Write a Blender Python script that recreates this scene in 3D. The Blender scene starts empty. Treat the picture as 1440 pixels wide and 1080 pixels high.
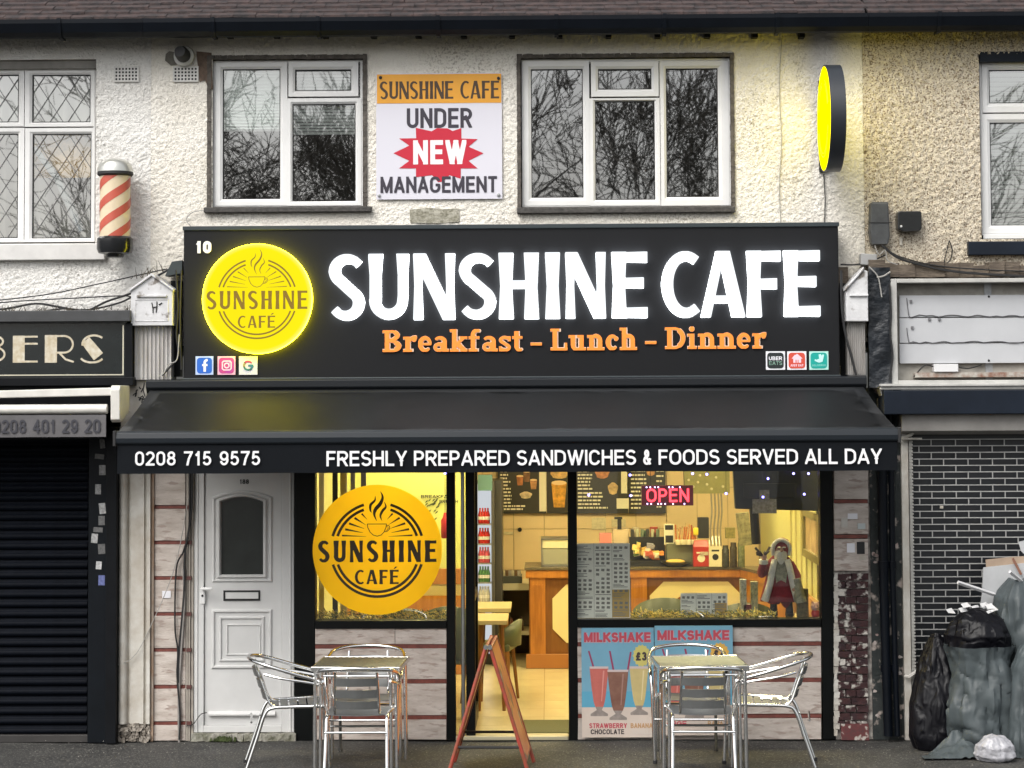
import bpy, math, random, zlib
import numpy as np
from mathutils import Vector, Matrix, noise
from mathutils.geometry import tessellate_polygon
R_ = math.radians
random.seed(7); RNG = np.random.RandomState(7)
sc = bpy.context.scene
COL = sc.collection

# ------------------------------------------------------------------ camera
F_PX = 3040.0; PITCH = R_(3.0); YAW = R_(0.94); ROLL = 0.005
CAM = Vector((0, -16.0, 2.5)); HOR = 560.0
SHY = (540 - HOR) / -1440.0 - F_PX * math.tan(PITCH) / 1440.0
CROT = (Matrix.Rotation(YAW, 3, 'Z') @ Matrix.Rotation(math.pi / 2 + PITCH, 3, 'X') @ Matrix.Rotation(-ROLL, 3, 'Z'))
cd = bpy.data.cameras.new('camera'); cam = bpy.data.objects.new('camera', cd); COL.objects.link(cam)
cd.sensor_width = 36; cd.lens = F_PX / 1440 * 36; cd.shift_y = SHY; cd.clip_start = .1; cd.clip_end = 900
cam.matrix_world = Matrix.Translation(CAM) @ CROT.to_4x4()
sc.camera = cam
# ------------------------------------------------------------------ world, sun, exposure
SUN_EL, SUN_AZ = R_(48), R_(214)          # soft overcast sun from above the street
w = bpy.data.worlds.new('World'); sc.world = w; w.use_nodes = True
nt = w.node_tree; bg = nt.nodes['Background']
sky = nt.nodes.new('ShaderNodeTexSky'); sky.sky_type = 'NISHITA'; sky.sun_disc = False
sky.sun_elevation = SUN_EL; sky.sun_rotation = SUN_AZ; sky.air_density = 1.2; sky.dust_density = 4; sky.ozone_density = 1
hs = nt.nodes.new('ShaderNodeHueSaturation'); hs.inputs['Saturation'].default_value = .22
nt.links.new(sky.outputs[0], hs.inputs['Color']); nt.links.new(hs.outputs[0], bg.inputs[0])
bg.inputs[1].default_value = .15
sl = bpy.data.lights.new('overcast_sun', 'SUN'); so = bpy.data.objects.new('overcast_sun', sl); COL.objects.link(so)
sl.energy = 1.5; sl.angle = R_(40); sl.color = (1, .96, .9)
sd = Vector((math.sin(SUN_AZ) * math.cos(SUN_EL), math.cos(SUN_AZ) * math.cos(SUN_EL), math.sin(SUN_EL)))
so.rotation_euler = sd.to_track_quat('Z', 'Y').to_euler()
sc.view_settings.view_transform = 'Standard'; sc.view_settings.look = 'None'
sc.view_settings.exposure = 0.55; sc.view_settings.gamma = 1; sc.view_settings.use_curve_mapping = False
sc.cycles.use_denoising = True; sc.cycles.max_bounces = 8; sc.cycles.transparent_max_bounces = 16
sc.cycles.sample_clamp_indirect = 6; sc.cycles.caustics_reflective = False; sc.cycles.caustics_refractive = False

# ------------------------------------------------------------------ pixel (1440 frame) -> world on a plane Y = const
def P(px, py, Y=0.0):
    u = (px - 720) / F_PX; v = (540 - py) / F_PX + SHY * 1440 / F_PX
    d = CROT @ Vector((u, v, -1)); t = (Y - CAM.y) / d.y
    return CAM.x + d.x * t, CAM.z + d.z * t
def X(px, py, Y=0.0): return P(px, py, Y)[0]
def Z(px, py, Y=0.0): return P(px, py, Y)[1]
def RC(x0, y0, x1, y1, Y=0.0):
    xa = X(x0, (y0 + y1) / 2, Y); xb = X(x1, (y0 + y1) / 2, Y)
    zt = Z((x0 + x1) / 2, y0, Y); zb = Z((x0 + x1) / 2, y1, Y)
    return xa, xb, zb, zt

# ------------------------------------------------------------------ materials
MATS = {}
def mat(name, col, rough=.6, metal=0, var=0., col2=None, scale=6, bump=0., bscale=80, spec=.5, emit=None, estr=0, stretch=None, detail=5, speck=0, speckcol=(.03, .03, .03), speckscale=60, coat=0, bdist=.01, mask=0, ridged=False):
    if name in MATS: return MATS[name]
    m = bpy.data.materials.new(name); m.use_nodes = True; MATS[name] = m
    n = m.node_tree.nodes; l = m.node_tree.links; b = n['Principled BSDF']
    b.inputs['Roughness'].default_value = rough; b.inputs['Metallic'].default_value = metal
    b.inputs['Specular IOR Level'].default_value = spec; b.inputs['Coat Weight'].default_value = coat
    c4 = (*col, 1); b.inputs['Base Color'].default_value = c4
    tc = n.new('ShaderNodeTexCoord'); mp = n.new('ShaderNodeMapping'); l.new(tc.outputs['Object'], mp.inputs[0])
    if stretch: mp.inputs['Scale'].default_value = stretch
    out = None
    if var > 0 or col2:
        nz = n.new('ShaderNodeTexNoise'); nz.inputs['Scale'].default_value = scale; nz.inputs['Detail'].default_value = detail
        nz.inputs['Roughness'].default_value = .62
        l.new(mp.outputs[0], nz.inputs['Vector'])
        rp = n.new('ShaderNodeValToRGB'); rp.color_ramp.elements[0].position = .36; rp.color_ramp.elements[1].position = .66
        l.new(nz.outputs['Fac'], rp.inputs[0])
        c2 = col2 if col2 else tuple(x * (1 - var) for x in col)
        rp.color_ramp.elements[0].color = (*c2, 1); rp.color_ramp.elements[1].color = c4
        out = rp.outputs[0]
    if speck > 0:
        sn = n.new('ShaderNodeTexNoise'); sn.inputs['Scale'].default_value = speckscale; sn.inputs['Detail'].default_value = 3
        l.new(mp.outputs[0], sn.inputs['Vector'])
        r2 = n.new('ShaderNodeValToRGB'); r2.color_ramp.elements[0].position = .60 - speck * .2; r2.color_ramp.elements[1].position = .68 - speck * .15
        r2.color_ramp.elements[0].color = (0, 0, 0, 1); r2.color_ramp.elements[1].color = (1, 1, 1, 1)
        l.new(sn.outputs['Fac'], r2.inputs[0])
        if mask:
            mn = n.new('ShaderNodeTexNoise'); mn.inputs['Scale'].default_value = mask; mn.inputs['Detail'].default_value = 4; l.new(mp.outputs[0], mn.inputs['Vector'])
            r3 = n.new('ShaderNodeMapRange'); r3.inputs[1].default_value = .48; r3.inputs[2].default_value = .68; l.new(mn.outputs['Fac'], r3.inputs[0])
            mm_ = n.new('ShaderNodeMath'); mm_.operation = 'MULTIPLY'; l.new(r2.outputs[0], mm_.inputs[0]); l.new(r3.outputs[0], mm_.inputs[1]); r2 = mm_
        mx = n.new('ShaderNodeMix'); mx.data_type = 'RGBA'; l.new(r2.outputs[0], mx.inputs[0])
        if out: l.new(out, mx.inputs[6])
        else: mx.inputs[6].default_value = c4
        mx.inputs[7].default_value = (*speckcol, 1); out = mx.outputs[2]
    if out: l.new(out, b.inputs['Base Color'])
    if bump > 0:
        bn = n.new('ShaderNodeTexNoise'); bn.inputs['Scale'].default_value = bscale; bn.inputs['Detail'].default_value = 4
        l.new(mp.outputs[0], bn.inputs['Vector'])
        if ridged: bn.noise_type = 'RIDGED_MULTIFRACTAL'; bn.inputs['Distortion'].default_value = 1.2; bn.inputs['Detail'].default_value = 2.5
        bp = n.new('ShaderNodeBump'); bp.inputs['Strength'].default_value = bump; bp.inputs['Distance'].default_value = bdist
        l.new(bn.outputs['Fac'], bp.inputs['Height']); l.new(bp.outputs[0], b.inputs['Normal'])
    if emit:
        b.inputs['Emission Color'].default_value = (*emit, 1); b.inputs['Emission Strength'].default_value = estr
    return m
def glassmat(name, fac=.1, tint=(1, 1, 1), wav=.0, wscale=3, refl=(1, 1, 1)):
    if name in MATS: return MATS[name]
    m = bpy.data.materials.new(name); m.use_nodes = True; MATS[name] = m
    n = m.node_tree.nodes; l = m.node_tree.links; n.remove(n['Principled BSDF'])
    t = n.new('ShaderNodeBsdfTransparent'); t.inputs[0].default_value = (*tint, 1)
    g = n.new('ShaderNodeBsdfGlossy'); g.inputs['Roughness'].default_value = 0.012; g.inputs[0].default_value = (*refl, 1)
    mx = n.new('ShaderNodeMixShader'); mx.inputs[0].default_value = fac
    l.new(t.outputs[0], mx.inputs[1]); l.new(g.outputs[0], mx.inputs[2]); l.new(mx.outputs[0], n['Material Output'].inputs[0])
    if wav > 0:
        tc = n.new('ShaderNodeTexCoord'); nz = n.new('ShaderNodeTexNoise'); nz.inputs['Scale'].default_value = wscale; nz.inputs['Detail'].default_value = 1.5
        l.new(tc.outputs['Object'], nz.inputs['Vector'])
        bp = n.new('ShaderNodeBump'); bp.inputs['Strength'].default_value = wav; bp.inputs['Distance'].default_value = .02
        l.new(nz.outputs['Fac'], bp.inputs['Height']); l.new(bp.outputs[0], g.inputs['Normal'])
    return m
def emis(name, col, s):
    if name in MATS: return MATS[name]
    m = bpy.data.materials.new(name); m.use_nodes = True; MATS[name] = m
    n = m.node_tree.nodes; l = m.node_tree.links; n.remove(n['Principled BSDF'])
    e = n.new('ShaderNodeEmission'); e.inputs[0].default_value = (*col, 1); e.inputs[1].default_value = s
    l.new(e.outputs[0], n['Material Output'].inputs[0]); return m

# ------------------------------------------------------------------ object helpers
ORG = {}
def thing(name, label, cat, loc=(0, 0, 0), group=None):
    o = bpy.data.objects.new(name, None); COL.objects.link(o); o.location = loc; o.empty_display_size = .1
    ORG[o.name] = Vector(loc); o['label'] = label; o['category'] = cat
    if group: o['group'] = group
    return o
def tag(o, label=None, cat=None, group=None, kind=None):
    if label: o['label'] = label
    if cat: o['category'] = cat
    if group: o['group'] = group
    if kind: o['kind'] = kind
    return o
class MB:
    def __init__(s): s.v = []; s.f = []
    def add(s, vs, fs):
        k = len(s.v); s.v += [tuple(q) for q in vs]; s.f += [tuple(i + k for i in f) for f in fs]; return s
    def box(s, x0, x1, y0, y1, z0, z1):
        return s.add([(x0, y0, z0), (x1, y0, z0), (x1, y1, z0), (x0, y1, z0), (x0, y0, z1), (x1, y0, z1), (x1, y1, z1), (x0, y1, z1)],
                     [(0, 3, 2, 1), (4, 5, 6, 7), (0, 1, 5, 4), (1, 2, 6, 5), (2, 3, 7, 6), (3, 0, 4, 7)])
    def pbox(s, x0, y0, x1, y1, Y, d):       # px rectangle, front face on plane Y, depth d going back
        a, b, c, e = RC(x0, y0, x1, y1, Y); return s.box(a, b, Y, Y + d, c, e)
    def rough_box(s, x0, x1, y0, y1, z0, z1, j=.003):
        k = len(s.v); s.box(x0, x1, y0, y1, z0, z1)
        for i in range(k, len(s.v)): s.v[i] = tuple(q + random.uniform(-j, j) for q in s.v[i])
        return s
    def prism(s, poly, y0, y1):              # poly [(x,z)..] extruded in y
        n = len(poly); vs = [(x, y0, z) for x, z in poly] + [(x, y1, z) for x, z in poly]
        tr = tessellate_polygon([[Vector((x, z, 0)) for x, z in poly]])
        fs = [tuple(t) for t in tr] + [tuple(i + n for i in t) for t in tr] + [(i, (i + 1) % n, (i + 1) % n + n, i + n) for i in range(n)]
        return s.add(vs, fs)
    def prismx(s, poly, x0, x1):             # poly [(y,z)..] extruded in x
        n = len(poly); vs = [(x0, y, z) for y, z in poly] + [(x1, y, z) for y, z in poly]
        tr = tessellate_polygon([[Vector((x, z, 0)) for x, z in poly]])
        fs = [tuple(t) for t in tr] + [tuple(i + n for i in t) for t in tr] + [(i, (i + 1) % n, (i + 1) % n + n, i + n) for i in range(n)]
        return s.add(vs, fs)
    def prismz(s, poly, z0, z1):
        n = len(poly); vs = [(x, y, z0) for x, y in poly] + [(x, y, z1) for x, y in poly]
        tr = tessellate_polygon([[Vector((x, z, 0)) for x, z in poly]])
        fs = [tuple(t) for t in tr] + [tuple(i + n for i in t) for t in tr] + [(i, (i + 1) % n, (i + 1) % n + n, i + n) for i in range(n)]
        return s.add(vs, fs)
    def tube(s, pts, r, n=8, closed=False, smooth=0, caps=True):
        pts = [Vector(p) for p in pts]
        rs = list(r) if hasattr(r, '__len__') else None
        if smooth and len(pts) > 2:
            q = []; qr = []; m = len(pts)
            rng = range(m if closed else m - 1)
            for i in rng:
                if closed: a, b, c, d = pts[(i - 1) % m], pts[i], pts[(i + 1) % m], pts[(i + 2) % m]
                else: a, b, c, d = pts[max(i - 1, 0)], pts[i], pts[i + 1], pts[min(i + 2, m - 1)]
                for k in range(smooth):
                    t = k / smooth
                    q.append(.5 * ((2 * b) + (c - a) * t + (2 * a - 5 * b + 4 * c - d) * t * t + (3 * b - a - 3 * c + d) * t ** 3))
                    if rs: qr.append(rs[i] * (1 - t) + rs[(i + 1) % m] * t)
            if not closed:
                q.append(pts[-1])
                if rs: qr.append(rs[-1])
            pts = q; rs = qr if rs else None
        m = len(pts); k0 = len(s.v); up = None
        for i, p in enumerate(pts):
            if closed: t = pts[(i + 1) % m] - pts[i - 1]
            else: t = pts[min(i + 1, m - 1)] - pts[max(i - 1, 0)]
            if t.length < 1e-9: t = Vector((0, 0, 1))
            t.normalize()
            if up is None:
                up = Vector((0, 0, 1)) if abs(t.z) < .9 else Vector((1, 0, 0))
            a = up - t * up.dot(t)
            if a.length < 1e-5: a = t.orthogonal()
            a.normalize(); up = a; b = t.cross(a)
            rr = rs[i] if rs else r
            for j in range(n):
                th = 2 * math.pi * j / n; s.v.append(tuple(p + (a * math.cos(th) + b * math.sin(th)) * rr))
        for i in range(m if closed else m - 1):
            for j in range(n):
                i2 = (i + 1) % m; s.f.append((k0 + i * n + j, k0 + i * n + (j + 1) % n, k0 + i2 * n + (j + 1) % n, k0 + i2 * n + j))
        if not closed and caps:
            s.f.append(tuple(k0 + j for j in range(n))[::-1]); s.f.append(tuple(k0 + (m - 1) * n + j for j in range(n)))
        return s
    def lathe(s, prof, c=(0, 0, 0), n=20, axis='z', sx=1, sy=1):    # prof [(r,h)..]
        k0 = len(s.v)
        for r, h in prof:
            for j in range(n):
                th = 2 * math.pi * j / n; a, b = r * math.cos(th) * sx, r * math.sin(th) * sy
                if axis == 'z': q = (c[0] + a, c[1] + b, c[2] + h)
                elif axis == 'y': q = (c[0] + a, c[1] + h, c[2] + b)
                else: q = (c[0] + h, c[1] + a, c[2] + b)
                s.v.append(q)
        for i in range(len(prof) - 1):
            for j in range(n): s.f.append((k0 + i * n + j, k0 + i * n + (j + 1) % n, k0 + (i + 1) * n + (j + 1) % n, k0 + (i + 1) * n + j))
        s.f.append(tuple(k0 + j for j in range(n))[::-1]); s.f.append(tuple(k0 + (len(prof) - 1) * n + j for j in range(n)))
        return s
    def ell(s, c, rx, ry, rz, n=14, m=9):
        prof = [(max(math.sin(math.pi * i / m), .02), -math.cos(math.pi * i / m) * rz) for i in range(m + 1)]
        return s.lathe(prof, c, n, sx=rx, sy=ry)
    def build(s, name, m, parent=None, label=None, cat=None, kind=None, group=None, smooth=False, bev=0):
        og = ORG.get(parent.name, Vector((0, 0, 0))) if parent else Vector((0, 0, 0))
        me = bpy.data.meshes.new(name)
        me.from_pydata([(a - og.x, b - og.y, c - og.z) for a, b, c in s.v], [], s.f); me.materials.append(m)
        me.update()
        if len(s.f) < 60000:
            import bmesh
            bm = bmesh.new(); bm.from_mesh(me); bmesh.ops.recalc_face_normals(bm, faces=bm.faces); bm.to_mesh(me); bm.free()
        if smooth:
            for p in me.polygons: p.use_smooth = True
            me.set_sharp_from_angle(angle=R_(40))
        o = bpy.data.objects.new(name, me); COL.objects.link(o)
        if parent: o.parent = parent
        ORG[o.name] = og
        if bev:
            b = o.modifiers.new('edge', 'BEVEL'); b.width = bev; b.segments = 2; b.limit_method = 'ANGLE'
        return tag(o, label, cat, group, kind)
def share(o, name, parent, loc):             # a further part with the same mesh
    c = o.copy(); c.name = name; COL.objects.link(c); c.parent = parent; c.location = loc; return c
def copy_tree(o, parent=None):
    c = o.copy(); COL.objects.link(c); c.parent = parent
    for ch in o.children: copy_tree(ch, c)
    return c

# ------------------------------------------------------------------ lettering: outlines traced from signed distance fields
def arc(cx, cy, rx, ry, a0, a1, n=14):
    return [(cx + rx * math.cos(R_(a0 + (a1 - a0) * i / n)), cy + ry * math.sin(R_(a0 + (a1 - a0) * i / n))) for i in range(n + 1)]
def sdf_paths(GX, GY, strokes):
    """strokes: list of (pts, w0, w1, ext) in real units -> signed field (negative inside)"""
    D = np.full(GX.shape, 9.0)
    for pts, w0, w1, ext in strokes:
        m = len(pts)
        for i in range(m - 1):
            (x0, y0), (x1, y1) = pts[i], pts[i + 1]
            L = math.hypot(x1 - x0, y1 - y0)
            if L < 1e-9: continue
            dx, dy = (x1 - x0) / L, (y1 - y0) / L
            e0 = ext if i == 0 else 0; e1 = ext if i == m - 2 else 0
            a = (GX - x0) * dx + (GY - y0) * dy; b = -(GX - x0) * dy + (GY - y0) * dx
            wa = w0 + (w1 - w0) * i / (m - 1); wb = w0 + (w1 - w0) * (i + 1) / (m - 1)
            wl = (wa + (wb - wa) * np.clip(a / L, 0, 1)) / 2
            d = np.maximum(np.abs(b) - wl, np.maximum(-e0 - a, a - L - e1)); D = np.minimum(D, d)
            if i > 0: D = np.minimum(D, np.hypot(GX - x0, GY - y0) - wa / 2)
    return D
def contours(D, gx, gy):
    """marching squares -> closed loops"""
    ny, nx = D.shape; segs = {}
    I = D < 0
    code = I[:-1, :-1] * 1 + I[:-1, 1:] * 2 + I[1:, 1:] * 4 + I[1:, :-1] * 8
    js, is_ = np.nonzero((code > 0) & (code < 15))
    def pt(e):
        k, j, i = e
        if k == 0: t = D[j, i] / (D[j, i] - D[j, i + 1]); return (gx[i] + t * (gx[i + 1] - gx[i]), gy[j])
        t = D[j, i] / (D[j, i] - D[j + 1, i]); return (gx[i], gy[j] + t * (gy[j + 1] - gy[j]))
    T = {1: [(3, 0)], 2: [(0, 1)], 3: [(3, 1)], 4: [(1, 2)], 5: [(3, 2), (1, 0)], 6: [(0, 2)], 7: [(3, 2)], 8: [(2, 3)], 9: [(2, 0)], 10: [(0, 3), (2, 1)], 11: [(2, 1)], 12: [(1, 3)], 13: [(1, 0)], 14: [(0, 3)]}
    for j, i in zip(js.tolist(), is_.tolist()):
        E = [(0, j, i), (1, j, i + 1), (0, j + 1, i), (1, j, i)]
        for a, b in T[int(code[j, i])]: segs[E[a]] = E[b]
    loops = []
    while segs:
        s0, nx_ = segs.popitem(); lp = [s0]; cur = nx_
        while cur != s0 and cur in segs: lp.append(cur); cur = segs.pop(cur)
        q = [pt(e) for e in lp]
        if len(q) > 3: loops.append(q)
    return loops
def simplify(q, eps):
    n = len(q)
    if n < 8: return q
    def dp(a, b, out):
        x0, y0 = q[a]; x1, y1 = q[b % n]; L = math.hypot(x1 - x0, y1 - y0) or 1e-9; best = 0; k = -1
        for i in range(a + 1, b):
            x, y = q[i]
            d = abs((x - x0) * (y1 - y0) - (y - y0) * (x1 - x0)) / L if L > 1e-8 else math.hypot(x - x0, y - y0)
            if d > best: best = d; k = i
        if best > eps: dp(a, k, out); out.append(k); dp(k, b, out)
    far = max(range(n), key=lambda i: (q[i][0] - q[0][0]) ** 2 + (q[i][1] - q[0][1]) ** 2)
    out = [0]; dp(0, far, out); out.append(far); dp(far, n, out)
    r = [q[i] for i in out]
    return r if len(r) > 2 else q
def trace(strokes, W, H, clip=True, res=56, pad=.06, extra=None):
    g = H / res; gx = np.arange(-pad * H, W + pad * H + g, g); gy = np.arange(-pad * H, H + pad * H + g, g)
    GX, GY = np.meshgrid(gx, gy); D = sdf_paths(GX, GY, strokes)
    if extra is not None: D = extra(GX, GY, D)
    if clip: D = np.maximum(D, np.maximum(np.maximum(-GX, GX - W), np.maximum(-GY, GY - H)))
    D[0, :] = D[-1, :] = 1; D[:, 0] = D[:, -1] = 1
    D[np.abs(D) < 1e-7] = 1e-7
    return [simplify(q, g * .09) for q in contours(D, gx, gy)]
def sans(ch, W, t):
    """monoline grotesque: skeleton in a box inset by t/2; returns strokes"""
    h = t / 2; w = W - t; H = 1 - t
    r = min(.5, w / H * .5)
    S = []
    def M(p): return (h + p[0] * w, h + p[1] * H)
    def l(*a, ext=h, wt=t): S.append(([M((a[i], a[i + 1])) for i in range(0, len(a), 2)], wt, wt, ext))
    def p(pts, wt=t): S.append(([M(q) for q in pts], wt, wt, 0))
    def bowl(x, y0, y1, x1=1.): ry = (y1 - y0) / 2; rx = min(x1 - x, ry * H / w) ; return [(x, y1), (x1 - rx, y1)] + arc(x1 - rx, (y0 + y1) / 2, rx, ry, 90, -90) + [(x, y0)]
    if ch in 'AÀ': l(-.02, -.02, .5, 1.02, ext=t); l(1.02, -.02, .5, 1.02, ext=t); l(.2, .26, .8, .26, ext=0)
    elif ch == 'B': l(0, 0, 0, 1); p(bowl(0, .52, 1, .92)); p(bowl(0, 0, .52))
    elif ch in 'CG':
        p(arc(.5, 1 - r, .5, r, 15, 180) + arc(.5, r, .5, r, 180, 345 if ch == 'C' else 360))
        if ch == 'G': p([(1, r), (1, .47), (.55, .47)])
    elif ch == 'D': l(0, 0, 0, 1); q = min(.7, r); p([(0, 1), (.4, 1)] + arc(.4, 1 - q, .6, q, 90, 0) + arc(.4, q, .6, q, 0, -90) + [(0, 0)])
    elif ch in 'EÉ': l(0, 0, 0, 1); l(0, 1, 1, 1); l(0, .52, .9, .52); l(0, 0, 1, 0)
    elif ch == 'F': l(0, 0, 0, 1); l(0, 1, 1, 1); l(0, .5, .88, .5)
    elif ch == 'H': l(0, 0, 0, 1); l(1, 0, 1, 1); l(0, .52, 1, .52)
    elif ch == 'I': l(.5, 0, .5, 1)
    elif ch == 'J': p([(1, 1.2), (1, r)] + arc(.5, r, .5, r, 0, -170))
    elif ch == 'K': l(0, 0, 0, 1); l(.02, .34, 1, 1.05, ext=t); l(.3, .55, 1.02, -.05, ext=t)
    elif ch == 'L': l(0, 0, 0, 1); l(0, 0, 1, 0)
    elif ch == 'M': l(0, 0, 0, 1); l(1, 0, 1, 1); l(0, 1, .5, 0, 1, 1, ext=0)
    elif ch == 'N': l(0, 0, 0, 1); l(1, 0, 1, 1); l(0, 1, 1, 0, ext=0)
    elif ch in 'O0': p(arc(.5, 1 - r, .5, r, 0, 180) + arc(.5, r, .5, r, 180, 360) + [(1, 1 - r)])
    elif ch == 'Q': p(arc(.5, 1 - r, .5, r, 0, 180) + arc(.5, r, .5, r, 180, 360) + [(1, 1 - r)]); l(.6, .3, 1, 0)
    elif ch in 'PR':
        l(0, 0, 0, 1); p(bowl(0, .45, 1))
        if ch == 'R': l(.52, .45, .98, -.05, ext=t)
    elif ch == 'S': p(arc(.5, .755, .48, .245, 20, 270) + arc(.5, .255, .5, .255, 90, -160))
    elif ch == 'T': l(.5, 0, .5, 1); l(0, 1, 1, 1)
    elif ch == 'U': p([(0, 1.3), (0, r)] + arc(.5, r, .5, r, 180, 360) + [(1, 1.3)])
    elif ch == 'V': l(0, 1.02, .5, -.02, ext=t); l(1, 1.02, .5, -.02, ext=t)
    elif ch == 'W': l(-.01, 1.02, .26, -.02, ext=t); l(.5, 1.02, .26, -.02, ext=t * .4); l(.5, 1.02, .74, -.02, ext=t * .4); l(1.01, 1.02, .74, -.02, ext=t)
    elif ch == 'X': l(0, 0, 1, 1, ext=t); l(0, 1, 1, 0, ext=t)
    elif ch == 'Y': l(0, 1.03, .5, .42, ext=t); l(1, 1.03, .5, .42, ext=t); l(.5, 0, .5, .42)
    elif ch == 'Z': l(0, 1, 1, 1); l(0, 0, 1, 0); l(0, 0, 1, 1, ext=0)
    elif ch == '&': p([(1, .42)] + arc(.42, .25, .42, .25, 0, -180)[0:14] + arc(.3, .25, .3, .25, 180, 120, 4) + [(.62, .62)] + arc(.4, .78, .24, .22, -30, 210)); p([(.2, .66), (1.0, -.06)])
    elif ch == '1': l(.7, 0, .7, 1); l(.7, .97, .05, .72, ext=0)
    elif ch == '2': p(arc(.5, .72, .5, .28, 165, -40) + [(.0, .0)]); l(0, 0, 1, 0)
    elif ch == '3': p(arc(.47, .76, .43, .24, 160, -90)); p(arc(.47, .26, .5, .26, 90, -165))
    elif ch == '4': l(.74, 0, .74, 1); l(.74, 1, 0, .28, ext=0); l(0, .26, 1, .26)
    elif ch == '5': p([(.95, 1), (.18, 1), (.08, .5)] + arc(.47, .31, .5, .31, 130, -160))
    elif ch == '6': p(arc(.5, .31, .5, .31, 0, 360)); p(arc(.5, .6, .5, .4, 25, 190))
    elif ch == '7': l(0, 1, 1, 1); p([(1, 1), (.55, .45), (.34, -.1)])
    elif ch == '8': p(arc(.5, .77, .42, .23, 0, 360)); p(arc(.5, .27, .5, .27, 0, 360))
    elif ch == '9': p(arc(.5, .69, .5, .31, 0, 360)); p(arc(.5, .4, .5, .4, 10, -160))
    elif ch == '£': p([(.12, 0), (.3, .2), (.28, .7)] + arc(.6, .7, .33, .28, 180, 20)); l(0, 0, 1, 0); l(0, .47, .7, .47)
    elif ch == '-': l(0, .42, 1, .42)
    elif ch == 'f': p([(.45, 0), (.45, .75)] + arc(.85, .75, .4, .25, 180, 90)); l(0, .62, .9, .62)
    return S
SW = dict(A=.78, B=.72, C=.75, D=.76, E=.66, F=.62, G=.78, H=.74, I=.2, J=.55, K=.76, L=.6, M=.9, N=.76, O=.8, P=.69, Q=.8, R=.74, S=.7, T=.66, U=.74, V=.74, W=1.08, X=.72, Y=.74, Z=.66)
def flare(ch, W, t, thin):
    """humanist flared display capitals"""
    S = []; fl = 1.28
    def v(x, y0, y1, w):   # waisted vertical stem
        m = (y0 + y1) / 2; S.append(([(x, y0), (x, m)], w * fl, w, 0)); S.append(([(x, m), (x, y1)], w, w * fl, 0))
    def b(y, x0, x1, w): S.append(([(x0, y), (x1, y)], w, w * 1.15, 0))
    if ch in 'EÉ': v(t * .64, 0, 1, t); b(1 - thin / 2 - .01, t * .5, W, thin); b(.53, t * .5, W * .9, thin); b(thin / 2 + .01, t * .5, W, thin)
    elif ch == 'F': v(t * .64, 0, 1, t); b(1 - thin / 2 - .01, t * .5, W, thin); b(.50, t * .5, W * .88, thin)
    elif ch == 'H': v(t * .64, 0, 1, t); v(W - t * .64, 0, 1, t); S.append(([(t * .6, .52), (W - t * .6, .52)], thin * .85, thin * .85, 0))
    elif ch == 'I': v(W / 2, 0, 1, t)
    elif ch == 'N':
        s = t * .66; v(s * .64, 0, 1, s); v(W - s * .64, 0, 1, s)
        S.append(([(s * .6, 1.02), (W - s * .6, -.02)], t * 1.1, t * 1.1, .1))
    elif ch == 'U':
        s = t * .86; r = W / 2 - t * .55
        u_ = lambda x, w: (S.append(([(x, .34), (x, .68)], w, w, 0)), S.append(([(x, .68), (x, 1)], w, w * fl, 0))); u_(t * .60, t); S.append(([(t * .60, .36), (t * .60, r + t * .5)] + arc(W / 2, r + t * .5, r, r, 180, 360) + [(W - s * .6, .36)], t, s, 0)); u_(W - s * .60, s)
    elif ch == 'A':
        S.append(([(W * .47, 1.02), (W * .12, -.02)], t * .75, t * .85, .05)); S.append(([(W * .53, 1.02), (W * .86, -.02)], t * 1.0, t * 1.15, .05))
        S.append(([(W * .22, .27), (W * .8, .27)], thin * .8, thin * .8, 0))
    elif ch == 'C':
        rx = W * .62 - t / 2; S.append((arc(W * .64, .5, rx, .5 - thin * .5, 62, 180, 16), thin, t, .04)); S.append((arc(W * .64, .5, rx, .5 - thin * .5, 180, 300, 16), t, thin, .04))
    elif ch == 'S':
        a = thin; S.append((arc(W * .52, .745, W * .5 - t * .45, .255 - a / 2, 38, 180, 14), a * .9, t, .03))
        S.append((arc(W * .52, .745, W * .5 - t * .45, .255 - a / 2, 180, 235, 6) + arc(W * .47, .265, W * .5 - t * .45, .255 - a / 2, 55, 0, 6), t * .98, t * .98, 0))
        S.append((arc(W * .47, .265, W * .5 - t * .45, .265 - a / 2, 0, -142, 14), t, a * .9, .03))
    return S
FW = dict(S=.53, U=.57, N=.60, H=.58, I=.24, E=.53, C=.57, A=.66, F=.50)
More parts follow.
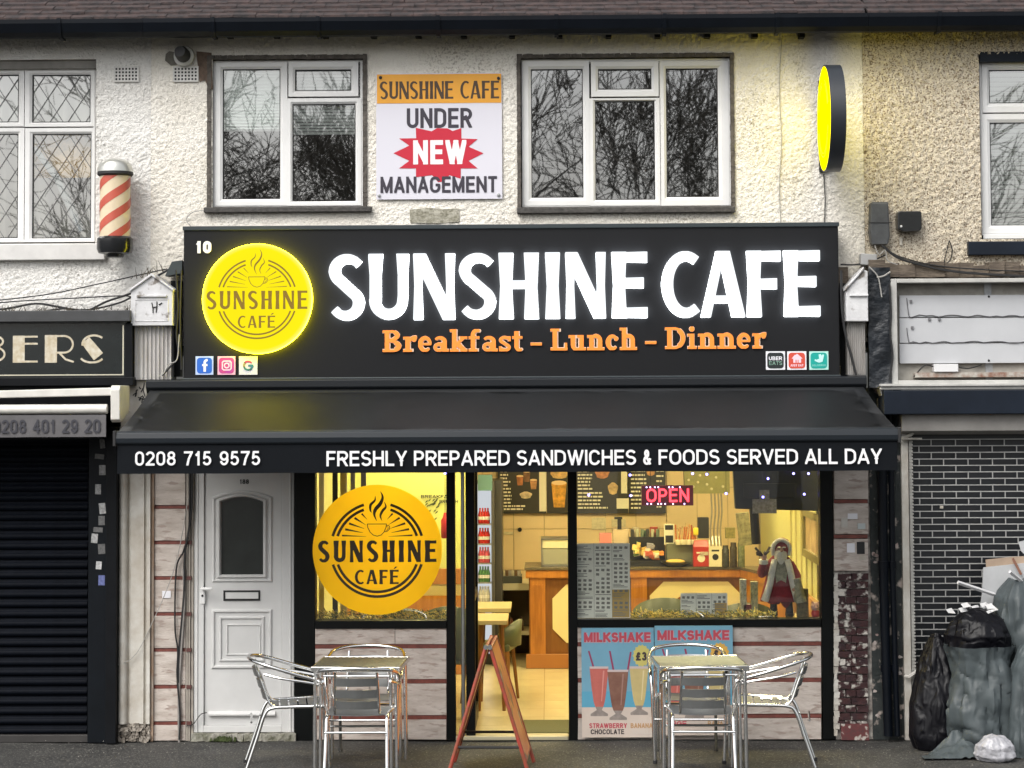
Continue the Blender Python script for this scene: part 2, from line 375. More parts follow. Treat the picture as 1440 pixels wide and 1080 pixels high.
def slab(ch, W, t, th):
    """heavy slab serif, ascender 1, x-height .68"""
    S = []; xh = .68
    def st(x, y0, y1): S.append(([(x, y0), (x, y1)], t, t, 0))
    def sf(x, y, w=None, l=1, r=1): w = w or t * .5; S.append(([(x - t / 2 - w * l, y), (x + t / 2 + w * r, y)], th, th, 0))
    q = t * .5 + t / 2; s = th / 2
    if ch == 'B':
        st(q, 0, .97); sf(q, s); sf(q, .97 - s); S.append(([(q, .97 - s)] + arc(W * .52, .74, W * .30, .23 - s, 90, -90) + [(q, .51)], th, th, 0)); S.append(([(q, .51)] + arc(W * .56, .26, W * .34, .26 - s, 90, -90) + [(q, s)], th, th, 0))
        S.append((arc(W * .5, .74, W * .26, .15, 60, -60), t * .9, t * .9, 0)); S.append((arc(W * .53, .26, W * .3, .16, 60, -60), t, t, 0))
    elif ch == 'D':
        st(q, 0, .97); sf(q, s); sf(q, .97 - s); S.append(([(q, .97 - s), (W * .45, .97 - s)] + arc(W * .45, .485, W * .42, .485 - s, 90, -90) + [(q, s)], th, th, 0)); S.append((arc(W * .45, .485, W * .40 , .40, 60, -60), t, t, 0))
    elif ch == 'L': st(q, 0, .97); sf(q, s); sf(q, .97 - s); S.append(([(q, s), (W, s)], th, th, 0)); S.append(([(W - th * .6, 0), (W - th * .6, .34)], th * 1.2, th, 0))
    elif ch in 'rn':
        st(q, 0, xh); sf(q, s); sf(q, xh - s, l=1, r=0)
        if ch == 'r': S.append((arc(W * .8, xh * .62, W * .34, xh * .32, 165, 70, 8), th, t * .9, .02)); S.append((arc(W * .8, xh * .8, .01, .01, 0, 300, 4), t * .9, t * .9, 0))
        else: x2 = W - q; S.append((arc((q + x2) / 2, xh - (x2 - q) / 2 - th * .35, (x2 - q) / 2, (x2 - q) / 2, 170, 0, 10) + [(x2, 0)], th * 1.15, t * 1.05, 0)); sf(x2, s)
    elif ch == 'u':
        x2 = W - q; st(x2, 0, xh); sf(q, xh - s, r=0); sf(x2, xh - s, r=0); sf(x2, s, l=0)
        S.append(([(q, xh), (q, (x2 - q) / 2 + th * .3)] + arc((q + x2) / 2, (x2 - q) / 2 + th * .3, (x2 - q) / 2, (x2 - q) / 2, 180, 350, 10), t, th, 0))
    elif ch == 'h':
        st(q, 0, 1); sf(q, s); sf(q, 1 - s, r=0); x2 = W - q
        S.append((arc((q + x2) / 2, xh - (x2 - q) / 2 - th * .35, (x2 - q) / 2, (x2 - q) / 2, 170, 0, 10) + [(x2, 0)], th * 1.15, t * 1.05, 0)); sf(x2, s)
    elif ch == 'i': st(W / 2, 0, xh); sf(W / 2, s); sf(W / 2, xh - s, r=0); S.append((arc(W / 2, .89, .02, .02, 0, 350, 6), t * .95, t * .95, 0))
    elif ch == 'e':
        S.append((arc(W / 2, xh / 2, W / 2 - t * .45, xh / 2 - s, 0, 180, 12), th * 1.1, t * 1.05, 0)); S.append((arc(W / 2, xh / 2, W / 2 - t * .45, xh / 2 - s, 180, 318, 12), t * 1.05, th, 0)); S.append(([(t * .5, xh * .50), (W - t * .2, xh * .50)], th * .8, th * .8, 0))
    elif ch == 'c':
        S.append((arc(W / 2 + t * .1, xh / 2, W / 2 - t * .45, xh / 2 - s, 50, 180, 12), th * 1.1, t * 1.1, 0)); S.append((arc(W / 2 + t * .1, xh / 2, W / 2 - t * .45, xh / 2 - s, 180, 318, 12), t * 1.1, th, 0)); S.append((arc(W * .82, xh * .74, .01, .01, 0, 300, 4), t * .85, t * .85, 0))
    elif ch == 'a':
        x2 = W - q * .9; S.append((arc(W * .42, xh * .68, x2 - W * .42, xh * .32 - s, 150, 0, 10) + [(x2, 0)], th, t, 0)); S.append((arc(W * .36, xh * .29, W * .24, xh * .29 - s, 0, 360, 14), th * 1.25, th * 1.25, 0)); sf(x2, s, l=0); S.append(([(W * .3, xh * .54), (x2, xh * .54)], th * .8, th * .8, 0))
    elif ch == 'k': st(q, 0, 1); sf(q, s); sf(q, 1 - s, r=0); S.append(([(q, .26), (W - t * .7, xh - s)], th * 1.1, th * 1.1, 0)); S.append(([(q + t * .5, .4), (W - t * .7, s)], t, t, 0)); sf(W - t * .8, s, w=t * .35); sf(W - t * .85, xh - s, w=t * .35)
    elif ch == 'f': S.append(([(q, 0), (q, .76)] + arc(q + W * .32, .76, W * .32, .24 - s, 180, 60, 10), t, th * 1.3, 0)); sf(q, s); S.append(([(0, xh - s), (W * .86, xh - s)], th, th, 0))
    elif ch == 't': S.append(([(q, .9), (q, .2)] + arc(q + W * .26, .22, W * .26, .22 - s, 180, 310, 10), t, th, 0)); S.append(([(0, xh - s), (W * .92, xh - s)], th, th, 0))
    elif ch == 's':
        rx = W / 2 - t * .4; S.append((arc(W / 2, xh * .74, rx, xh * .26 - s, 40, 240, 12) + arc(W / 2, xh * .26, rx, xh * .26 - s, 60, -140, 12), th * 1.25, th * 1.25, 0)); S.append(([(W - th * .6, xh), (W - th * .6, xh * .66)], th, th, 0)); S.append(([(th * .6, 0), (th * .6, xh * .34)], th, th, 0))
    elif ch == '-': S.append(([(0, .33), (W, .33)], t * .62, t * .62, 0))
    return S
BW = dict(B=.86, D=.92, L=.78, r=.62, e=.62, a=.68, k=.78, f=.56, s=.54, t=.5, u=.80, n=.80, c=.60, h=.80, i=.42, **{'-': .42})
GC = {}
def glyph(style, ch, W, t, thin):
    key = (style, ch, round(W, 2), round(t, 3), round(thin, 3))
    if key not in GC:
        W = round(W, 2)
        if style == 'sans': L = trace(sans(ch, W, t), W, 1)
        elif style == 'flare': L = trace(flare(ch, W, t, thin), W, 1, res=72)
        else: L = trace(slab(ch, W, t, thin), W, 1, res=48)
        if ch == 'É': L = L + [[(W * .42, 1.07), (W * .58, 1.07), (W * .86, 1.22), (W * .62, 1.22)]]
        GC[key] = L
    return GC[key]
def loops_to(mb, loops, fx, fz, yf, yb):
    """flat shape with holes, front at yf, back at yb"""
    if len(loops) > 1:
        def inside(p, q):
            c = False; n = len(q)
            for i in range(n):
                (x0, y0), (x1, y1) = q[i], q[i - 1]
                if (y0 > p[1]) != (y1 > p[1]) and p[0] < (x1 - x0) * (p[1] - y0) / (y1 - y0) + x0: c = not c
            return c
        own = [[j for j in range(len(loops)) if j != i and inside(loops[i][0], loops[j])] for i in range(len(loops))]
        outs = [i for i in range(len(loops)) if len(own[i]) % 2 == 0]
        if len(outs) > 1:
            for i in outs: loops_to(mb, [loops[i]] + [loops[j] for j in range(len(loops)) if len(own[j]) % 2 and i in own[j] and len(own[j]) == len(own[i]) + 1], fx, fz, yf, yb)
            return
    pl = [[Vector((fx(x), fz(z), 0)) for x, z in q] for q in loops]
    vs = [v for q in pl for v in q]
    tr = tessellate_polygon(pl); n = len(vs)
    V = [(v.x, yf, v.y) for v in vs] + ([(v.x, yb, v.y) for v in vs] if yb != yf else [])
    Fs = [tuple(t) for t in tr]; k = 0
    if yb != yf:
        for q in pl:
            m = len(q); Fs += [(k + i, k + (i + 1) % m, k + (i + 1) % m + n, k + i + n) for i in range(m)]; k += m
    mb.add(V, Fs)
def text(s, x0, x1, z0, z1, yf, name, m, parent, style='sans', t=.19, thin=None, depth=.0, gap=.11, sep=False, mb=None, space=.3, grow=0):
    """fit a line of lettering into the world rectangle x0..x1, z0..z1"""
    H = z1 - z0; tab = {'sans': SW, 'flare': FW, 'slab': BW}[style]; thin = thin or t * .75
    wd = [space if c == ' ' else tab.get(c, tab.get({'É': 'E'}.get(c, ''), .56 if c != '1' else .40)) for c in s]
    tot = sum(wd) + gap * (len(s) - 1); k = (x1 - x0) / H / tot
    own = mb is None; mb = mb or MB(); x = 0; objs = []
    for c, wc in zip(s, wd):
        W = max(wc * k, t) if c != 'I' or style != 'sans' else t
        if c == 'I' and style == 'sans': wc = W / k if k < 1 else wc
        if c != ' ':
            g = MB() if sep else mb
            ox = x0 + x * H + (wc * k - W) / 2 * H
            loops_to(g, glyph(style, c, W, t, thin), lambda u: ox + u * H, lambda v: z0 + v * H, yf, yf + depth)
            if sep: objs.append(g.build('letter', m, parent))
        x += (wc + gap) * k
    if sep: return objs
    if own and mb.v: return mb.build(name, m, parent)
def ptext(s, x0, y0, x1, y1, Y, name, m, parent, **k):
    a, b, c, d = RC(x0, y0, x1, y1, Y); return text(s, a, b, c, d, Y, name, m, parent, **k)
# ------------------------------------------------------------------ palette
white_rough = mat('white_roughcast', (.84, .81, .745), .9, col2=(.76, .72, .64), scale=1.6, bump=.9, bscale=75, bdist=.012, speck=.42, speckcol=(.36, .32, .26), speckscale=64, mask=1.5)
pebble = mat('pebbledash', (.74, .67, .55), .92, col2=(.58, .51, .40), scale=30, bump=1, bscale=110, bdist=.012, speck=.40, speckcol=(.20, .15, .10), speckscale=85)
pvc = mat('white_upvc', (.78, .78, .77), .35, var=.08, scale=3)
pvc_door = mat('door_upvc', (.64, .64, .63), .4, var=.12, scale=2.2)
black_paint = mat('black_paint', (.005, .006, .008), .5, spec=.15, var=.4, scale=5)
panel_black = mat('sign_panel_black', (.010, .0105, .012), .42, spec=.22)
gutter_m = mat('black_gutter', (.004, .006, .010), .4, spec=.15, var=.3, scale=4)
seal = mat('grimy_sealant', (.13, .115, .10), .85, var=.5, scale=25, bump=.6, bscale=60)
dirty_sill = mat('weathered_sill', (.085, .08, .075), .8, var=.5, scale=30, bump=.6, bscale=60)
tile_m = mat('roof_tile', (.062, .040, .037), .85, col2=(.020, .017, .018), scale=14, bump=.5, bscale=60)
white_print = mat('white_print', (.80, .80, .82), .6)
navy = mat('navy_board', (.009, .014, .024), .5, spec=.2, var=.3, scale=4)
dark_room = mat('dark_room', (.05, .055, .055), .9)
curtain = mat('net_curtain', (.55, .55, .52), .9)
blind_m = mat('pale_blind', (.88, .93, .90), .7)
lead = mat('lead_came', (.24, .24, .24), .5)
trav = mat('travertine', (.60, .54, .49), .5, col2=(.42, .36, .315), scale=4, stretch=(1, 1, 3.5), bump=.35, bscale=30, speck=.26, speckcol=(.36, .29, .25), speckscale=9)
redstrip = mat('red_strip', (.20, .055, .04), .6, var=.4, scale=20)
brick_m = mat('old_brick', (.055, .018, .018), .85, col2=(.03, .015, .018), scale=14, bump=.6, bscale=60, speck=.30, speckcol=(.55, .52, .47), speckscale=13)
mortar = mat('mortar', (.22, .20, .18), .95, var=.5, scale=14, bump=.6, bscale=60)
offwhite = mat('weathered_white', (.60, .585, .54), .6, col2=(.44, .40, .34), scale=5, bump=.3, bscale=30)
steel = mat('galvanised_steel', (.42, .43, .44), .45, metal=.5, var=.3, scale=14)
greymetal = mat('grey_metal', (.27, .26, .245), .6, var=.3, scale=3)
chrome = mat('polished_aluminium', (.80, .80, .79), .16, metal=1, var=.1, scale=20)
chrome_d = mat('aluminium_slat', (.36, .37, .37), .32, metal=.9, var=.15, scale=8)
rubber = mat('black_rubber', (.015, .015, .016), .7)
cable_m = mat('black_cable', (.012, .012, .013), .6)
cable_w = mat('grey_cable', (.35, .34, .32), .6)
up_glass = glassmat('upper_glass', .28, (.92, .94, .93), wav=.012, wscale=4)
up_glass2 = glassmat('bright_glass', .30, (.9, .93, .9), wav=.010, wscale=4)
shop_glass = glassmat('shop_glass', .045, (.97, .98, .96), wav=.02)

# ------------------------------------------------------------------ ground
asph = mat('pavement_asphalt', (.046, .045, .042), .75, col2=(.020, .020, .0195), scale=2.4, bump=.8, bscale=110, bdist=.008, speck=.16, speckcol=(.15, .145, .13), speckscale=70, detail=9)
g = MB(); N = 90
for i in range(N + 1):
    for j in range(31):
        x = -7 + 14 * i / N; y = -4.5 + (4.45 + .1) * j / 30
        g.v.append((x, y, .012 * noise.noise((x * .8, y * .8, 0)) + .004 * noise.noise((x * 5, y * 5, 3)) - .004))
for i in range(N):
    for j in range(30): a = i * 31 + j; g.f.append((a, a + 31, a + 32, a + 1))
g.build('pavement', asph, kind='structure', smooth=True)
MB().box(-300, 300, -300, 300, -.5, -.14).build('ground', mat('ground_earth', (.05, .05, .045), .9), kind='structure')
MB().box(-60, 60, -12.5, -4.66, -.2, -.12).build('road', asph, kind='structure')
MB().box(-60, -7.004, -4.5, .02, -.14, -.004).box(7.004, 60, -4.5, .02, -.14, -.004).build('pavement_beyond', asph, kind='structure')
k = MB()
for i in range(-30, 30): k.rough_box(i * .92, i * .92 + .91, -4.655, -4.505, -.2, .0)
k.build('kerb', mat('kerb_stone', (.25, .24, .22), .8, var=.3), kind='structure')
MB().box(-60, 60, -60, -12.7, -.2, 0).build('opposite_pavement', asph, kind='structure')
# litter: crumbs and leaf scraps on the tarmac
g = MB()
for i in range(420):
    x = random.uniform(-3.7, 3.6); y = -abs(random.gauss(0, .75)) - .02; s = random.uniform(.002, .008)
    a = random.random() * 3
    g.add([(x, y, .014), (x + s * math.cos(a), y + s * math.sin(a), .018), (x + s * math.cos(a + 1.6), y + s * math.sin(a + 1.6), .012)], [(0, 1, 2)])
g.build('litter', mat('pale_litter', (.38, .36, .32), .8), kind='stuff', label='small pale crumbs and scraps scattered over the dark tarmac', cat='litter')

# ------------------------------------------------------------------ buildings
XL = X(-170, 500); XB1 = X(212, 300); XB2 = X(1214, 200); XR = X(1592, 500)
cafe = thing('cafe_building', 'white roughcast middle building of the terrace above the black illuminated fascia', 'building', (0, 0, 0))
barb = thing('barber_building', 'white roughcast building with lattice windows above the shuttered barber shop', 'building', (XL, 0, 0))
vac = thing('vacant_shop_building', 'beige pebbledash building above the empty shop with blank sign box', 'building', (XR, 0, 0))

def relief(name, x0, x1, z0, z1, Y, holes, m, parent, cell=.0098, amp=.0095, seed=1, thr=0.):
    nx = int((x1 - x0) / cell); nz = int((z1 - z0) / cell); rs = np.random.RandomState(seed)
    def fld(s):
        a = rs.rand(int(nz / s) + 3, int(nx / s) + 3)
        yi = np.arange(nz + 1) / s; xi = np.arange(nx + 1) / s
        y0 = yi.astype(int); x0_ = xi.astype(int); fy = (yi - y0)[:, None]; fx = (xi - x0_)[None, :]
        fy = fy * fy * (3 - 2 * fy); fx = fx * fx * (3 - 2 * fx)
        return (a[y0][:, x0_] * (1 - fy) * (1 - fx) + a[y0 + 1][:, x0_] * fy * (1 - fx) + a[y0][:, x0_ + 1] * (1 - fy) * fx + a[y0 + 1][:, x0_ + 1] * fy * fx)
    h = fld(1.6) * .55 + fld(1.0) * .55 + fld(3.4) * .15 + fld(30) * .3
    h = np.clip((h - .55) * 1.7, 0, 1)
    gx = np.linspace(x0, x1, nx + 1); gz = np.linspace(z0, z1, nz + 1)
    GX, GZ = np.meshgrid(gx, gz)
    og = ORG[parent.name]
    V = np.stack([GX - og.x, Y - h * amp - og.y, GZ - og.z], -1).reshape(-1, 3)
    cx = (GX[:-1, :-1] + GX[1:, 1:]) / 2; cz = (GZ[:-1, :-1] + GZ[1:, 1:]) / 2
    keep = np.ones(cx.shape, bool)
    for a, b, c, d in holes: keep &= ~((cx > a) & (cx < b) & (cz > c) & (cz < d))
    idx = np.arange((nx + 1) * (nz + 1)).reshape(nz + 1, nx + 1)
    Q = np.stack([idx[:-1, :-1], idx[:-1, 1:], idx[1:, 1:], idx[1:, :-1]], -1)[keep]
    me = bpy.data.meshes.new(name); me.vertices.add(len(V)); me.vertices.foreach_set('co', V.ravel())
    me.loops.add(Q.size); me.loops.foreach_set('vertex_index', Q.ravel().astype(np.int32))
    me.polygons.add(len(Q)); me.polygons.foreach_set('loop_start', np.arange(0, Q.size, 4, dtype=np.int32))
    me.polygons.foreach_set('use_smooth', np.ones(len(Q), bool)); me.update(calc_edges=True); me.validate(); me.materials.append(m)
    o = bpy.data.objects.new(name, me); COL.objects.link(o); o.parent = parent; ORG[o.name] = og; return o
ZT = Z(720, 44) + .02; ZF = 2.55
hA = RC(299, 82, 513, 292); hB = RC(732, 80, 1030, 292); hC = RC(-140, 84, 135, 345); hD = RC(1378, 76, 1560, 335)
hd = lambda r: (r[0], r[1], r[2], r[3])
relief('wall', XB1, XB2, 2.9, ZT, 0, [hd(hA), hd(hB)], white_rough, cafe, seed=3)
relief('wall', XL, XB1, 2.9, ZT, 0, [hd(hC)], mat('barber_roughcast', (.80, .79, .76), .9, col2=(.73, .71, .67), scale=1.6, bump=.9, bscale=75, bdist=.012, speck=.34, speckcol=(.34, .32, .29), speckscale=52, mask=1.5), barb, seed=4)
relief('wall', XB2, XR, 2.9, ZT, -.004, [hd(hD)], pebble, vac, cell=.0105, amp=.013, seed=5)
# structural masonry behind the skins and beside the openings (side returns, back)
def reveal(parent, r, m, d=.12, top=None):
    a, b, c, e = r
    mb = MB(); mb.box(a - .02, a, .001, d, c - .02, e + .02).box(b, b + .02, .001, d, c - .02, e + .02).box(a, b, .001, d, e, e + .02).box(a, b, .001, d, c - .02, c)
    return mb.build('window_reveal', m, parent)
reveal(cafe, hA, seal); reveal(cafe, hB, seal); reveal(barb, hC, offwhite, .16); reveal(vac, hD, black_paint, .12)
for pr, x0, x1 in ((cafe, XB1, XB2), (barb, XL, XB1), (vac, XB2, XR)):
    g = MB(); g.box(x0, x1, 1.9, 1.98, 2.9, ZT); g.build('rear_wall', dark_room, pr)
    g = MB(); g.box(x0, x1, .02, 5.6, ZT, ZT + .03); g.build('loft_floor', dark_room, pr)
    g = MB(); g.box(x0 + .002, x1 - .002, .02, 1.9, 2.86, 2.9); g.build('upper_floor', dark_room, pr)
for pr, x in ((barb, XL + .0), (vac, XR - .1)):
    MB().box(x, x + .1, .0, 1.9, 0, ZT).build('end_wall', mortar, pr)
for pr, x in ((barb, XB1 - .06), (cafe, XB2 - .06)):
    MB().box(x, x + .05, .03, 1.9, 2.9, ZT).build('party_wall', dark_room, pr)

# roofs: soffit, gutter, tile courses
def roof(pr, x0, x1, seed):
    rs = random.Random(seed); ya = -.33
    zg = Z(720, 23, ya)
    MB().box(x0, x1 - .002, -.20, .0, ZT - .0, ZT + .05).build('fascia_board', black_paint, pr)
    gm = MB()
    prof = [(-.20, zg - .0), (-.20, zg - .11), (-.24, zg - .125), (-.30, zg - .125), (-.345, zg - .095), (-.365, zg - .03), (-.365, zg), (-.34, zg - .01), (-.32, zg - .06), (-.24, zg - .06), (-.215, zg)]
    gm.prismx(prof, x0, x1 - .002)
    gt = gm.build('gutter', gutter_m, pr)
    x = x0 + .5
    while x < x1 - .1:
        MB().prismx([(-.196, zg + .0), (-.196, zg - .135), (-.30, zg - .135), (-.355, zg - .10), (-.375, zg - .03), (-.375, zg + .005), (-.36, zg + .005), (-.355, zg - .03), (-.30, zg - .11), (-.21, zg - .11)], x, x + .03).build('gutter_bracket', gutter_m, gt); x += rs.uniform(.75, .9)
    tm = MB(); y, z = -.315, zg + .006
    for c in range(26):
        x = x0 + (-.08 if c % 2 else 0)
        while x < x1:
            w = .165; a = max(x, x0); b = min(x + w - .003, x1)
            dz = rs.uniform(-.004, .006); dy = rs.uniform(-.006, .006)
            if b - a > .02:
                tm.add([(a, y + dy, z + dz), (b, y + dy, z + dz + rs.uniform(-.003, .003)), (b, y + .2, z + .078), (a, y + .2, z + .078),
                        (a, y + dy, z + dz + .019), (b, y + dy, z + dz + .019), (b, y + .2, z + .097), (a, y + .2, z + .097)],
                       [(0, 3, 2, 1), (4, 5, 6, 7), (0, 1, 5, 4), (1, 2, 6, 5), (2, 3, 7, 6), (3, 0, 4, 7)])
            x += w
        y += .085; z += .048
    tm.build('roof_tiles', tile_m, pr, kind='stuff')
    MB().add([(x0, -.25, zg - .01), (x1, -.25, zg - .01), (x1, 2.2, zg + 1.30), (x0, 2.2, zg + 1.30), (x0, 5, ZT), (x1, 5, ZT)], [(0, 1, 2, 3), (3, 2, 5, 4)]).build('roof_underlay', black_paint, pr)
roof(cafe, XB1, XB2, 1); roof(barb, XL, XB1, 2); roof(vac, XB2, XR, 3)
for px in (322, 388, 457, 525, 588, 652, 720, 787, 856, 925, 995, 1062, 1128):
    a, b, c, d = RC(px - 4, 46, px + 4, 52, -.10); MB().box(a, b, -.10, .0, c, ZT + .01).build('rafter_end', black_paint, cafe)

# ------------------------------------------------------------------ windows
def frame_mb(r, y0, y1, w, mb=None, cham=.008):
    """mitred frame with a sloped inner bead; r = outer rect"""
    mb = mb or MB(); a, b, c, d = r
    o = [(a, c), (b, c), (b, d), (a, d)]; i = [(a + w, c + w), (b - w, c + w), (b - w, d - w), (a + w, d - w)]
    m_ = [(a + w * .62, c + w * .62), (b - w * .62, c + w * .62), (b - w * .62, d - w * .62), (a + w * .62, d - w * .62)]
    for k in range(4):
        n = (k + 1) % 4
        vs = [(o[k][0], y1, o[k][1]), (o[n][0], y1, o[n][1]), (o[n][0], y0, o[n][1]), (o[k][0], y0, o[k][1]),
              (m_[k][0], y0, m_[k][1]), (m_[n][0], y0, m_[n][1]), (i[k][0], y0 + cham, i[k][1]), (i[n][0], y0 + cham, i[n][1]), (i[k][0], y1, i[k][1]), (i[n][0], y1, i[n][1])]
        mb.add(vs, [(0, 1, 2, 3), (3, 2, 5, 4), (4, 5, 7, 6), (6, 7, 9, 8), (8, 9, 1, 0)])
    return mb
def window(parent, outer, sashes, Y, gm, ow=.022, m=pvc, label=None):
    """outer px rect; sashes: list of (outer px rect of sash, pane px rect, opening?)"""
    R0 = RC(*outer, Y); wn = frame_mb(R0, Y, Y + .07, ow).build('window', m, parent)
    if label: wn['label'] = label
    for s, p, op in sashes:
        rs = RC(*s, Y); rp = RC(*p, Y); yo = Y - (.016 if op else .004)
        mb = MB(); a, b, c, d = rs; e, f, g_, h = rp
        o = [(a, c), (b, c), (b, d), (a, d)]; i = [(e, g_), (f, g_), (f, h), (e, h)]
        mm = [(o[k][0] * .35 + i[k][0] * .65, o[k][1] * .35 + i[k][1] * .65) for k in range(4)]
        for k in range(4):
            n = (k + 1) % 4
            mb.add([(o[k][0], Y + .06, o[k][1]), (o[n][0], Y + .06, o[n][1]), (o[n][0], yo, o[n][1]), (o[k][0], yo, o[k][1]), (mm[k][0], yo, mm[k][1]), (mm[n][0], yo, mm[n][1]),
                    (i[k][0], yo + .012, i[k][1]), (i[n][0], yo + .012, i[n][1]), (i[k][0], Y + .062, i[k][1]), (i[n][0], Y + .062, i[n][1])],
                   [(0, 1, 2, 3), (3, 2, 5, 4), (4, 5, 7, 6), (6, 7, 9, 8), (8, 9, 1, 0)])
        mb.build('sash', m, wn)
        MB().add([(e, Y + .024, g_), (f, Y + .024, g_), (f, Y + .024 + random.uniform(-.004, .004), h), (e, Y + .024 + random.uniform(-.003, .003), h)], [(0, 1, 2, 3)]).build('pane', gm, wn)
        gk = MB(); q = .006
        gk.box(e, f, yo + .012, Y + .023, g_, g_ + q).box(e, f, yo + .012, Y + .023, h - q, h).box(e, e + q, yo + .012, Y + .023, g_ + q, h - q).box(f - q, f, yo + .012, Y + .023, g_ + q, h - q)
        gk.build('gasket', rubber, wn)
    return wn
Yw = .035
wA = window(cafe, (300, 85, 510, 290), [((303, 88, 404, 289), (313, 97, 394, 280), 0), ((406, 87, 504, 136), (415, 98, 494, 128), 1), ((404, 138, 508, 289), (411, 146, 500, 283), 0)], Yw, up_glass)
wB = window(cafe, (734, 83, 1027, 290), [((736, 86, 829, 289), (747, 97, 820, 278), 0), ((831, 87, 926, 136), (841, 97, 916, 126), 1), ((829, 138, 929, 289), (837, 142, 921, 281), 0), ((928, 86, 1025, 289), (937, 96, 1010, 277), 0)], Yw, up_glass)
Yb = .07
wC = window(barb, (-139, 97, 134, 341), [((35, 97, 133, 178), (45, 105, 127, 172), 0), ((35, 180, 133, 340), (45, 188, 128, 335), 0), ((-50, 97, 34, 178), (-40, 105, 26, 172), 0), ((-50, 180, 34, 340), (-40, 188, 25, 335), 0), ((-137, 97, -52, 178), (-128, 105, -61, 172), 0), ((-137, 180, -52, 340), (-128, 188, -61, 335), 0)], Yb, up_glass2)
wD = window(vac, (1379, 87, 1557, 330), [((1381, 88, 1468, 158), (1391, 98, 1459, 145), 0), ((1381, 160, 1468, 328), (1393, 172, 1459, 317), 0), ((1470, 88, 1555, 158), (1480, 98, 1545, 145), 0), ((1470, 160, 1555, 328), (1480, 172, 1545, 317), 0)], Yb - .01, glassmat('vacant_glass', .42, (.9, .95, .92), wav=.006, wscale=1.5))
def cross_lead(px0, py0, px1, py1, Y, sx=.135, sz=.205):
    a, b, c, d = RC(px0, py0, px1, py1, Y); mb = MB(); mb.v = []
    k = -8
    for k in range(-14, 22):
        for sgn in (1, -1):
            # line z = c + sgn*(sz/sx)*(x - xa)
            xa = a + k * sx; pts = []
            s_ = sgn * sz / sx
            xs = [a, b]
            q0 = (a, (c if sgn > 0 else d) + s_ * (a - xa)); q1 = (b, (c if sgn > 0 else d) + s_ * (b - xa))
            # clip in z
            def clip(p, q):
                (x0, z0), (x1, z1) = p, q; t0, t1 = 0, 1
                dz = z1 - z0
                for lim, s2 in ((c, 1), (d, -1)):
                    f0 = s2 * (z0 - lim); f1 = s2 * (z1 - lim)
                    if f0 < 0 and f1 < 0: return None
                    if f0 < 0: t0 = max(t0, f0 / (f0 - f1))
                    if f1 < 0: t1 = min(t1, f0 / (f0 - f1))
                if t0 >= t1: return None
                return (x0 + (x1 - x0) * t0, z0 + dz * t0), (x0 + (x1 - x0) * t1, z0 + dz * t1)
            r = clip(q0, q1)
            if r: mb.tube([(r[0][0], Y - .002 * sgn, r[0][1]), (r[1][0], Y - .002 * sgn, r[1][1])], .0026, 4)
    return mb
for r in ((45, 105, 127, 172), (-40, 105, 26, 172), (45, 188, 128, 335), (-40, 188, 25, 335)):
    cross_lead(*r, Yb + .018).build('lead_lattice', lead, wC)
# curtains and blinds behind the panes
def drape(px0, py0, px1, py1, Y, m, parent, name='curtain', fold=.05, amp=.03):
    a, b, c, d = RC(px0, py0, px1, py1, Y); n = max(6, int((b - a) / .012)); mb = MB()
    for i in range(n + 1):
        x = a + (b - a) * i / n; y = Y + amp * math.sin(x / fold * 2 + 1.4 * noise.noise((x * 6, 0, 0))) + amp * .6 * noise.noise((x * 9, 2, 0))
        mb.v += [(x, y, c), (x, y, d)]
    mb.f = [(2 * i, 2 * i + 2, 2 * i + 3, 2 * i + 1) for i in range(n)]
    return mb.build(name, m, parent, smooth=True)
drape(38, 98, 140, 178, .28, curtain, wC); drape(-60, 100, 34, 178, .28, curtain, wC)
drape(40, 186, 133, 342, .40, mat('dim_curtain', (.30, .29, .27), .9), wC); drape(-60, 186, 34, 342, .40, mat('dim_curtain', (.2, .2, .2), .9), wC)
drape(44, 182, 130, 250, .2, mat('orange_paper', (.60, .38, .14), .9, var=.5, scale=12), wC, 'paper_screen', .3, .004)
a, b, c, d = RC(44, 185, 130, 335, .12)
MB().tube([(a + .02, .12, d - .12), (a + .2, .13, d - .36), (b - .08, .12, c + .05)], [.02, .03, .03], 8).build('window_stay', mat('grey_plastic', (.2, .22, .23), .5), wC)
def slat_blind(px0, py0, px1, py1, Y, parent, m, step=.024):
    a, b, c, d = RC(px0, py0, px1, py1, Y); mb = MB(); z = d
    while z > c: mb.add([(a, Y - .008, z), (b, Y - .008, z), (b, Y + .008, z - step * .72), (a, Y + .008, z - step * .72)], [(0, 1, 2, 3)]); z -= step
    return mb.build('blind', m, parent)
slat_blind(309, 92, 398, 184, .085, wA, blind_m); slat_blind(404, 92, 506, 186, .10, wA, blind_m)
a, b, c, d = RC(309, 92, 398, 184, .16); MB().box(a, b, .105, .11, c, d).build('blind_backing', blind_m, wA)
slat_blind(1383, 90, 1470, 332, .10, wD, mat('venetian_blind', (.5, .52, .5), .6), .035)
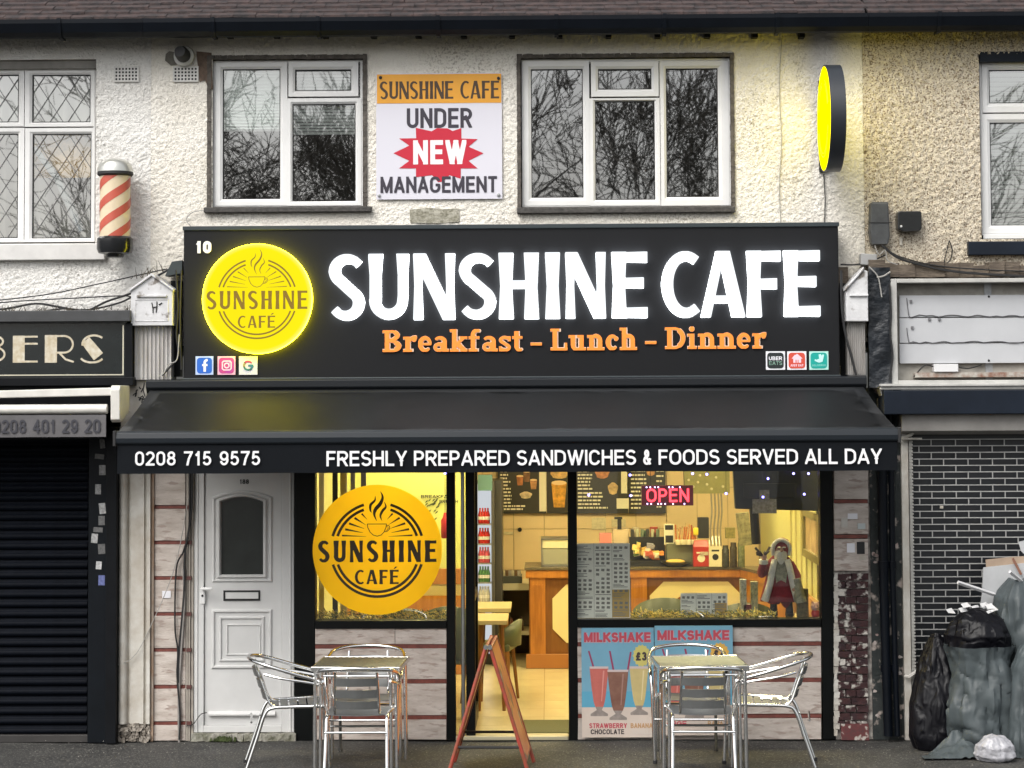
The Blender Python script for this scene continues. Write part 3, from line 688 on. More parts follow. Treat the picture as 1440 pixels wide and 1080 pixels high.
# trims and sills
def trim(parent, px0, py0, px1, py1, Y, w, m, name='window_surround'):
    r = RC(px0, py0, px1, py1, Y); a, b, c, d = r; mb = MB()
    for q in range(40):
        t0, t1 = q / 40, (q + 1) / 40
        mb.rough_box(a + (b - a) * t0, a + (b - a) * t1, Y, .03, d - w, d, .0035)
        if q < 30:
            t0, t1 = q / 30, (q + 1) / 30
            mb.rough_box(a, a + w, Y, .03, c + (d - c) * t0, c + (d - c) * t1, .0025); mb.rough_box(b - w, b, Y, .03, c + (d - c) * t0, c + (d - c) * t1, .0025)
    return mb.build(name, m, parent)
trim(cafe, 291, 77, 516, 293, -.018, .030, seal); trim(cafe, 727, 75, 1033, 293, -.018, .028, seal)
for r in ((286, 290, 522, 298), (727, 290, 1034, 299)):
    a, b, c, d = RC(*r, -.055); MB().prismx([(-.055, c), (-.055, d - .008), (.03, d + .006), (.03, c)], a, b).build('window_sill', dirty_sill, cafe, bev=.004)
a, b, c, d = RC(-150, 341, 147, 366, -.06); MB().prismx([(-.06, c), (-.06, d - .012), (.07, d + .0), (.07, c)], a, b).build('window_sill', mat('sill_white', (.68, .67, .65), .6, var=.15, scale=6), barb, bev=.006)
a, b, c, d = RC(-140, 83, 136, 97, .03); MB().box(a, b, .03, .06, c, d).build('lintel', mat('lintel_shadow_grey', (.27, .26, .24), .8, var=.3), barb)  # grey strip paints in the shadow under the lintel soffit
a, b, c, d = RC(1362, 337, 1570, 358, -.07); MB().prismx([(-.07, c), (-.07, d - .012), (.05, d), (.05, c)], a, b).build('window_sill', navy, vac, bev=.005)
a, b, c, d = RC(1378, 72, 1560, 86, -.01); MB().box(a, b, -.012, .05, c, d).build('lintel', navy, vac)
a, b, c, d = RC(1383, 330, 1560, 337, .03); MB().box(a, b, .03, .06, c, d).build('subsill', pvc, vac)

# ------------------------------------------------------------------ small things on the upper wall
def air_brick(px0, py0, px1, py1, label):
    a, b, c, d = RC(px0, py0, px1, py1, -.018); mb = MB(); nx, nz = 7, 4
    fw = (b - a); fh = d - c; hx = fw / (nx + .6); hz = fh / (nz + .6)
    t = thing('air_brick', label, 'air brick', ((a + b) / 2, -.018, (c + d) / 2), 'air bricks under the eaves')
    xs = [a]; zs = [c]
    for i in range(nx): xs += [a + hx * (i + .5), a + hx * (i + 1.08)]
    xs.append(b)
    for i in range(nz): zs += [c + hz * (i + .5), c + hz * (i + 1.1)]
    zs.append(d)
    for i in range(0, len(xs) - 1, 1):
        for j in range(0, len(zs) - 1, 1):
            if i % 2 == 1 and j % 2 == 1: continue
            mb.box(xs[i], xs[i + 1], -.018, -.004, zs[j], zs[j + 1])
    mb.build('grid', mat('vent_white', (.72, .71, .68), .7, var=.2, scale=20), t)
    MB().box(a + .003, b - .003, -.0145, -.0135, c + .003, d - .003).build('backing', rubber, t)
air_brick(160, 93, 195, 115, 'square-holed white air brick clear of the wall lamp, nearer the lattice window')
air_brick(243, 93, 279, 115, 'square-holed white air brick directly under the round flue cap')
t = thing('camera_dome', 'small black snouted camera in white collar above an air brick', 'camera', (X(258, 78), -.02, Z(258, 78)))
cx, cz = X(260, 80), Z(260, 80)
MB().lathe([(.075, .0), (.08, -.02), (.075, -.05), (.06, -.06)], (cx, -.005, cz), 24, 'y').build('collar', mat('collar_white', (.6, .6, .58), .6, var=.3), t, smooth=True)
MB().tube([(cx, -.05, cz), (cx - .005, -.13, cz + .01), (cx - .01, -.17, cz + .015)], [.055, .052, .04], 18).build('snout', rubber, t, smooth=True)
def patch(name, px, m, label, cat, Y=-.014, d=.012):
    pts = [P(x, y, Y) for x, y in px]; o = MB().prism(pts, Y, Y + d).build(name, m)
    o.data.transform(Matrix.Translation((-pts[0][0], 0, -pts[0][1]))); o.location = (pts[0][0], 0, pts[0][1]); return tag(o, label, cat)
patch('render_patch', [(276, 72), (297, 74), (299, 126), (292, 122), (288, 112), (281, 115), (279, 100), (277, 84)], mat('bare_render', (.17, .12, .09), .95, var=.4, scale=20, bump=.8, bscale=60), 'bare brown render patch between the flue and the narrow blind window', 'wall patch')
patch('cement_patch', [(233, 76), (238, 72), (250, 74), (252, 90), (240, 92), (232, 85)], mat('cement', (.20, .19, .165), .95, var=.3, scale=30), 'small grey cement patch behind the snouted camera', 'wall patch')
patch('stained_patch', [(576, 295), (600, 292), (622, 294), (645, 293), (646, 312), (610, 314), (577, 313)], mat('mossy_patch', (.46, .44, .37), .95, col2=(.20, .19, .14), scale=30, bump=.8, bscale=60), 'grey stained patch of roughcast just below the management banner', 'wall patch')

# banner
t = thing('banner', 'white and orange vinyl banner announcing new management between the upper windows', 'banner', (X(617, 191), -.02, Z(617, 191)))
a, b, c, d = RC(529, 103, 706, 280, -.022)
mb = MB(); nx, nz = 24, 24
for i in range(nx + 1):
    for j in range(nz + 1):
        x = a + (b - a) * i / nx; z = c + (d - c) * j / nz
        mb.v.append((x, -.0225 + .0008 * noise.noise((x * 3, z * 3, 4)) + .001 * math.exp(-((j - nz) ** 2 + (i - nx) ** 2) / 8), z))
mb.f = [(i * (nz + 1) + j, (i + 1) * (nz + 1) + j, (i + 1) * (nz + 1) + j + 1, i * (nz + 1) + j + 1) for i in range(nx) for j in range(nz)]
mb.build('vinyl', mat('vinyl_white', (.66, .65, .72), .45), t, smooth=True)
a, b, c, d = RC(530, 104, 705, 145, -.025); MB().box(a, b, -.0245, -.0236, c, d).build('orange_band', mat('vinyl_orange', (.78, .36, .03), .45, var=.1, scale=3), t)
ink = mat('dark_ink', (.035, .03, .045), .5)
ptext('SUNSHINE CAFE', 534, 114, 702, 139, -.0252, 'lettering', mat('brown_ink', (.055, .03, .012), .5), t, style='flare', t=.15, thin=.10, gap=.06, depth=.0003)
ptext('UNDER', 572, 152, 664, 180, -.0242, 'lettering', ink, t, t=.17, depth=.0003)
ptext('MANAGEMENT', 535, 248, 699, 271, -.0258, 'lettering', ink, t, t=.17, depth=.0003)
star = [(632, 705), (705, 670), (658, 637), (737, 636), (735, 588), (808, 604), (832, 590), (880, 590), (905, 603), (945, 589), (945, 637), (1020, 640), (978, 675), (1047, 705), (978, 740), (1020, 775), (942, 775), (942, 822), (890, 806), (862, 836), (838, 838), (810, 806), (736, 815), (736, 775), (658, 775), (705, 740)]
MB().prism([P(360 + x * .3056, y * .3056, -.0246) for x, y in star], -.0246, -.0240).build('starburst', mat('red_ink', (.52, .010, .035), .5), t)
ptext('NEW', 581, 197, 656, 231, -.0256, 'lettering', white_print, t, t=.2, depth=.0003)
for px, py in ((535, 109), (701, 110), (533, 275), (701, 274)):
    MB().lathe([(.012, 0), (.012, -.006), (.005, -.008)], (X(px, py, -.03), -.026, Z(px, py, -.03)), 12, 'y').build('eyelet', steel if py > 200 else rubber, t)

# projecting round sign
YN, YF_ = -.86, -.09
cx = X(1170, 166, -.5); cz = Z(1170, 166, -.5); R0 = .385; cy = (YN + YF_) / 2; th = .11
t = thing('projecting_sign', 'round double-sided sign glowing yellow, jutting out from the wall on a bracket', 'sign', (cx, cy, cz))
MB().lathe([(R0 - .006, -th / 2), (R0, -th / 2), (R0, th / 2), (R0 - .006, th / 2), (R0 - .012, th / 2 - .004), (R0 - .012, -th / 2 + .004)], (cx, cy, cz), 64, 'x').build('rim', mat('sign_rim', (.02, .024, .03), .4), t, smooth=True)
yel = emis('sign_yellow_glow', (1.0, .80, .0), 1.8)
for sx in (-1, 1):
    MB().lathe([(.01, 0), (R0 - .012, 0), (R0 - .012, .004 * sx), (.01, .006 * sx)], (cx + sx * (th / 2 - .002), cy, cz), 64, 'x').build('face', yel, t)
    lm = MB()
    for rr, (a0, a1) in ((.725, (197, 343)), (.655, (197, 343)), (.725, (17, 73)), (.655, (17, 73)), (.725, (107, 163)), (.655, (107, 163))):
        lm.tube([(cx + sx * (th / 2 + .004), cy + R0 * rr * math.cos(R_(q)) * 1, cz + R0 * rr * math.sin(R_(q))) for q in np.linspace(a0, a1, 18)], .0028, 4)
    lm.build('ring_print', mat('sign_print', (.25, .17, .0), .6, emit=(.5, .33, 0), estr=.9), t)
mb = MB(); mb.box(cx - .02, cx + .02, YF_ - .01, -.012, cz - .27, cz - .22).box(cx - .02, cx + .02, YF_ - .01, -.012, cz + .22, cz + .27)
mb.box(cx - .035, cx + .035, -.03, -.008, cz - .34, cz + .34); mb.build('bracket', rubber, t)
o = MB().tube([(X(1158, 245), -.02, Z(1158, 245)), (X(1160, 280), -.018, Z(1160, 280)), (X(1159, 318), -.02, Z(1159, 318))], .004, 6).build('sign_cable', cable_m)
tag(o, 'thin black cable hanging from the round glowing sign to the fascia', 'cable')

# barber pole
t = thing('barber_pole', 'red and cream striped barber pole with silver cap and black base', 'barber pole', (X(162, 290, -.2), -.2, Z(162, 357, -.2)))
cx = X(162, 290, -.2); r = .112
def zz(py): return Z(162, py, -.2)
MB().lathe([(.03, zz(223)), (.08, zz(225)), (.115, zz(230)), (.128, zz(237)), (.13, zz(242))], (cx, -.2, 0), 32).build('cap', mat('pole_cap', (.62, .62, .58), .3, metal=.7), t, smooth=True)
MB().lathe([(.13, zz(242)), (.132, zz(246)), (.118, zz(248)), (.11, zz(248))], (cx, -.2, 0), 32).build('cap_rim', rubber, t, smooth=True)
MB().lathe([(.115, zz(333)), (.132, zz(336)), (.133, zz(350)), (.12, zz(356)), (.07, zz(358)), (.06, zz(362)), (.02, zz(363))], (cx, -.2, 0), 32).build('base', mat('pole_base', (.012, .013, .015), .2), t, smooth=True)
MB().box(cx - .03, cx + .03, -.2, -.0, zz(352), zz(340)).box(cx - .03, cx + .03, -.2, 0, zz(242), zz(232)).build('wall_bracket', rubber, t)
z0, z1 = zz(334), zz(248); nst, nn = 40, 48; MBs = {0: MB(), 1: MB()}
for i in range(nst):
    for j in range(nn):
        a0, a1 = 2 * math.pi * j / nn, 2 * math.pi * (j + 1) / nn; za, zb = z0 + (z1 - z0) * i / nst, z0 + (z1 - z0) * (i + 1) / nst
        # smooth diagonal stripes: shear the quads along the helix
        sh = .62; 
        def q(a, z): return (cx + r * math.cos(a), -.2 + r * math.sin(a), z)
        MBs[0].add([q(a0, za), q(a1, za), q(a1, zb), q(a0, zb)], [(0, 1, 2, 3)])
MBs[0].build('cylinder', mat('pole_cream', (.72, .60, .42), .35, var=.1, scale=8), t, smooth=True)
mb = MB(); hgt = z1 - z0; pitch = .155; turns = .46
for k in range(-4, 4):
    for s_ in range(60):
        a = 2 * math.pi * s_ / 60 ; a2 = 2 * math.pi * (s_ + 1) / 60
        rr = r + .0015
        def pt(a, off): return z0 + k * pitch + off + (a - math.pi) / (2 * math.pi) * turns
        v4 = [(a, pt(a, 0)), (a2, pt(a2, 0)), (a2, pt(a2, .068)), (a, pt(a, .068))]
        v4 = [(u, min(max(z, z0 + .001), z1 - .001)) for u, z in v4]
        if v4[3][1] - v4[0][1] < 1e-4 and v4[2][1] - v4[1][1] < 1e-4: continue
        mb.add([(cx + rr * math.cos(u), -.2 + rr * math.sin(u), z) for u, z in v4], [(0, 1, 2, 3)])
mb.build('red_stripe', mat('pole_red', (.52, .10, .065), .35, var=.15, scale=8), t, smooth=True)
# ------------------------------------------------------------------ cafe fascia sign
YS = -.26
t = thing('fascia_sign', 'long black cafe fascia with glowing white capitals and a round yellow light', 'shop sign', (X(720, 430), YS, Z(720, 530)))
a, b, c, d = RC(258, 317, 1180, 531, YS)
MB().box(a, b, YS, .0, c, d).build('signboard', panel_black, t, bev=.006)
mb = MB(); mb.box(a - .006, b + .006, YS - .014, YS + .04, d - .022, d + .008).box(a - .006, b + .006, YS - .008, YS + .04, c - .006, c + .008); mb.build('edge_trim', mat('trim_dark_green', (.03, .04, .045), .4), t, bev=.003)
gl = emis('letter_glow', (.93, .97, 1.0), 5.5)
YL = YS - .045
def fl(ch, x0, x1, i):
    xa, xb, za, zb = RC(x0, 356, x1, 450, YL); 
    zc = P((x0 + x1) / 2, 451 - 6.0 * (((x0 + x1) / 2 - 460) / 700), YL)[1]; zc2 = P((x0 + x1) / 2, 357.5 - 6.0 * (((x0 + x1) / 2 - 460) / 700), YL)[1]
    H = zc2 - zc; W = (xb - xa) / H; g = MB()
    loops_to(g, glyph('flare', ch, W, .178, .145), lambda u: xa + u * H, lambda v: zc + v * H, YL, YS - .012)
    lt_ = g.build('letter', gl, t); bd = g.__class__(); loops_to(bd, glyph('flare', ch, W, .178, .145), lambda u: xa + u * H, lambda v: zc + v * H, YL - .0015, YL - .0015); bd.build('letter_face', emis('letter_face_glow', (.93, .97, 1.0), .95), lt_)
for ch, x0, x1 in (('S', 462, 513), ('U', 518, 575), ('N', 581, 640), ('S', 645, 698), ('H', 701, 758), ('I', 765, 789.5), ('N', 795, 852), ('E', 860, 911), ('C', 929, 984), ('A', 984, 1048), ('F', 1050, 1099), ('E', 1102, 1154)): fl(ch, x0, x1, 0)
org = mat('orange_acrylic', (.85, .25, .035), .4, emit=(1, .3, .04), estr=.12); pale = mat('pale_edge', (.75, .55, .42), .5)
for s_, x0, x1, y0, y1 in (('Breakfast', 538, 736, 463, 494.5), ('-', 746, 762, 463, 494), ('Lunch', 774, 896, 461, 492.5), ('-', 907, 923, 461, 492), ('Dinner', 935, 1078, 459, 490.5)):
    A = RC(x0, y0, x1, y1, YS - .012); text(s_, *A, YS - .012, 'lettering', pale, t, style='slab', t=.235, thin=.140, gap=.045, depth=.008)
    text(s_, *A, YS - .016, 'lettering', org, t, style='slab', t=.20, thin=.11, gap=.045, depth=.003)
ptext('10', 275, 339, 297, 356, YS - .012, 'house_number', white_print, t, t=.27, depth=.008)
# round light
cx, cz = P(361.5, 420, YS - .06); R0 = 77.5 / 193.2
MB().lathe([(R0 - .004, YS - .06), (R0, YS - .055), (R0, YS - .012), (R0 - .006, YS - .012)], (cx, 0, cz), 72, 'y').build('round_light_box', emis('yellow_side', (1.0, .84, .02), 15), t)
face = mat('round_light', (.8, .7, .05), .5, emit=(1.0, .86, .01), estr=1.0)
fm = bpy.data.materials.new('round_light_face'); fm.use_nodes = True; n_ = fm.node_tree.nodes; l_ = fm.node_tree.links; n_.remove(n_['Principled BSDF'])
tc = n_.new('ShaderNodeTexCoord'); vl = n_.new('ShaderNodeVectorMath'); vl.operation = 'LENGTH'; mpn = n_.new('ShaderNodeMapping')
em = n_.new('ShaderNodeEmission'); rp = n_.new('ShaderNodeValToRGB'); e_ = rp.color_ramp.elements
e_[0].position = .5; e_[0].color = (1, .84, .010, 1); e_[1].position = .99; e_[1].color = (1, .93, .16, 1); e2 = e_.new(.92); e2.color = (1, .88, .01, 1)
dv = n_.new('ShaderNodeMath'); dv.operation = 'DIVIDE'; dv.inputs[1].default_value = R0
l_.new(tc.outputs['Object'], mpn.inputs[0]); l_.new(mpn.outputs[0], vl.inputs[0]); l_.new(vl.outputs['Value'], dv.inputs[0]); l_.new(dv.outputs[0], rp.inputs[0]); l_.new(rp.outputs[0], em.inputs[0]); em.inputs[1].default_value = .70
l_.new(em.outputs[0], n_['Material Output'].inputs[0])
o = MB().lathe([(.0001, 0), (R0 - .004, 0), (R0 - .004, .004), (.0001, .004)], (0, 0, 0), 72, 'y').build('light_face', fm)
o.parent = t; o.location = Vector((cx, YS - .064, cz)) - t.location; ORG[o.name] = ORG[t.name]
def logo(cx, cz, R, Y, m, parent, heavy):
    """cafe roundel: broken double ring, rays, cup, steam and two lines of lettering"""
    mb = MB(); k = 1 if heavy else .7
    def ring(rr, w, a0, a1):
        n = 40; vs = []
        for i in range(n + 1):
            a = R_(a0 + (a1 - a0) * i / n)
            for q in (rr - w / 2, rr + w / 2): vs.append((cx + R * q * math.cos(a), Y, cz + R * q * math.sin(a)))
        mb.add(vs, [(2 * i, 2 * i + 1, 2 * i + 3, 2 * i + 2) for i in range(n)])
    for rr, w_ in ((.72, .042), (.648, .042)):
        q = R_(0); lo = math.degrees(math.asin(.21 / rr)); hi = math.degrees(math.acos(.205 / rr)); lb = math.degrees(math.asin(.225 / rr))
        ring(rr, w_ * k, lo, hi); ring(rr, w_ * k, 180 - hi, 180 - lo); ring(rr, w_ * k, 180 + lb, 360 - lb)
    for sx in (1, -1):
        for (x0, y0), (x1, y1), w_ in (((-.545, .22), (-.17, .203), .026), ((-.495, .315), (-.22, .262), .034), ((-.435, .405), (-.20, .325), .034), ((-.35, .49), (-.18, .385), .034), ((-.24, .555), (-.155, .465), .028)):
            if sx < 0: x0, x1 = -x0, -x1
            L = math.hypot(x1 - x0, y1 - y0); nx, nz = -(y1 - y0) / L * w_ / 2, (x1 - x0) / L * w_ / 2
            kk = 1 if heavy else .6
            mb.add([(cx + R * (x0 + nx * kk), Y, cz + R * (y0 + nz * kk)), (cx + R * (x0 - nx * kk), Y, cz + R * (y0 - nz * kk)), (cx + R * (x1 - nx * .12), Y, cz + R * (y1 - nz * .12)), (cx + R * (x1 + nx * .12), Y, cz + R * (y1 + nz * .12))], [(0, 1, 2, 3)])
    def line(pts, ws):
        n = len(pts); vs = []
        for i, (x, y) in enumerate(pts):
            dx = pts[min(i + 1, n - 1)][0] - pts[max(i - 1, 0)][0]; dy = pts[min(i + 1, n - 1)][1] - pts[max(i - 1, 0)][1]; L = math.hypot(dx, dy) or 1
            w_ = ws[i] / 2; vs += [(cx + R * (x - dy / L * w_), Y, cz + R * (y + dx / L * w_)), (cx + R * (x + dy / L * w_), Y, cz + R * (y - dx / L * w_))]
        mb.add(vs, [(2 * i, 2 * i + 1, 2 * i + 3, 2 * i + 2) for i in range(n - 1)])
    cup = [(-.158, .395), (.148, .395)] ; line(cup, [.012] * 2)
    line([(-.152, .392), (-.145, .34), (-.11, .27), (-.06, .225), (0, .208), (.06, .225), (.105, .27), (.135, .34), (.145, .392)], [.012] * 9)
    line([(.145, .37), (.175, .375), (.195, .35), (.185, .31), (.15, .28), (.115, .275)], [.012] * 6); line([(.14, .35), (.165, .352), (.172, .33), (.15, .30), (.13, .295)], [.009] * 5)
    def sm(P0, w_):
        pts = []; ws = []
        for i in range(len(P0) - 1):
            a, b, c, d = P0[max(i - 1, 0)], P0[i], P0[i + 1], P0[min(i + 2, len(P0) - 1)]
            for q in range(6):
                u = q / 6; pts.append(tuple(.5 * ((2 * b[j]) + (c[j] - a[j]) * u + (2 * a[j] - 5 * b[j] + 4 * c[j] - d[j]) * u * u + (3 * b[j] - a[j] - 3 * c[j] + d[j]) * u ** 3) for j in (0, 1)))
        pts.append(P0[-1]); n = len(pts); line(pts, [max(.002, w_ * math.sin(math.pi * (i + .3) / (n - .4))) for i in range(n)])
    ks = 1 if heavy else .55
    sm([(.05, .90), (.085, .81), (.05, .71), (-.025, .62), (-.045, .54), (-.005, .44)], .058 * ks)
    sm([(-.03, .83), (-.035, .76), (-.10, .69), (-.105, .61), (-.085, .57)], .040 * ks)
    sm([(.11, .74), (.135, .66), (.085, .60), (.05, .52), (.075, .445)], .040 * ks)
    text('SUNSHINE', cx - .915 * R, cx + .915 * R, cz - .192 * R, cz + .142 * R, Y, 'x', m, parent, style='flare', t=.20 if heavy else .17, thin=.13 if heavy else .11, gap=.17, mb=mb)
    text('CAFÉ', cx - .35 * R, cx + .33 * R, cz - .53 * R, cz - .31 * R, Y, 'x', m, parent, style='flare', t=.20 if heavy else .17, thin=.12 if heavy else .10, gap=.12, mb=mb)
    return mb.build('logo_print', m, parent)
logo(cx, cz, R0, YS - .0665, mat('light_logo_print', (.10, .06, .0), .6, emit=(.30, .17, .0), estr=.35), t, False)
# stickers
def sticker(x0, y0, x1, y1, base, edge):
    s_ = MB(); A = RC(x0, y0, x1, y1, YS - .010); s_.box(A[0], A[1], YS - .010, YS - .009, A[2], A[3]); o = s_.build('sticker', edge, t)
    q = .010; B_ = (A[0] + q, A[1] - q, A[2] + q, A[3] - q); r = .022 if base else 0
    if base:
        pts = []
        for (ux, uz, a0) in ((B_[1] - r, B_[3] - r, 0), (B_[0] + r, B_[3] - r, 90), (B_[0] + r, B_[2] + r, 180), (B_[1] - r, B_[2] + r, 270)):
            pts += [(ux + r * math.cos(R_(a0 + k * 30)), uz + r * math.sin(R_(a0 + k * 30))) for k in range(4)]
        MB().prism(pts, YS - .012, YS - .0105).build('field', base, o)
    return o, B_
def strokes_mesh(B_, st, m, parent, Y, name='mark'):
    a, b, c, d = B_; H = d - c; L = trace(st, (b - a) / H, 1, res=60); g = MB(); loops_to(g, L, lambda u: a + u * H, lambda v: c + v * H, Y, Y + .0008); return g.build(name, m, parent)
lw = mat('sticker_white', (.78, .78, .82), .5)
o, B_ = sticker(275, 501, 300, 527, mat('sticker_blue', (.015, .12, .55), .5), mat('sticker_pale_blue', (.5, .6, .85), .5))
strokes_mesh(B_, [([(.50, .1), (.50, .68)] + arc(.66, .68, .16, .16, 180, 90, 6), .16, .16, 0), ([(.33, .53), (.68, .53)], .13, .13, 0)], lw, o, YS - .0135)
o, B_ = sticker(306, 501, 331, 527, mat('sticker_pink', (.62, .05, .10), .5, col2=(.42, .05, .30), scale=14), mat('sticker_pale_pink', (.80, .45, .55), .5))
strokes_mesh(B_, [([(.3, .22), (.7, .22), (.78, .3), (.78, .7), (.7, .78), (.3, .78), (.22, .7), (.22, .3), (.3, .22)], .08, .08, .02), (arc(.5, .5, .15, .15, 0, 360, 20), .08, .08, 0), ([(.66, .66), (.67, .67)], .06, .06, .02)], mat('pink_white', (.85, .6, .68), .5), o, YS - .0135)
o, B_ = sticker(336, 501, 362, 527, None, mat('sticker_grey', (.60, .60, .62), .5))
for (a0, a1), cc in (((40, 140), (.42, .05, .12)), ((140, 200), (.30, .27, .10)), ((200, 300), (.05, .20, .16)), ((300, 360), (.03, .16, .20))):
    st = [(arc(.5, .5, .27, .27, a0, a1, 12), .12, .12, 0)]
    if a0 == 300: st.append(([(.5, .5), (.83, .5)], .12, .12, 0))
    strokes_mesh(B_, st, mat('mark_%d' % a0, cc, .5), o, YS - .0135)
o, B_ = sticker(1077, 494, 1104, 520, mat('sticker_black', (.012, .018, .018), .5), lw)
a, b, c, d = B_; h = d - c
text('UBER', a + .012, b - .012, c + h * .52, c + h * .76, YS - .0135, 'lettering', lw, o, t=.2, depth=.0008); text('EATS', a + .014, b - .012, c + h * .22, c + h * .45, YS - .0135, 'lettering', mat('eats_green', (.25, .42, .33), .5), o, t=.13, depth=.0008)
o, B_ = sticker(1107, 494, 1134, 520, mat('sticker_red', (.60, .07, .04), .5), lw)
a, b, c, d = B_; q = lambda u, v: (a + (b - a) * u, c + (d - c) * v)
MB().prism([q(.28, .36), (q(.28, .62)), q(.18, .62), q(.38, .86), q(.45, .86), q(.5, .94), q(.58, .88), q(.86, .62), q(.76, .62), q(.76, .36), q(.6, .36), q(.6, .55), q(.55, .55), q(.55, .36), q(.48, .36), q(.48, .55), q(.42, .55), q(.42, .36)], YS - .0135, YS - .0126).build('mark', mat('pink_white', (.8, .6, .6), .5), o)
text('JUST EAT', a + .012, b - .012, c + h * .12, c + h * .26, YS - .0135, 'lettering', mat('pink_white', (.8, .6, .6), .5), o, t=.24, depth=.0008)
o, B_ = sticker(1138, 494, 1165, 520, mat('sticker_teal', (.0, .34, .29), .5), mat('sticker_pale_teal', (.45, .72, .66), .5))
a, b, c, d = B_
MB().prism([q(.48, .88), q(.62, .92), q(.68, .8), q(.74, .9), q(.82, .86), q(.78, .66), q(.72, .42), q(.5, .36), q(.24, .48), q(.26, .6), q(.36, .55), q(.52, .62)], YS - .0135, YS - .0126).build('mark', mat('mint_mark', (.5, .80, .76), .5), o)
text('DELIVEROO', a + .01, b - .01, c + h * .14, c + h * .26, YS - .0135, 'lettering', mat('mint_text', (.2, .6, .52), .5), o, t=.22, depth=.0008)

# ------------------------------------------------------------------ awning
YC = -.30; YB = -1.28
canvas = mat('awning_canvas', (.022, .024, .027), .50, spec=.5, var=.35, scale=1.3, bump=.25, bscale=400, bdist=.001)
t = thing('awning', 'black fabric awning over the cafe front with white lettering on its valance', 'awning', (X(720, 600), 0, Z(720, 545)))
a, b, c, d = RC(205, 531, 1219, 545, YC)
MB().prismx([(YC, c + .012), (YC - .0, d - .01), (YC + .03, d), (.0, d), (0, c - .03), (YC + .04, c - .03)], a, b).build('cassette', mat('cassette_black', (.012, .014, .017), .4, spec=.3), t, bev=.004)
ca, cb = X(211, 546, YC + .02), X(1214, 546, YC + .02); fa, fb = X(164, 606, YB), X(1262, 606, YB); zt_, zb_ = Z(720, 547, YC + .02), Z(720, 607, YB)
mb = MB(); nx, ny = 60, 16
for j in range(ny + 1):
    v = j / ny
    for i in range(nx + 1):
        u = i / nx; x = (ca + (cb - ca) * u) * (1 - v) + (fa + (fb - fa) * u) * v
        mb.v.append((x, (YC + .02) * (1 - v) + YB * v, zt_ * (1 - v) + zb_ * v - .020 * math.sin(math.pi * v) + .004 * noise.noise((x * 1.1, v * 2, 0)) * math.sin(math.pi * v)))
mb.f = [(j * (nx + 1) + i, j * (nx + 1) + i + 1, (j + 1) * (nx + 1) + i + 1, (j + 1) * (nx + 1) + i) for j in range(ny) for i in range(nx)]
cv = mb.build('canvas', canvas, t, smooth=True)
for k in range(1, 5):
    u = k / 5 + .003; g_ = MB(); pts = []
    for j in range(0, ny + 1):
        v = j / ny; x = (ca + (cb - ca) * u) * (1 - v) + (fa + (fb - fa) * u) * v; pts.append((x, (YC + .02) * (1 - v) + YB * v, zt_ * (1 - v) + zb_ * v - .020 * math.sin(math.pi * v) + .004 * noise.noise((x * 1.1, v * 2, 0)) * math.sin(math.pi * v) + .0022))
    g_.v = [q for p in pts for q in ((p[0] - .006, p[1], p[2]), (p[0] + .006, p[1], p[2]))]; g_.f = [(2 * i, 2 * i + 1, 2 * i + 3, 2 * i + 2) for i in range(len(pts) - 1)]
    g_.build('seam', mat('seam_black', (.008, .009, .011), .6, spec=.25), t); sm_ = cv.modifiers.new('thick', 'SOLIDIFY'); sm_.thickness = .003
a, b, c, d = RC(161, 605, 1265, 623, YB - .03)
MB().prismx([(YB - .03, c + .012), (YB - .035, (c + d) / 2), (YB - .025, d - .006), (YB, d + .006), (YB + .05, d), (YB + .05, c), (YB - .02, c)], a, b).build('front_bar', mat('bar_black', (.014, .018, .023), .4, spec=.3), t, bev=.004)
for px in (161, 1265):
    x = X(px, 614, YB - .03); MB().box(x - .01, x + .01, YB - .04, YB + .055, c - .01, d + .008).build('end_cap', rubber, t, bev=.004)
a, b, c, d = RC(165, 622, 1262, 664, YB - .01); mb = MB(); n = 160
for i in range(n + 1):
    x = a + (b - a) * i / n; wv = .006 * noise.noise((x * 1.5, 0, 1)); mb.v += [(x, YB - .012, d), (x, YB - .012 + wv * .5, (c + d) / 2), (x, YB - .012 + wv * 1.5, c + .003 * noise.noise((x * 2, 5, 1)))]
mb.f = [q for i in range(n) for q in ((3 * i, 3 * i + 3, 3 * i + 4, 3 * i + 1), (3 * i + 1, 3 * i + 4, 3 * i + 5, 3 * i + 2))]
mb.build('valance', mat('valance_black', (.005, .0065, .009), .7, spec=.12, var=.15, scale=2), t, smooth=True)
ptext('0208 715 9575', 190, 634.5, 366, 654.5, YB - .026, 'lettering', white_print, t, t=.155, depth=.001, space=.30)
A0 = RC(459, 632.5, 1241, 654.0, YB - .026)
text('FRESHLY PREPARED SANDWICHES & FOODS SERVED ALL DAY', *A0, YB - .026, 'lettering', white_print, t, t=.155, depth=.001, space=.26)
for sx, x0 in ((1, fa + .5), (-1, fb - .5)):
    MB().tube([(x0 - sx * .1, -.32, zt_ - .08), (x0 + sx * .45, -.75, zt_ - .24)], .020, 8).tube([(x0 + sx * .45, -.75, zt_ - .24), (x0 + sx * .05, YB + .06, zb_ - .06)], .018, 8).build('folding_arm', black_paint, t)

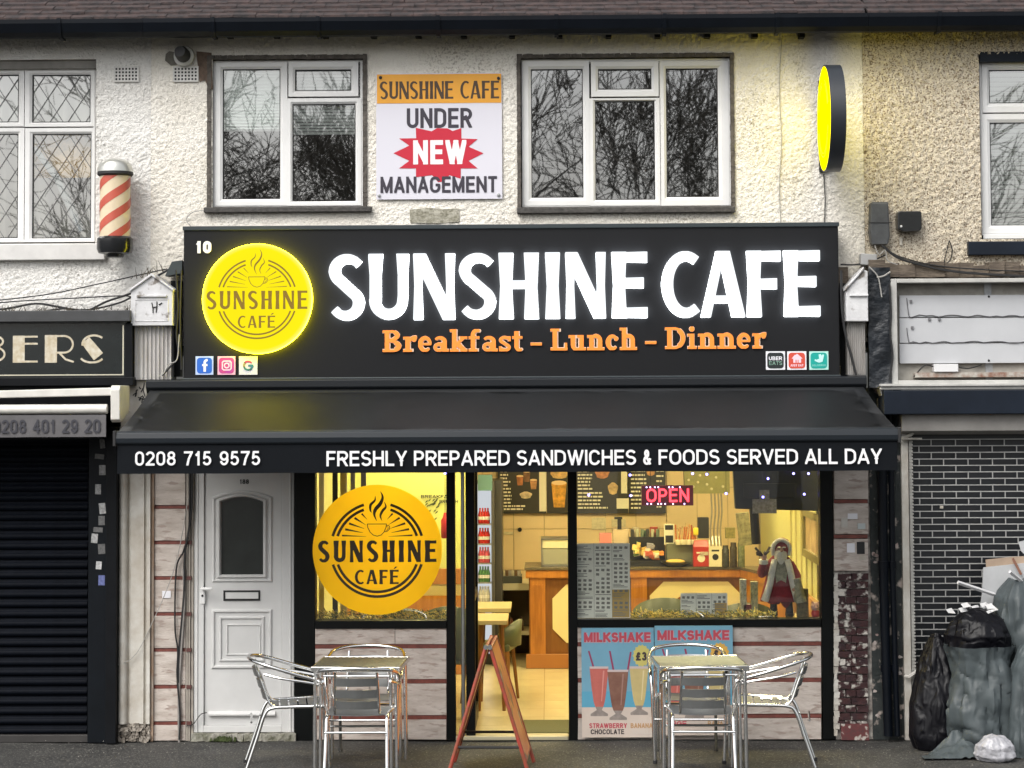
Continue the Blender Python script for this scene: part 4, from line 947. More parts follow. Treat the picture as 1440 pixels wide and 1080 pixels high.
# ------------------------------------------------------------------ cafe shopfront
sf = thing('cafe_shopfront', 'black framed cafe shopfront with two lit windows and an open doorway', 'shopfront', (X(800, 1030), 0, 0))
Yf = -.03
fr = mat('shopfront_black', (.004, .005, .005), .4, spec=.15, var=.4, scale=4)
def post(px0, px1, py0=640, py1=1037, Y=Yf, d=.12, name='mullion', m=None, par=None):
    a, b, c, e = RC(px0, py0, px1, py1, Y); return MB().box(a, b, Y, Y + d, 0.0 if py1 > 1030 else c, e).build(name, m or fr, par or sf, bev=.003)
post(414, 443, d=.14); post(628, 640); post(799, 812); post(1155, 1173, d=.14); post(655, 668, py0=642, Y=.02, d=.05, name='door_jamb')
for r, nm in (((443, 873, 628, 884), 'sill_rail'), ((812, 871, 1155, 882), 'sill_rail')):
    a, b, c, d = RC(*r, Yf - .02); MB().box(a + .001, b - .001, Yf - .02, Yf + .12, c, d).build(nm, fr, sf, bev=.003)
a, b, c, d = RC(414, 560, 1173, 645, Yf); MB().box(a, b, Yf + .01, Yf + .11, c, Z(720, 640)).build('head_rail', fr, sf)
for r in ((443, 640, 628, 873), (812, 640, 1155, 871)):
    a, b, c, d = RC(*r, .03); MB().box(a, b, .03, .036, c, d).build('window_pane', shop_glass, sf)
a, b, c, d = RC(640, 640, 655, 1034, .03); MB().box(a, b, .03, .036, c, d).build('window_pane', shop_glass, sf)
a, b, c, d = RC(641, 1031, 799, 1037, -.02); MB().box(a, b, -.03, .12, .0, .028).build('threshold', mat('threshold_metal', (.55, .50, .34), .4, metal=.4), sf, bev=.003)
# open door leaf swung inside, with glass, bar handle
dl = thing('glass_door', 'black framed glass cafe door standing open into the room', 'door', (X(668, 1030, .08), .08, 0))
x = X(663, 800, .1); a = x - .02; b = x + .02; zt2 = Z(720, 642, .1)
fmb = MB().box(a, b, .10, .17, .03, zt2).box(a, b, .88, .95, .03, zt2).box(a, b, .17, .88, .03, .16).box(a, b, .17, .88, zt2 - .08, zt2).box(a, b, .17, .88, .98, 1.04)
fmb.build('door_frame', fr, dl, bev=.002)
MB().box(x - .004, x + .004, .17, .88, .16, zt2 - .08).build('door_glass', shop_glass, dl)
MB().tube([(a - .04, .80, .85), (a - .04, .80, 1.35)], .012, 8).build('handle', chrome, dl, smooth=True)
x = X(651, 850, .0); MB().tube([(x, .0, .03), (x, .0, zt2)], .014, 10).build('pull_rail', chrome_d, dl, smooth=True)

# stall risers of travertine slabs with red strips
def slabs(parent, px0, px1, ytop, ybot, strips, joints, Y, hs=6.5):
    rows = [ytop] + [s for s in strips] + [ybot]
    for i in range(len(rows) - 1):
        y0 = rows[i] + (hs / 2 if i else 0); y1 = rows[i + 1] - (hs / 2 if i < len(rows) - 2 else 0)
        js = [px0] + [j for j, r in joints if i in r] + [px1]
        for k in range(len(js) - 1):
            a, b, c, d = RC(js[k] + .3, y0, js[k + 1] - .3, y1, Y)
            o = MB().rough_box(a, b, Y + random.uniform(-.002, .002), Y + .03, max(c, .002), d, .001).build('slab', trav, parent, bev=.002)
            o.data.transform(Matrix.Translation((-k * 3.1 - i * 1.7, 0, 0))); o.location.x += k * 3.1 + i * 1.7
    for s in strips:
        a, b, c, d = RC(px0, s - hs / 2 + .4, px1, s + hs / 2 - .4, Y + .004)
        MB().rough_box(a, b, Y + .006, Y + .03, c, d, .001).build('strip', redstrip, parent)
    a, b, c, d = RC(px0, ytop, px1, ybot, Y + .03); MB().box(a, b, Y + .03, Y + .12, 0, d).build('backing', mortar, parent)
r1 = thing('stall_riser', 'veined stone slab panel with red strips below the roundel window', 'wall', (X(540, 1030), -.03, 0))
slabs(r1, 443, 628, 884, 1040, [909, 958.5, 1009], [(555.6, (0, 1, 3)), (480, (1, 3)), (520, (2,))], -.03)
r2 = thing('stall_riser', 'veined stone slab panel with red strips behind the milkshake posters', 'wall', (X(980, 1030), -.03, 0))
slabs(r2, 812, 1155, 882, 1040, [905.6, 956.5, 1007], [(1106, (0, 1, 2)), (960, (0, 2)), (900, (1, 3)), (1030, (3,))], -.03)

# right pier: three slabs above bare brick
rp_ = thing('brick_pier', 'flaking dark brick pier with three stone slabs above, right of the cafe window', 'pier', (X(1200, 1030), -.03, 0))
for y0, y1 in ((662, 702), (708, 751), (758, 803)):
    a, b, c, d = RC(1173, y0, 1221, y1, -.05); MB().rough_box(a, b, -.05, -.02, c, d, .002).build('slab', trav, rp_, bev=.002)
for y in (705, 754.5):
    a, b, c, d = RC(1173, y - 2.6, 1220, y + 2.6, -.045); MB().rough_box(a, b, -.045, -.02, c, d, .001).build('strip', redstrip, rp_)
a, b, c, d = RC(1173, 640, 1226, 1040, -.02); MB().box(a, b, -.022, .10, .0, d).build('mortar_bed', mat('pale_mortar', (.50, .47, .43), .95, col2=(.13, .11, .10), scale=16, bump=.8, bscale=50), rp_)
proto = None; y = 806
row = 0
while y < 1014:
    js = [1178, 1189, 1204, 1221] if row % 2 else [1178, 1197, 1221]
    for k in range(len(js) - 1):
        a, b, c, d = RC(js[k] + .5, y + .9, js[k + 1] - .5, y + 10.0, -.05)
        o = MB().rough_box(0, b - a, 0, .03, 0, d - c, .004).build('brick', brick_m)
        o.parent = rp_; o.location = Vector((a, -.045 - random.uniform(0, .012), c)) - rp_.location
        # shift texture space so bricks differ
        o.data.transform(Matrix.Translation((row * .7, 0, k * 1.3))); o.location -= Vector((row * .7, 0, k * 1.3))
    y += 10.9; row += 1
a, b, c, d = RC(1183, 1018, 1222, 1041, -.06); MB().rough_box(a, b, -.06, -.0, .0, d, .004).build('red_base', mat('red_paint', (.16, .035, .035), .8, col2=(.10, .04, .04), scale=20, speck=.2, speckcol=(.5, .47, .42), speckscale=20), rp_)
mb = MB()
for q in range(26):
    y = 806 + q * 8.8; a, b, c, d = RC(1173, y, 1179 + random.uniform(-1.5, 3), y + 8.6, -.052); mb.rough_box(a, b, -.052, -.02, c, d, .004)
mb.build('paint_edge', offwhite, rp_)
for (x0, y0, x1, y1), m in (((1192, 722, 1206, 730), lw), ((1183, 728, 1192, 742), offwhite), ((1206, 736, 1217, 744), mat('pale_sticker', (.5, .55, .55), .6)), ((1191, 764, 1202, 777), lw), ((1205, 762, 1216, 779), rubber), ((1208, 781, 1218, 788), offwhite)):
    a, b, c, d = RC(x0, y0, x1, y1, -.056); MB().box(a, b, -.0555, -.0535, c, d).build('notice', m, rp_)
# dark pillar with downpipes between the shops
dp = thing('dark_pillar', 'dark peeling pillar between the cafe and the grille', 'pillar', (X(1248, 1040), -.04, 0))
a, b, c, d = RC(1224, 545, 1270, 1048, -.02); MB().box(a, b, -.04, .12, 0, d).build('core', mat('peeling_paint', (.03, .035, .035), .8, col2=(.015, .02, .02), scale=8, bump=.8, bscale=30, speck=.2, speckcol=(.42, .36, .32), speckscale=11), dp)
mb = MB()
for q in range(17):
    y = random.uniform(760, 1030); x0 = random.choice([random.uniform(1224, 1231), random.uniform(1256, 1263)]); a, b, c, d = RC(x0, y, x0 + random.uniform(4, 10), y + random.uniform(4, 9), -.048)
    pts = [(a + (b - a) * (.5 + .5 * math.cos(k) * random.uniform(.5, 1.1)), c + (d - c) * (.5 + .5 * math.sin(k) * random.uniform(.5, 1.1))) for k in (0, .9, 1.8, 2.7, 3.6, 4.5, 5.4)]
    mb.prism(pts, -.046, -.038)
mb.build('paint_flakes', mat('flake', (.34, .22, .20), .9, col2=(.5, .47, .44), scale=15), dp)
for px, nm, r_, l_ in ((1243, 'downpipe', .034, 'fat black downpipe on the dark pillar beside the grille'), (1256, 'downpipe', .022, 'thin black pipe touching the fat downpipe on the dark pillar')):
    x = X(px, 850, -.1); z1 = Z(px, 560, -.1); o = MB(); o.tube([(0, 0, z1), (.0, 0, 1.2), (.012, -.01, .35), (.015, -.03, .04)], r_, 12)
    for zz_ in (.5, 1.25, 1.95): o.lathe([(r_ + .006, zz_), (r_ + .007, zz_ + .05)], (0.008 if zz_ < 1 else 0, 0, 0), 12)
    o = o.build(nm, gutter_m, smooth=True); o.location = (x, -.10, 0); tag(o, l_, 'pipe', 'black pipes on the dark pillar')

# ------------------------------------------------------------------ left: white pilaster, slab pier, door
pl = thing('white_pilaster', 'weathered white moulded pilaster between the barber shutter and the stone pier', 'pilaster', (X(186, 1040), -.06, 0))
x0, x1 = X(165, 850, -.06), X(211, 850, -.06); w_ = x1 - x0; zt3 = Z(190, 600, -.06)
prof = [(0, .1), (0, -.03)] + [(w_ * .02 + w_ * .30 * (1 - math.cos(math.pi * i / 12)) / 2 * 1.0, -.03 - .05 * math.sin(math.pi * i / 12)) for i in range(13)] + [(w_ * .38, -.035), (w_ * .40, -.052), (w_ * .80, -.052), (w_ * .82, -.03), (w_ * .88, -.03), (w_ * .9, -.065), (w_, -.065), (w_, .1)]
MB().prismz([(x0 + a, b) for a, b in prof], .13, zt3).build('shaft', offwhite, pl)
bm_ = MB()
for i in range(9):
    for j in range(5): bm_.rough_box(x0 + w_ * i / 9, x0 + w_ * (i + 1) / 9, -.05 + random.uniform(-.018, .01), .1, .13 * j / 5, .13 * (j + 1) / 5 + .002, .008)
bm_.build('crumbling_base', mat('broken_render', (.42, .38, .33), .95, col2=(.12, .10, .08), scale=25, bump=.8, bscale=50), pl)
x = x1 + .012; MB().box(x1 + .002, x1 + .022, -.04, .1, .0, zt3).build('edge_strip', mat('rusty_strip', (.45, .40, .34), .5, col2=(.28, .16, .09), scale=3), pl)
sp = thing('stone_pier', 'pier of stone slabs with red strips left of the white door', 'pier', (X(237, 1040), -.02, 0))
slabs(sp, 215, 261, 655, 1043, [713, 763, 813, 863.5, 914, 966, 1017], [], -.02, hs=5.5)
for y in (713, 763, 813, 863.5, 914, 966, 1017):
    a, b, c, d = RC(262, y - 2.5, 269, y + 2.5, -.026); MB().box(a, b, -.026, -.0, c, d).build('strip', mat('strip_dark', (.10, .035, .03), .6), sp)
a, b, c, d = RC(261, 640, 272, 1040, -.01)
MB().box(a + .001, a + .02, -.014, .08, 0, d).box(a + .024, a + .036, -.02, .08, 0, d).box(a + .040, b, -.01, .08, 0, d).build('edge_bead', mat('bead', (.40, .36, .31), .5, var=.3), sp)
for r, m in (((240, 661, 250, 665), lw), ((228, 831, 240, 841), lw), ((250, 661, 254, 665), rubber)):
    a, b, c, d = RC(*r, -.03); MB().box(a, b, -.026, -.0235, c, d).build('sticker', m, sp)
def cable(name, pts, r, m, label, Y=-.05, group=None, smooth=6):
    q = [(*((P(x, y, Y if len(p) < 3 else p[2]))[0:1]), (Y if len(p) < 3 else p[2]), P(x, y, Y if len(p) < 3 else p[2])[1]) for p in pts for x, y in [(p[0], p[1])]]
    q = [Vector(v) for v in q]; b0 = q[0].copy(); o = MB().tube([v - b0 for v in q], r, 6, smooth=smooth).build(name, m, smooth=True); o.location = b0; return tag(o, label, 'cable', group)
cable('cable', [(267, 655), (266, 740), (258, 775), (248, 800), (246, 880), (250, 915), (249, 950), (253, 1005), (252, 1040)], .0065, cable_m, 'black cable looping down the stone pier, furthest from the door', -.045, 'cables down the stone pier')
cable('cable', [(270, 655), (269, 720), (260, 780), (259, 830), (255, 880), (252, 915), (251, 960)], .008, cable_m, 'thick black cable down the stone pier, nearest the door', -.04, 'cables down the stone pier')
cable('cable_conduit', [(258, 800), (259, 850), (252, 960), (252, 1044)], .010, mat('conduit', (.32, .30, .28), .6, var=.3), 'grey conduit running down to the ground on the stone pier', -.035)
cable('cable', [(265, 700), (245, 800), (205, 895), (186, 925), (166, 935)], .003, cable_w, 'thin grey wire slanting across pier and white pilaster', -.075)
cable('cable', [(262, 1021), (272, 1018), (282, 1005), (291, 1002)], .003, cable_m, 'short thin wire curling at the foot of the white door', -.03)

dr = thing('front_door', 'white panelled door with arched dark glass and a letterbox', 'door', (X(340, 1030), 0, 0))
Yd = .0
R0_ = RC(272.5, 640, 413.5, 1030, Yd)
a, b, c, d = R0_; w1 = .075
mb = MB().box(a, a + w1, Yd, Yd + .07, c, d).box(b - w1 - .015, b, Yd, Yd + .07, c, d).box(a + w1, b - w1 - .015, Yd, Yd + .07, c, c + .05).box(a + .02, a + .032, Yd - .008, Yd, c, d).box(b - .035, b - .02, Yd - .008, Yd, c, d)
mb.build('door_frame', pvc_door, dr, bev=.004)
la, lb, lc, ld = RC(293, 640, 387, 1001, Yd + .02); lc = c + .052; la = a + w1 + .003; lb = b - w1 - .018
# leaf with arched opening for the glass
def archpts(px0, py0, px1, py1, rise, Y, n=12):
    A_, B__, C_, D_ = RC(px0, py0, px1, py1, Y); pts = [(A_, C_), (B__, C_)]
    for i in range(n + 1):
        u = 1 - i / n; pts.append((A_ + (B__ - A_) * u, D_ - rise * (2 * u - 1) ** 2))
    return pts
go = archpts(311, 699, 370, 808, .035, Yd + .02); outer_ = [(la, lc), (lb, lc), (lb, ld), (la, ld)]
lf = MB(); loops_to(lf, [outer_, go[::-1]], lambda x: x, lambda z: z, Yd + .018, Yd + .06); leaf = lf.build('door_leaf', pvc_door, dr)
def ringm(o_, i_, y0, y1, nm, m, par):
    g_ = MB(); n = len(o_); g_.v = [(x, y1, z) for x, z in o_] + [(x, y0, z) for x, z in [((p[0] * .6 + q[0] * .4), (p[1] * .6 + q[1] * .4)) for p, q in zip(o_, i_)]] + [(x, y0, z) for x, z in [((p[0] * .3 + q[0] * .7), (p[1] * .3 + q[1] * .7)) for p, q in zip(o_, i_)]] + [(x, y1, z) for x, z in i_]
    for k in range(3):
        for i in range(n): j = (i + 1) % n; g_.f.append((k * n + i, k * n + j, (k + 1) * n + j, (k + 1) * n + i))
    return g_.build(nm, m, par)
ringm(archpts(298, 689, 384, 819, .05, Yd + .02), archpts(303, 694, 378, 814, .045, Yd + .02), Yd + .006, Yd + .019, 'glazing_moulding', pvc_door, leaf)
ringm(archpts(304.5, 694, 376.5, 813.5, .043, Yd + .02), go, Yd - .002, Yd + .019, 'glazing_moulding', pvc_door, leaf)
gp = archpts(310, 698, 371, 809, .034, Yd); MB().prism(gp, Yd + .034, Yd + .04).build('door_glass', mat('obscured_glass', (.018, .022, .020), .25, var=.3), leaf)
def rect4(r, Y): A_, B__, C_, D_ = RC(*r, Y); return [(A_, C_), (B__, C_), (B__, D_), (A_, D_)]
for ro, ri, y0 in (((297, 856, 383.5, 941), (303, 862, 377.5, 935), .004), ((307.5, 866, 373, 931), (312.5, 871, 368, 926), .006), ((318, 877, 367.5, 922), (321, 880, 364.5, 919), .010)):
    ringm(rect4(ro, Yd + .02), rect4(ri, Yd + .02), Yd + y0, Yd + .019, 'panel_moulding', pvc_door, leaf)
ringm(rect4((314, 830, 366, 845), Yd + .02), rect4((317, 833, 363, 842), Yd + .02), Yd + .004, Yd + .019, 'letterbox_rim', rubber, leaf)
a, b, c, d = RC(317, 833, 363, 842, Yd); MB().box(a, b, Yd + .008, Yd + .02, c, d).build('letterbox_flap', pvc_door, leaf)
a, b, c, d = RC(293, 1000, 387, 1006, Yd); MB().prismx([(Yd - .01, c), (Yd - .01, c + .01), (Yd + .02, d), (Yd + .02, c)], a, b).build('weather_bar', pvc_door, leaf)
ptext('188', 337, 674, 350, 680.5, Yd + .014, 'house_number', rubber, leaf, t=.2, depth=.002)
a, b, c, d = RC(281.5, 829, 288.5, 849, Yd); MB().box(a, b, Yd - .008, Yd + .0, c, d).build('handle_plate', pvc, leaf, bev=.003)
xh, zh = P(285, 827, Yd); MB().tube([(xh, Yd - .004, zh), (xh, Yd - .05, zh), (xh + .02, Yd - .055, zh), (xh + .075, Yd - .052, zh - .002)], .011, 8).build('handle', pvc, leaf, smooth=True)
MB().lathe([(.009, 0), (.009, -.004)], (xh, Yd - .008, zh - .055), 10, 'y').build('keyhole', rubber, leaf)
a, b, c, d = RC(268, 1029, 416, 1048, -.06)
mb = MB()
for i in range(18): mb.rough_box(a + (b - a) * i / 18, a + (b - a) * (i + 1) / 18 + .002, -.055 + random.uniform(-.008, .006), .1, .0, Z(340, 1030, 0) + random.uniform(-.006, .0), .005)
o = mb.build('door_step', mat('step_concrete', (.40, .385, .34), .95, col2=(.13, .13, .09), scale=14, bump=.8, bscale=50)); o['kind'] = 'structure'
# moss tufts
mb = MB()
for i in range(70):
    x = X(random.gauss(312, 8), 1040, -.07); mb.rough_box(x, x + .01, -.07, -.06, .005, random.uniform(.01, .04), .006)
mb.build('moss', mat('moss', (.05, .07, .02), .9), kind='stuff', label='small tuft of green moss at the white door step', cat='moss')
# infill wall strips so nothing is open between pieces
MB().box(X(160, 800), X(165, 800), .0, .1, 0, 2.6).build('edge_infill', black_paint, pl)
# ------------------------------------------------------------------ pilaster capitals
def capital(px0, px1, yapex, ysh, ybox, yshaft, label, half=0):
    Yc = -.30; t = thing('pilaster_capital', label, 'pilaster', (X((px0 + px1) / 2, ysh, Yc), Yc, Z(px0, yshaft, Yc)), 'gabled white capitals either side of the cafe fascia')
    a, b, c, d = RC(px0, ysh, px1, ybox, Yc); za = Z((px0 + px1) / 2, yapex, Yc); xm = (a + b) / 2 + half
    pts = [(a, c), (b, c), (b, d), (xm, za), (a, d)]
    if half: pts = [(a, c), (b, c), (b, za - .012), (b - .03, za), (a, d)]
    m = mat('capital_white', (.66, .66, .67), .6, var=.2, scale=7, bump=.3, bscale=40, speck=.10, speckcol=(.2, .18, .16), speckscale=12)
    MB().prism(pts, Yc, -.02).build('head', m, t, bev=.006)
    g_ = MB(); 
    if not half: g_.prism([(a - .008, d - .006), (xm, za - .0), (b + .008, d - .006), (b + .008, d + .012), (xm, za + .02), (a - .008, d + .012)], Yc - .018, -.03)
    else: g_.prism([(a - .008, d - .006), (b - .03, za - .002), (b - .03, za + .02), (a - .008, d + .014)], Yc - .018, -.03)
    g_.build('gable_cap', m, t, bev=.004)
    g_ = MB().box(a + (b - a) * .14, b - (b - a) * (.14 if not half else 0), Yc - .016, Yc + .001, d - .045, d - .03); g_.build('moulding', m, t, bev=.003)
    if not half: ringm([(a + .03, c + .03), (b - .03, c + .03), (b - .03, d - .06), (a + .03, d - .06)], [(a + .038, c + .038), (b - .038, c + .038), (b - .038, d - .068), (a + .038, d - .068)], Yc - .004, Yc + .001, 'panel_moulding', m, t)
    z0 = Z(px0, yshaft, Yc + .06); n = 9; pr = []
    for i in range(n * 6 + 1):
        u = i / (n * 6); pr.append((a + .02 + (b - a - .04) * u, Yc + .05 + .018 * abs(math.sin(math.pi * u * n)) ** .6))
    if half: pr = [(x, y) for x, y in pr]
    pr = [(pr[0][0], -.02)] + pr + [(pr[-1][0], -.02)]
    MB().prismz(pr, z0, c + .001).build('fluted_shaft', mat('shaft_white', (.56, .55, .54), .6, col2=(.40, .38, .36), scale=5, stretch=(2, 1, .5)), t)
    return t, (a, b, c, d)
t, rr = capital(184, 243, 388, 409, 458, 534, 'white gabled capital with black scrawl, beside the barber fascia')
a, b, c, d = rr
st = [(.50, .66, .53, .36), (.62, .70, .60, .38), (.52, .52, .61, .54), (.67, .60, .74, .66)]
mb = MB(); q = lambda u, v: (a + (b - a) * u, -.3035, c + (d - c) * v)
for x0, y0, x1, y1 in st: mb.tube([q(x0, y0), q((x0 + x1) / 2 + .01, (y0 + y1) / 2), q(x1, y1)], .004, 5)
mb.build('scrawl', rubber, t)
capital(1190, 1221, 379, 408, 452, 527, 'white half gabled capital beside the black wrapped column', half=.01)
# grey-white return with graffiti below left capital
sp2 = thing('pilaster_return', 'dirty white strip with black graffiti squeezed left of the awning end', 'pilaster', (X(194, 600), -.2, Z(194, 600)))
a, b, c, d = RC(170, 534, 206, 640, -.20); MB().box(a, b, -.20, .0, c, d).build('face', offwhite, sp2)
mb = MB()
for k in range(9):
    x0, y0 = 196 + random.uniform(-5, 5), 552 + random.uniform(-8, 12); mb.tube([(X(x0, y0, -.2), -.203, Z(x0, y0, -.2)), (X(x0 + random.uniform(-4, 4), y0, -.2), -.203, Z(x0, y0 + random.uniform(-6, 6), -.2)), (X(x0 + random.uniform(-6, 6), y0, -.2), -.203, Z(x0, y0 + random.uniform(-8, 8), -.2))], .004, 5, smooth=4)
mb.build('graffiti', rubber, sp2)
MB().box(X(244, 400), X(257.5, 400), -.12, .0, Z(250, 530), Z(250, 396)).build('return_infill', black_paint, sp2)

# ------------------------------------------------------------------ barber shop
Yb2 = -.30
bs = thing('barber_sign', 'black barber fascia with pale art deco capitals and gold line border', 'shop sign', (X(80, 500), Yb2, Z(80, 535)))
a, b, c, d = RC(-170, 455, 176, 538, Yb2)
MB().box(a, b, Yb2, 0, c, d).build('signboard', mat('glossy_black', (.012, .016, .017), .12, var=.2), bs)
a2, b2, c2, d2 = RC(-170, 437, 183, 455, Yb2 - .05)
MB().box(a2, b2, Yb2 - .05, 0, c2 + .012, d2).box(a2, b2 - .03, Yb2 - .02, 0, c2, c2 + .012).build('cornice', mat('cornice_grey', (.05, .052, .055), .5, var=.3), bs, bev=.004)
a2, b2, c2, d2 = RC(-170, 530, 187, 543, Yb2 - .04); MB().box(a2, b2, Yb2 - .03, 0, c2, d2 - .006).build('lower_rail', black_paint, bs, bev=.004)
a2, b2, c2, d2 = RC(176, 455, 186, 540, Yb2); MB().box(a2 + .001, b2, Yb2 - .01, 0, c2, d2).build('end_post', black_paint, bs)
gold = mat('gold_line', (.62, .58, .46), .35, metal=.3)
a2, b2, c2, d2 = RC(-165, 462, 174, 528.5, Yb2 - .001)
MB().box(b2 - .009, b2, Yb2 - .002, Yb2, c2, d2 + .02).box(a2, b2 - .0092, Yb2 - .002, Yb2, c2, c2 + .008).build('border_line', gold, bs)
leaf_m = mat('gold_leaf', (.66, .62, .52), .35, metal=.2, col2=(.50, .42, .28), scale=25)
def shape(fn_loops, r, m, par, Y=Yb2 - .003, nm='letter'):
    A_, B_, C_, D_ = RC(*r, Y); H = D_ - C_; g_ = MB(); loops_to(g_, fn_loops, lambda u: A_ + u * (B_ - A_), lambda v: C_ + v * H, Y, Y + .002); return g_.build(nm, m, par)
def sh(strokes, r): A_, B_, C_, D_ = RC(*r, Yb2); W = (B_ - A_) / (D_ - C_); L = trace(strokes(W), W, 1, res=60); return [[(x / W, y) for x, y in q] for q in L]
r = (18, 472, 53, 510); shape(sh(lambda W: [([(.22, 0), (.22, 1)], .44, .44, 0), ([(.3, .96), (W, .96)], .07, .07, 0), ([(.3, .70), (W, .70)], .07, .07, 0), ([(.3, .04), (W, .04)], .07, .07, 0)], r), r, leaf_m, bs)
r = (63, 471, 104, 510); shape(sh(lambda W: [([(.22, 0), (.22, 1)], .44, .44, 0), ([(.4, .96), (.70, .96)] + arc(.70, .66, W - .74, .30, 90, -90) + [(.4, .36)], .07, .07, 0), ([(.52, .36), (.75, .12), (W, .02)], .07, .07, 0)], r), r, leaf_m, bs)
r = (113, 470, 146, 511); shape(sh(lambda W: [([(.20, .76), (.36, .56), (.60, .26)], .34, .40, .04), (arc(.47, .66, .40, .30, 45, 190, 14), .07, .07, 0), (arc(.40, .28, .42, .25, -30, -155, 14), .07, .07, 0)], r), r, leaf_m, bs)
r = (-36, 471, 8, 510); shape(sh(lambda W: [([(.22, 0), (.22, 1)], .44, .44, 0), ([(.4, .96), (.70, .96)] + arc(.70, .76, W - .80, .20, 90, -90) + [(.4, .56)], .07, .07, 0), ([(.4, .56), (.70, .56)] + arc(.70, .30, W - .74, .26, 90, -90) + [(.4, .04)], .07, .07, 0)], r), r, leaf_m, bs)
# rolled barber awning
ba = thing('barber_awning', 'rolled white barber awning with grey valance and faded phone number', 'awning', (X(60, 600), -.3, Z(60, 614)))
wm = mat('awning_white', (.70, .68, .63), .45, var=.15, scale=8)
a, b, c, d = RC(-170, 547, 160, 557, -.62); MB().prism([(a, c - .03), (b, c), (b, d + .006), (a, d - .03)], -.66, -.58).build('top_bar', wm, ba, bev=.006)
a, b, c, d = RC(158, 542, 171, 590, -.60); MB().prismx([(-.66, c), (-.62, c - .02), (-.3, c + .05), (-.3, d), (-.64, d), (-.67, d - .03)], a, b).build('end_cap', wm, ba, bev=.006)
a, b, c, d = RC(-170, 569, 150, 583, -.64); MB().lathe([((d - c) / 2, a), ((d - c) / 2, b)], (0, -.62, (c + d) / 2), 16, 'x').build('roller', wm, ba, smooth=True)
a, b, c, d = RC(-170, 556, 155, 570, -.50); MB().box(a, b, -.5, -.3, c - .05, d).build('housing', black_paint, ba)
a, b, c, d = RC(-170, 584, 149, 615, -.66); mb = MB()
for i in range(60):
    for z in (c, (c + d) / 2, d): x = a + (b - a) * i / 59; mb.v.append((x, -.66 + .004 * noise.noise((x * 3, z * 3, 0)), z + (.004 * noise.noise((x * 4, 1, 0)) if z == c else 0)))
mb.f = [q for i in range(59) for q in ((3 * i, 3 * i + 3, 3 * i + 4, 3 * i + 1), (3 * i + 1, 3 * i + 4, 3 * i + 5, 3 * i + 2))]
mb.build('valance', mat('valance_grey', (.12, .115, .12), .7, var=.25, scale=5), ba, smooth=True)
ptext('0208 401 29 20', -10, 590, 141, 609, -.668, 'lettering', mat('faded_ink', (.035, .035, .045), .7), ba, t=.15, depth=.001)
a, b, c, d = RC(-170, 540, 172, 640, -.28); MB().box(a, b - .14, -.28, -.02, Z(60, 618, -.28), Z(60, 534, -.28)).build('shutter_box', black_paint, ba)
# roller shutter
rs_ = thing('roller_shutter', 'closed dark navy roller shutter of the barber shop', 'shutter', (X(60, 1040), -.05, 0))
sm = mat('shutter_navy', (.0035, .005, .009), .6, spec=.07, var=.5, scale=3, stretch=(1, 1, .6))
a, b, c, d = RC(-168, 616, 126, 1045, -.06); first = None; z = .05
pitch = 13.55 / 190.6
prof = []
for i in range(9):
    u = i / 8; prof.append((-.03 - .022 * math.sin(math.pi * min(u * 1.25, 1)) ** .8, u * pitch * .97))
while z < d:
    if first is None:
        q = [(y, zq) for y, zq in prof]; first = MB().prismx([(-.02, 0)] + q + [(-.02, pitch * .97)], 0, b - a - .02).build('slat', sm, smooth=False); o = first
        o.parent = rs_; o.location = Vector((a, -.0, z)) - rs_.location
    else: share(first, 'slat', rs_, Vector((a, random.uniform(-.0015, .0015), z)) - rs_.location)
    z += pitch
MB().box(a, b, -.08, -.02, .0, .055).build('bottom_rail', mat('shutter_rail', (.035, .032, .03), .6, var=.4, scale=6), rs_, bev=.004)
MB().box(a, b + .5, .0, .02, 0, 2.6).build('back_panel', black_paint, rs_)
x0 = X(124, 800, -.1); x1 = X(150, 800, -.1); x2 = X(164.5, 800, -.12)
MB().box(x0, x1, -.10, -.001, 0, Z(140, 610, -.1)).build('guide_post', mat('guide_navy', (.004, .006, .009), .5, spec=.15, var=.3), rs_, bev=.003)
MB().box(x1 + .002, x2, -.14, -.001, 0, Z(140, 600, -.1)).build('outer_post', black_paint, rs_, bev=.003)
mb = MB()
for i, (px, py, w_, h_, cc) in enumerate(((144, 624, 7, 13, .2), (140, 642, 13, 7, .12), (144, 661, 9, 14, .3), (138, 688, 8, 14, .35), (144, 715, 9, 15, .5), (143, 732, 9, 13, .2), (138, 745, 13, 7, .18), (133, 757, 9, 13, .5), (143, 772, 10, 14, .15), (139, 795, 8, 11, .6), (143, 816, 9, 14, .3))):
    A_, B_, C_, D_ = RC(px - w_ / 2, py - h_ / 2, px + w_ / 2, py + h_ / 2, -.1); col = (cc * .5, cc * .6, cc * 1.4) if i == 10 else (cc, cc, cc)
    an = random.uniform(-.12, .12); cx_, cz_ = (A_ + B_) / 2, (C_ + D_) / 2
    pts = [(cx_ + (x - cx_) * math.cos(an) - (z - cz_) * math.sin(an), cz_ + (x - cx_) * math.sin(an) + (z - cz_) * math.cos(an)) for x, z in ((A_, C_), (B_, C_), (B_, D_), (A_, D_))]
    MB().prism(pts, -.1025 if px < 150 else -.12, -.1005).build('sticker', mat('sticker_tone_%d' % i, col, .6, var=.5, scale=60), rs_)

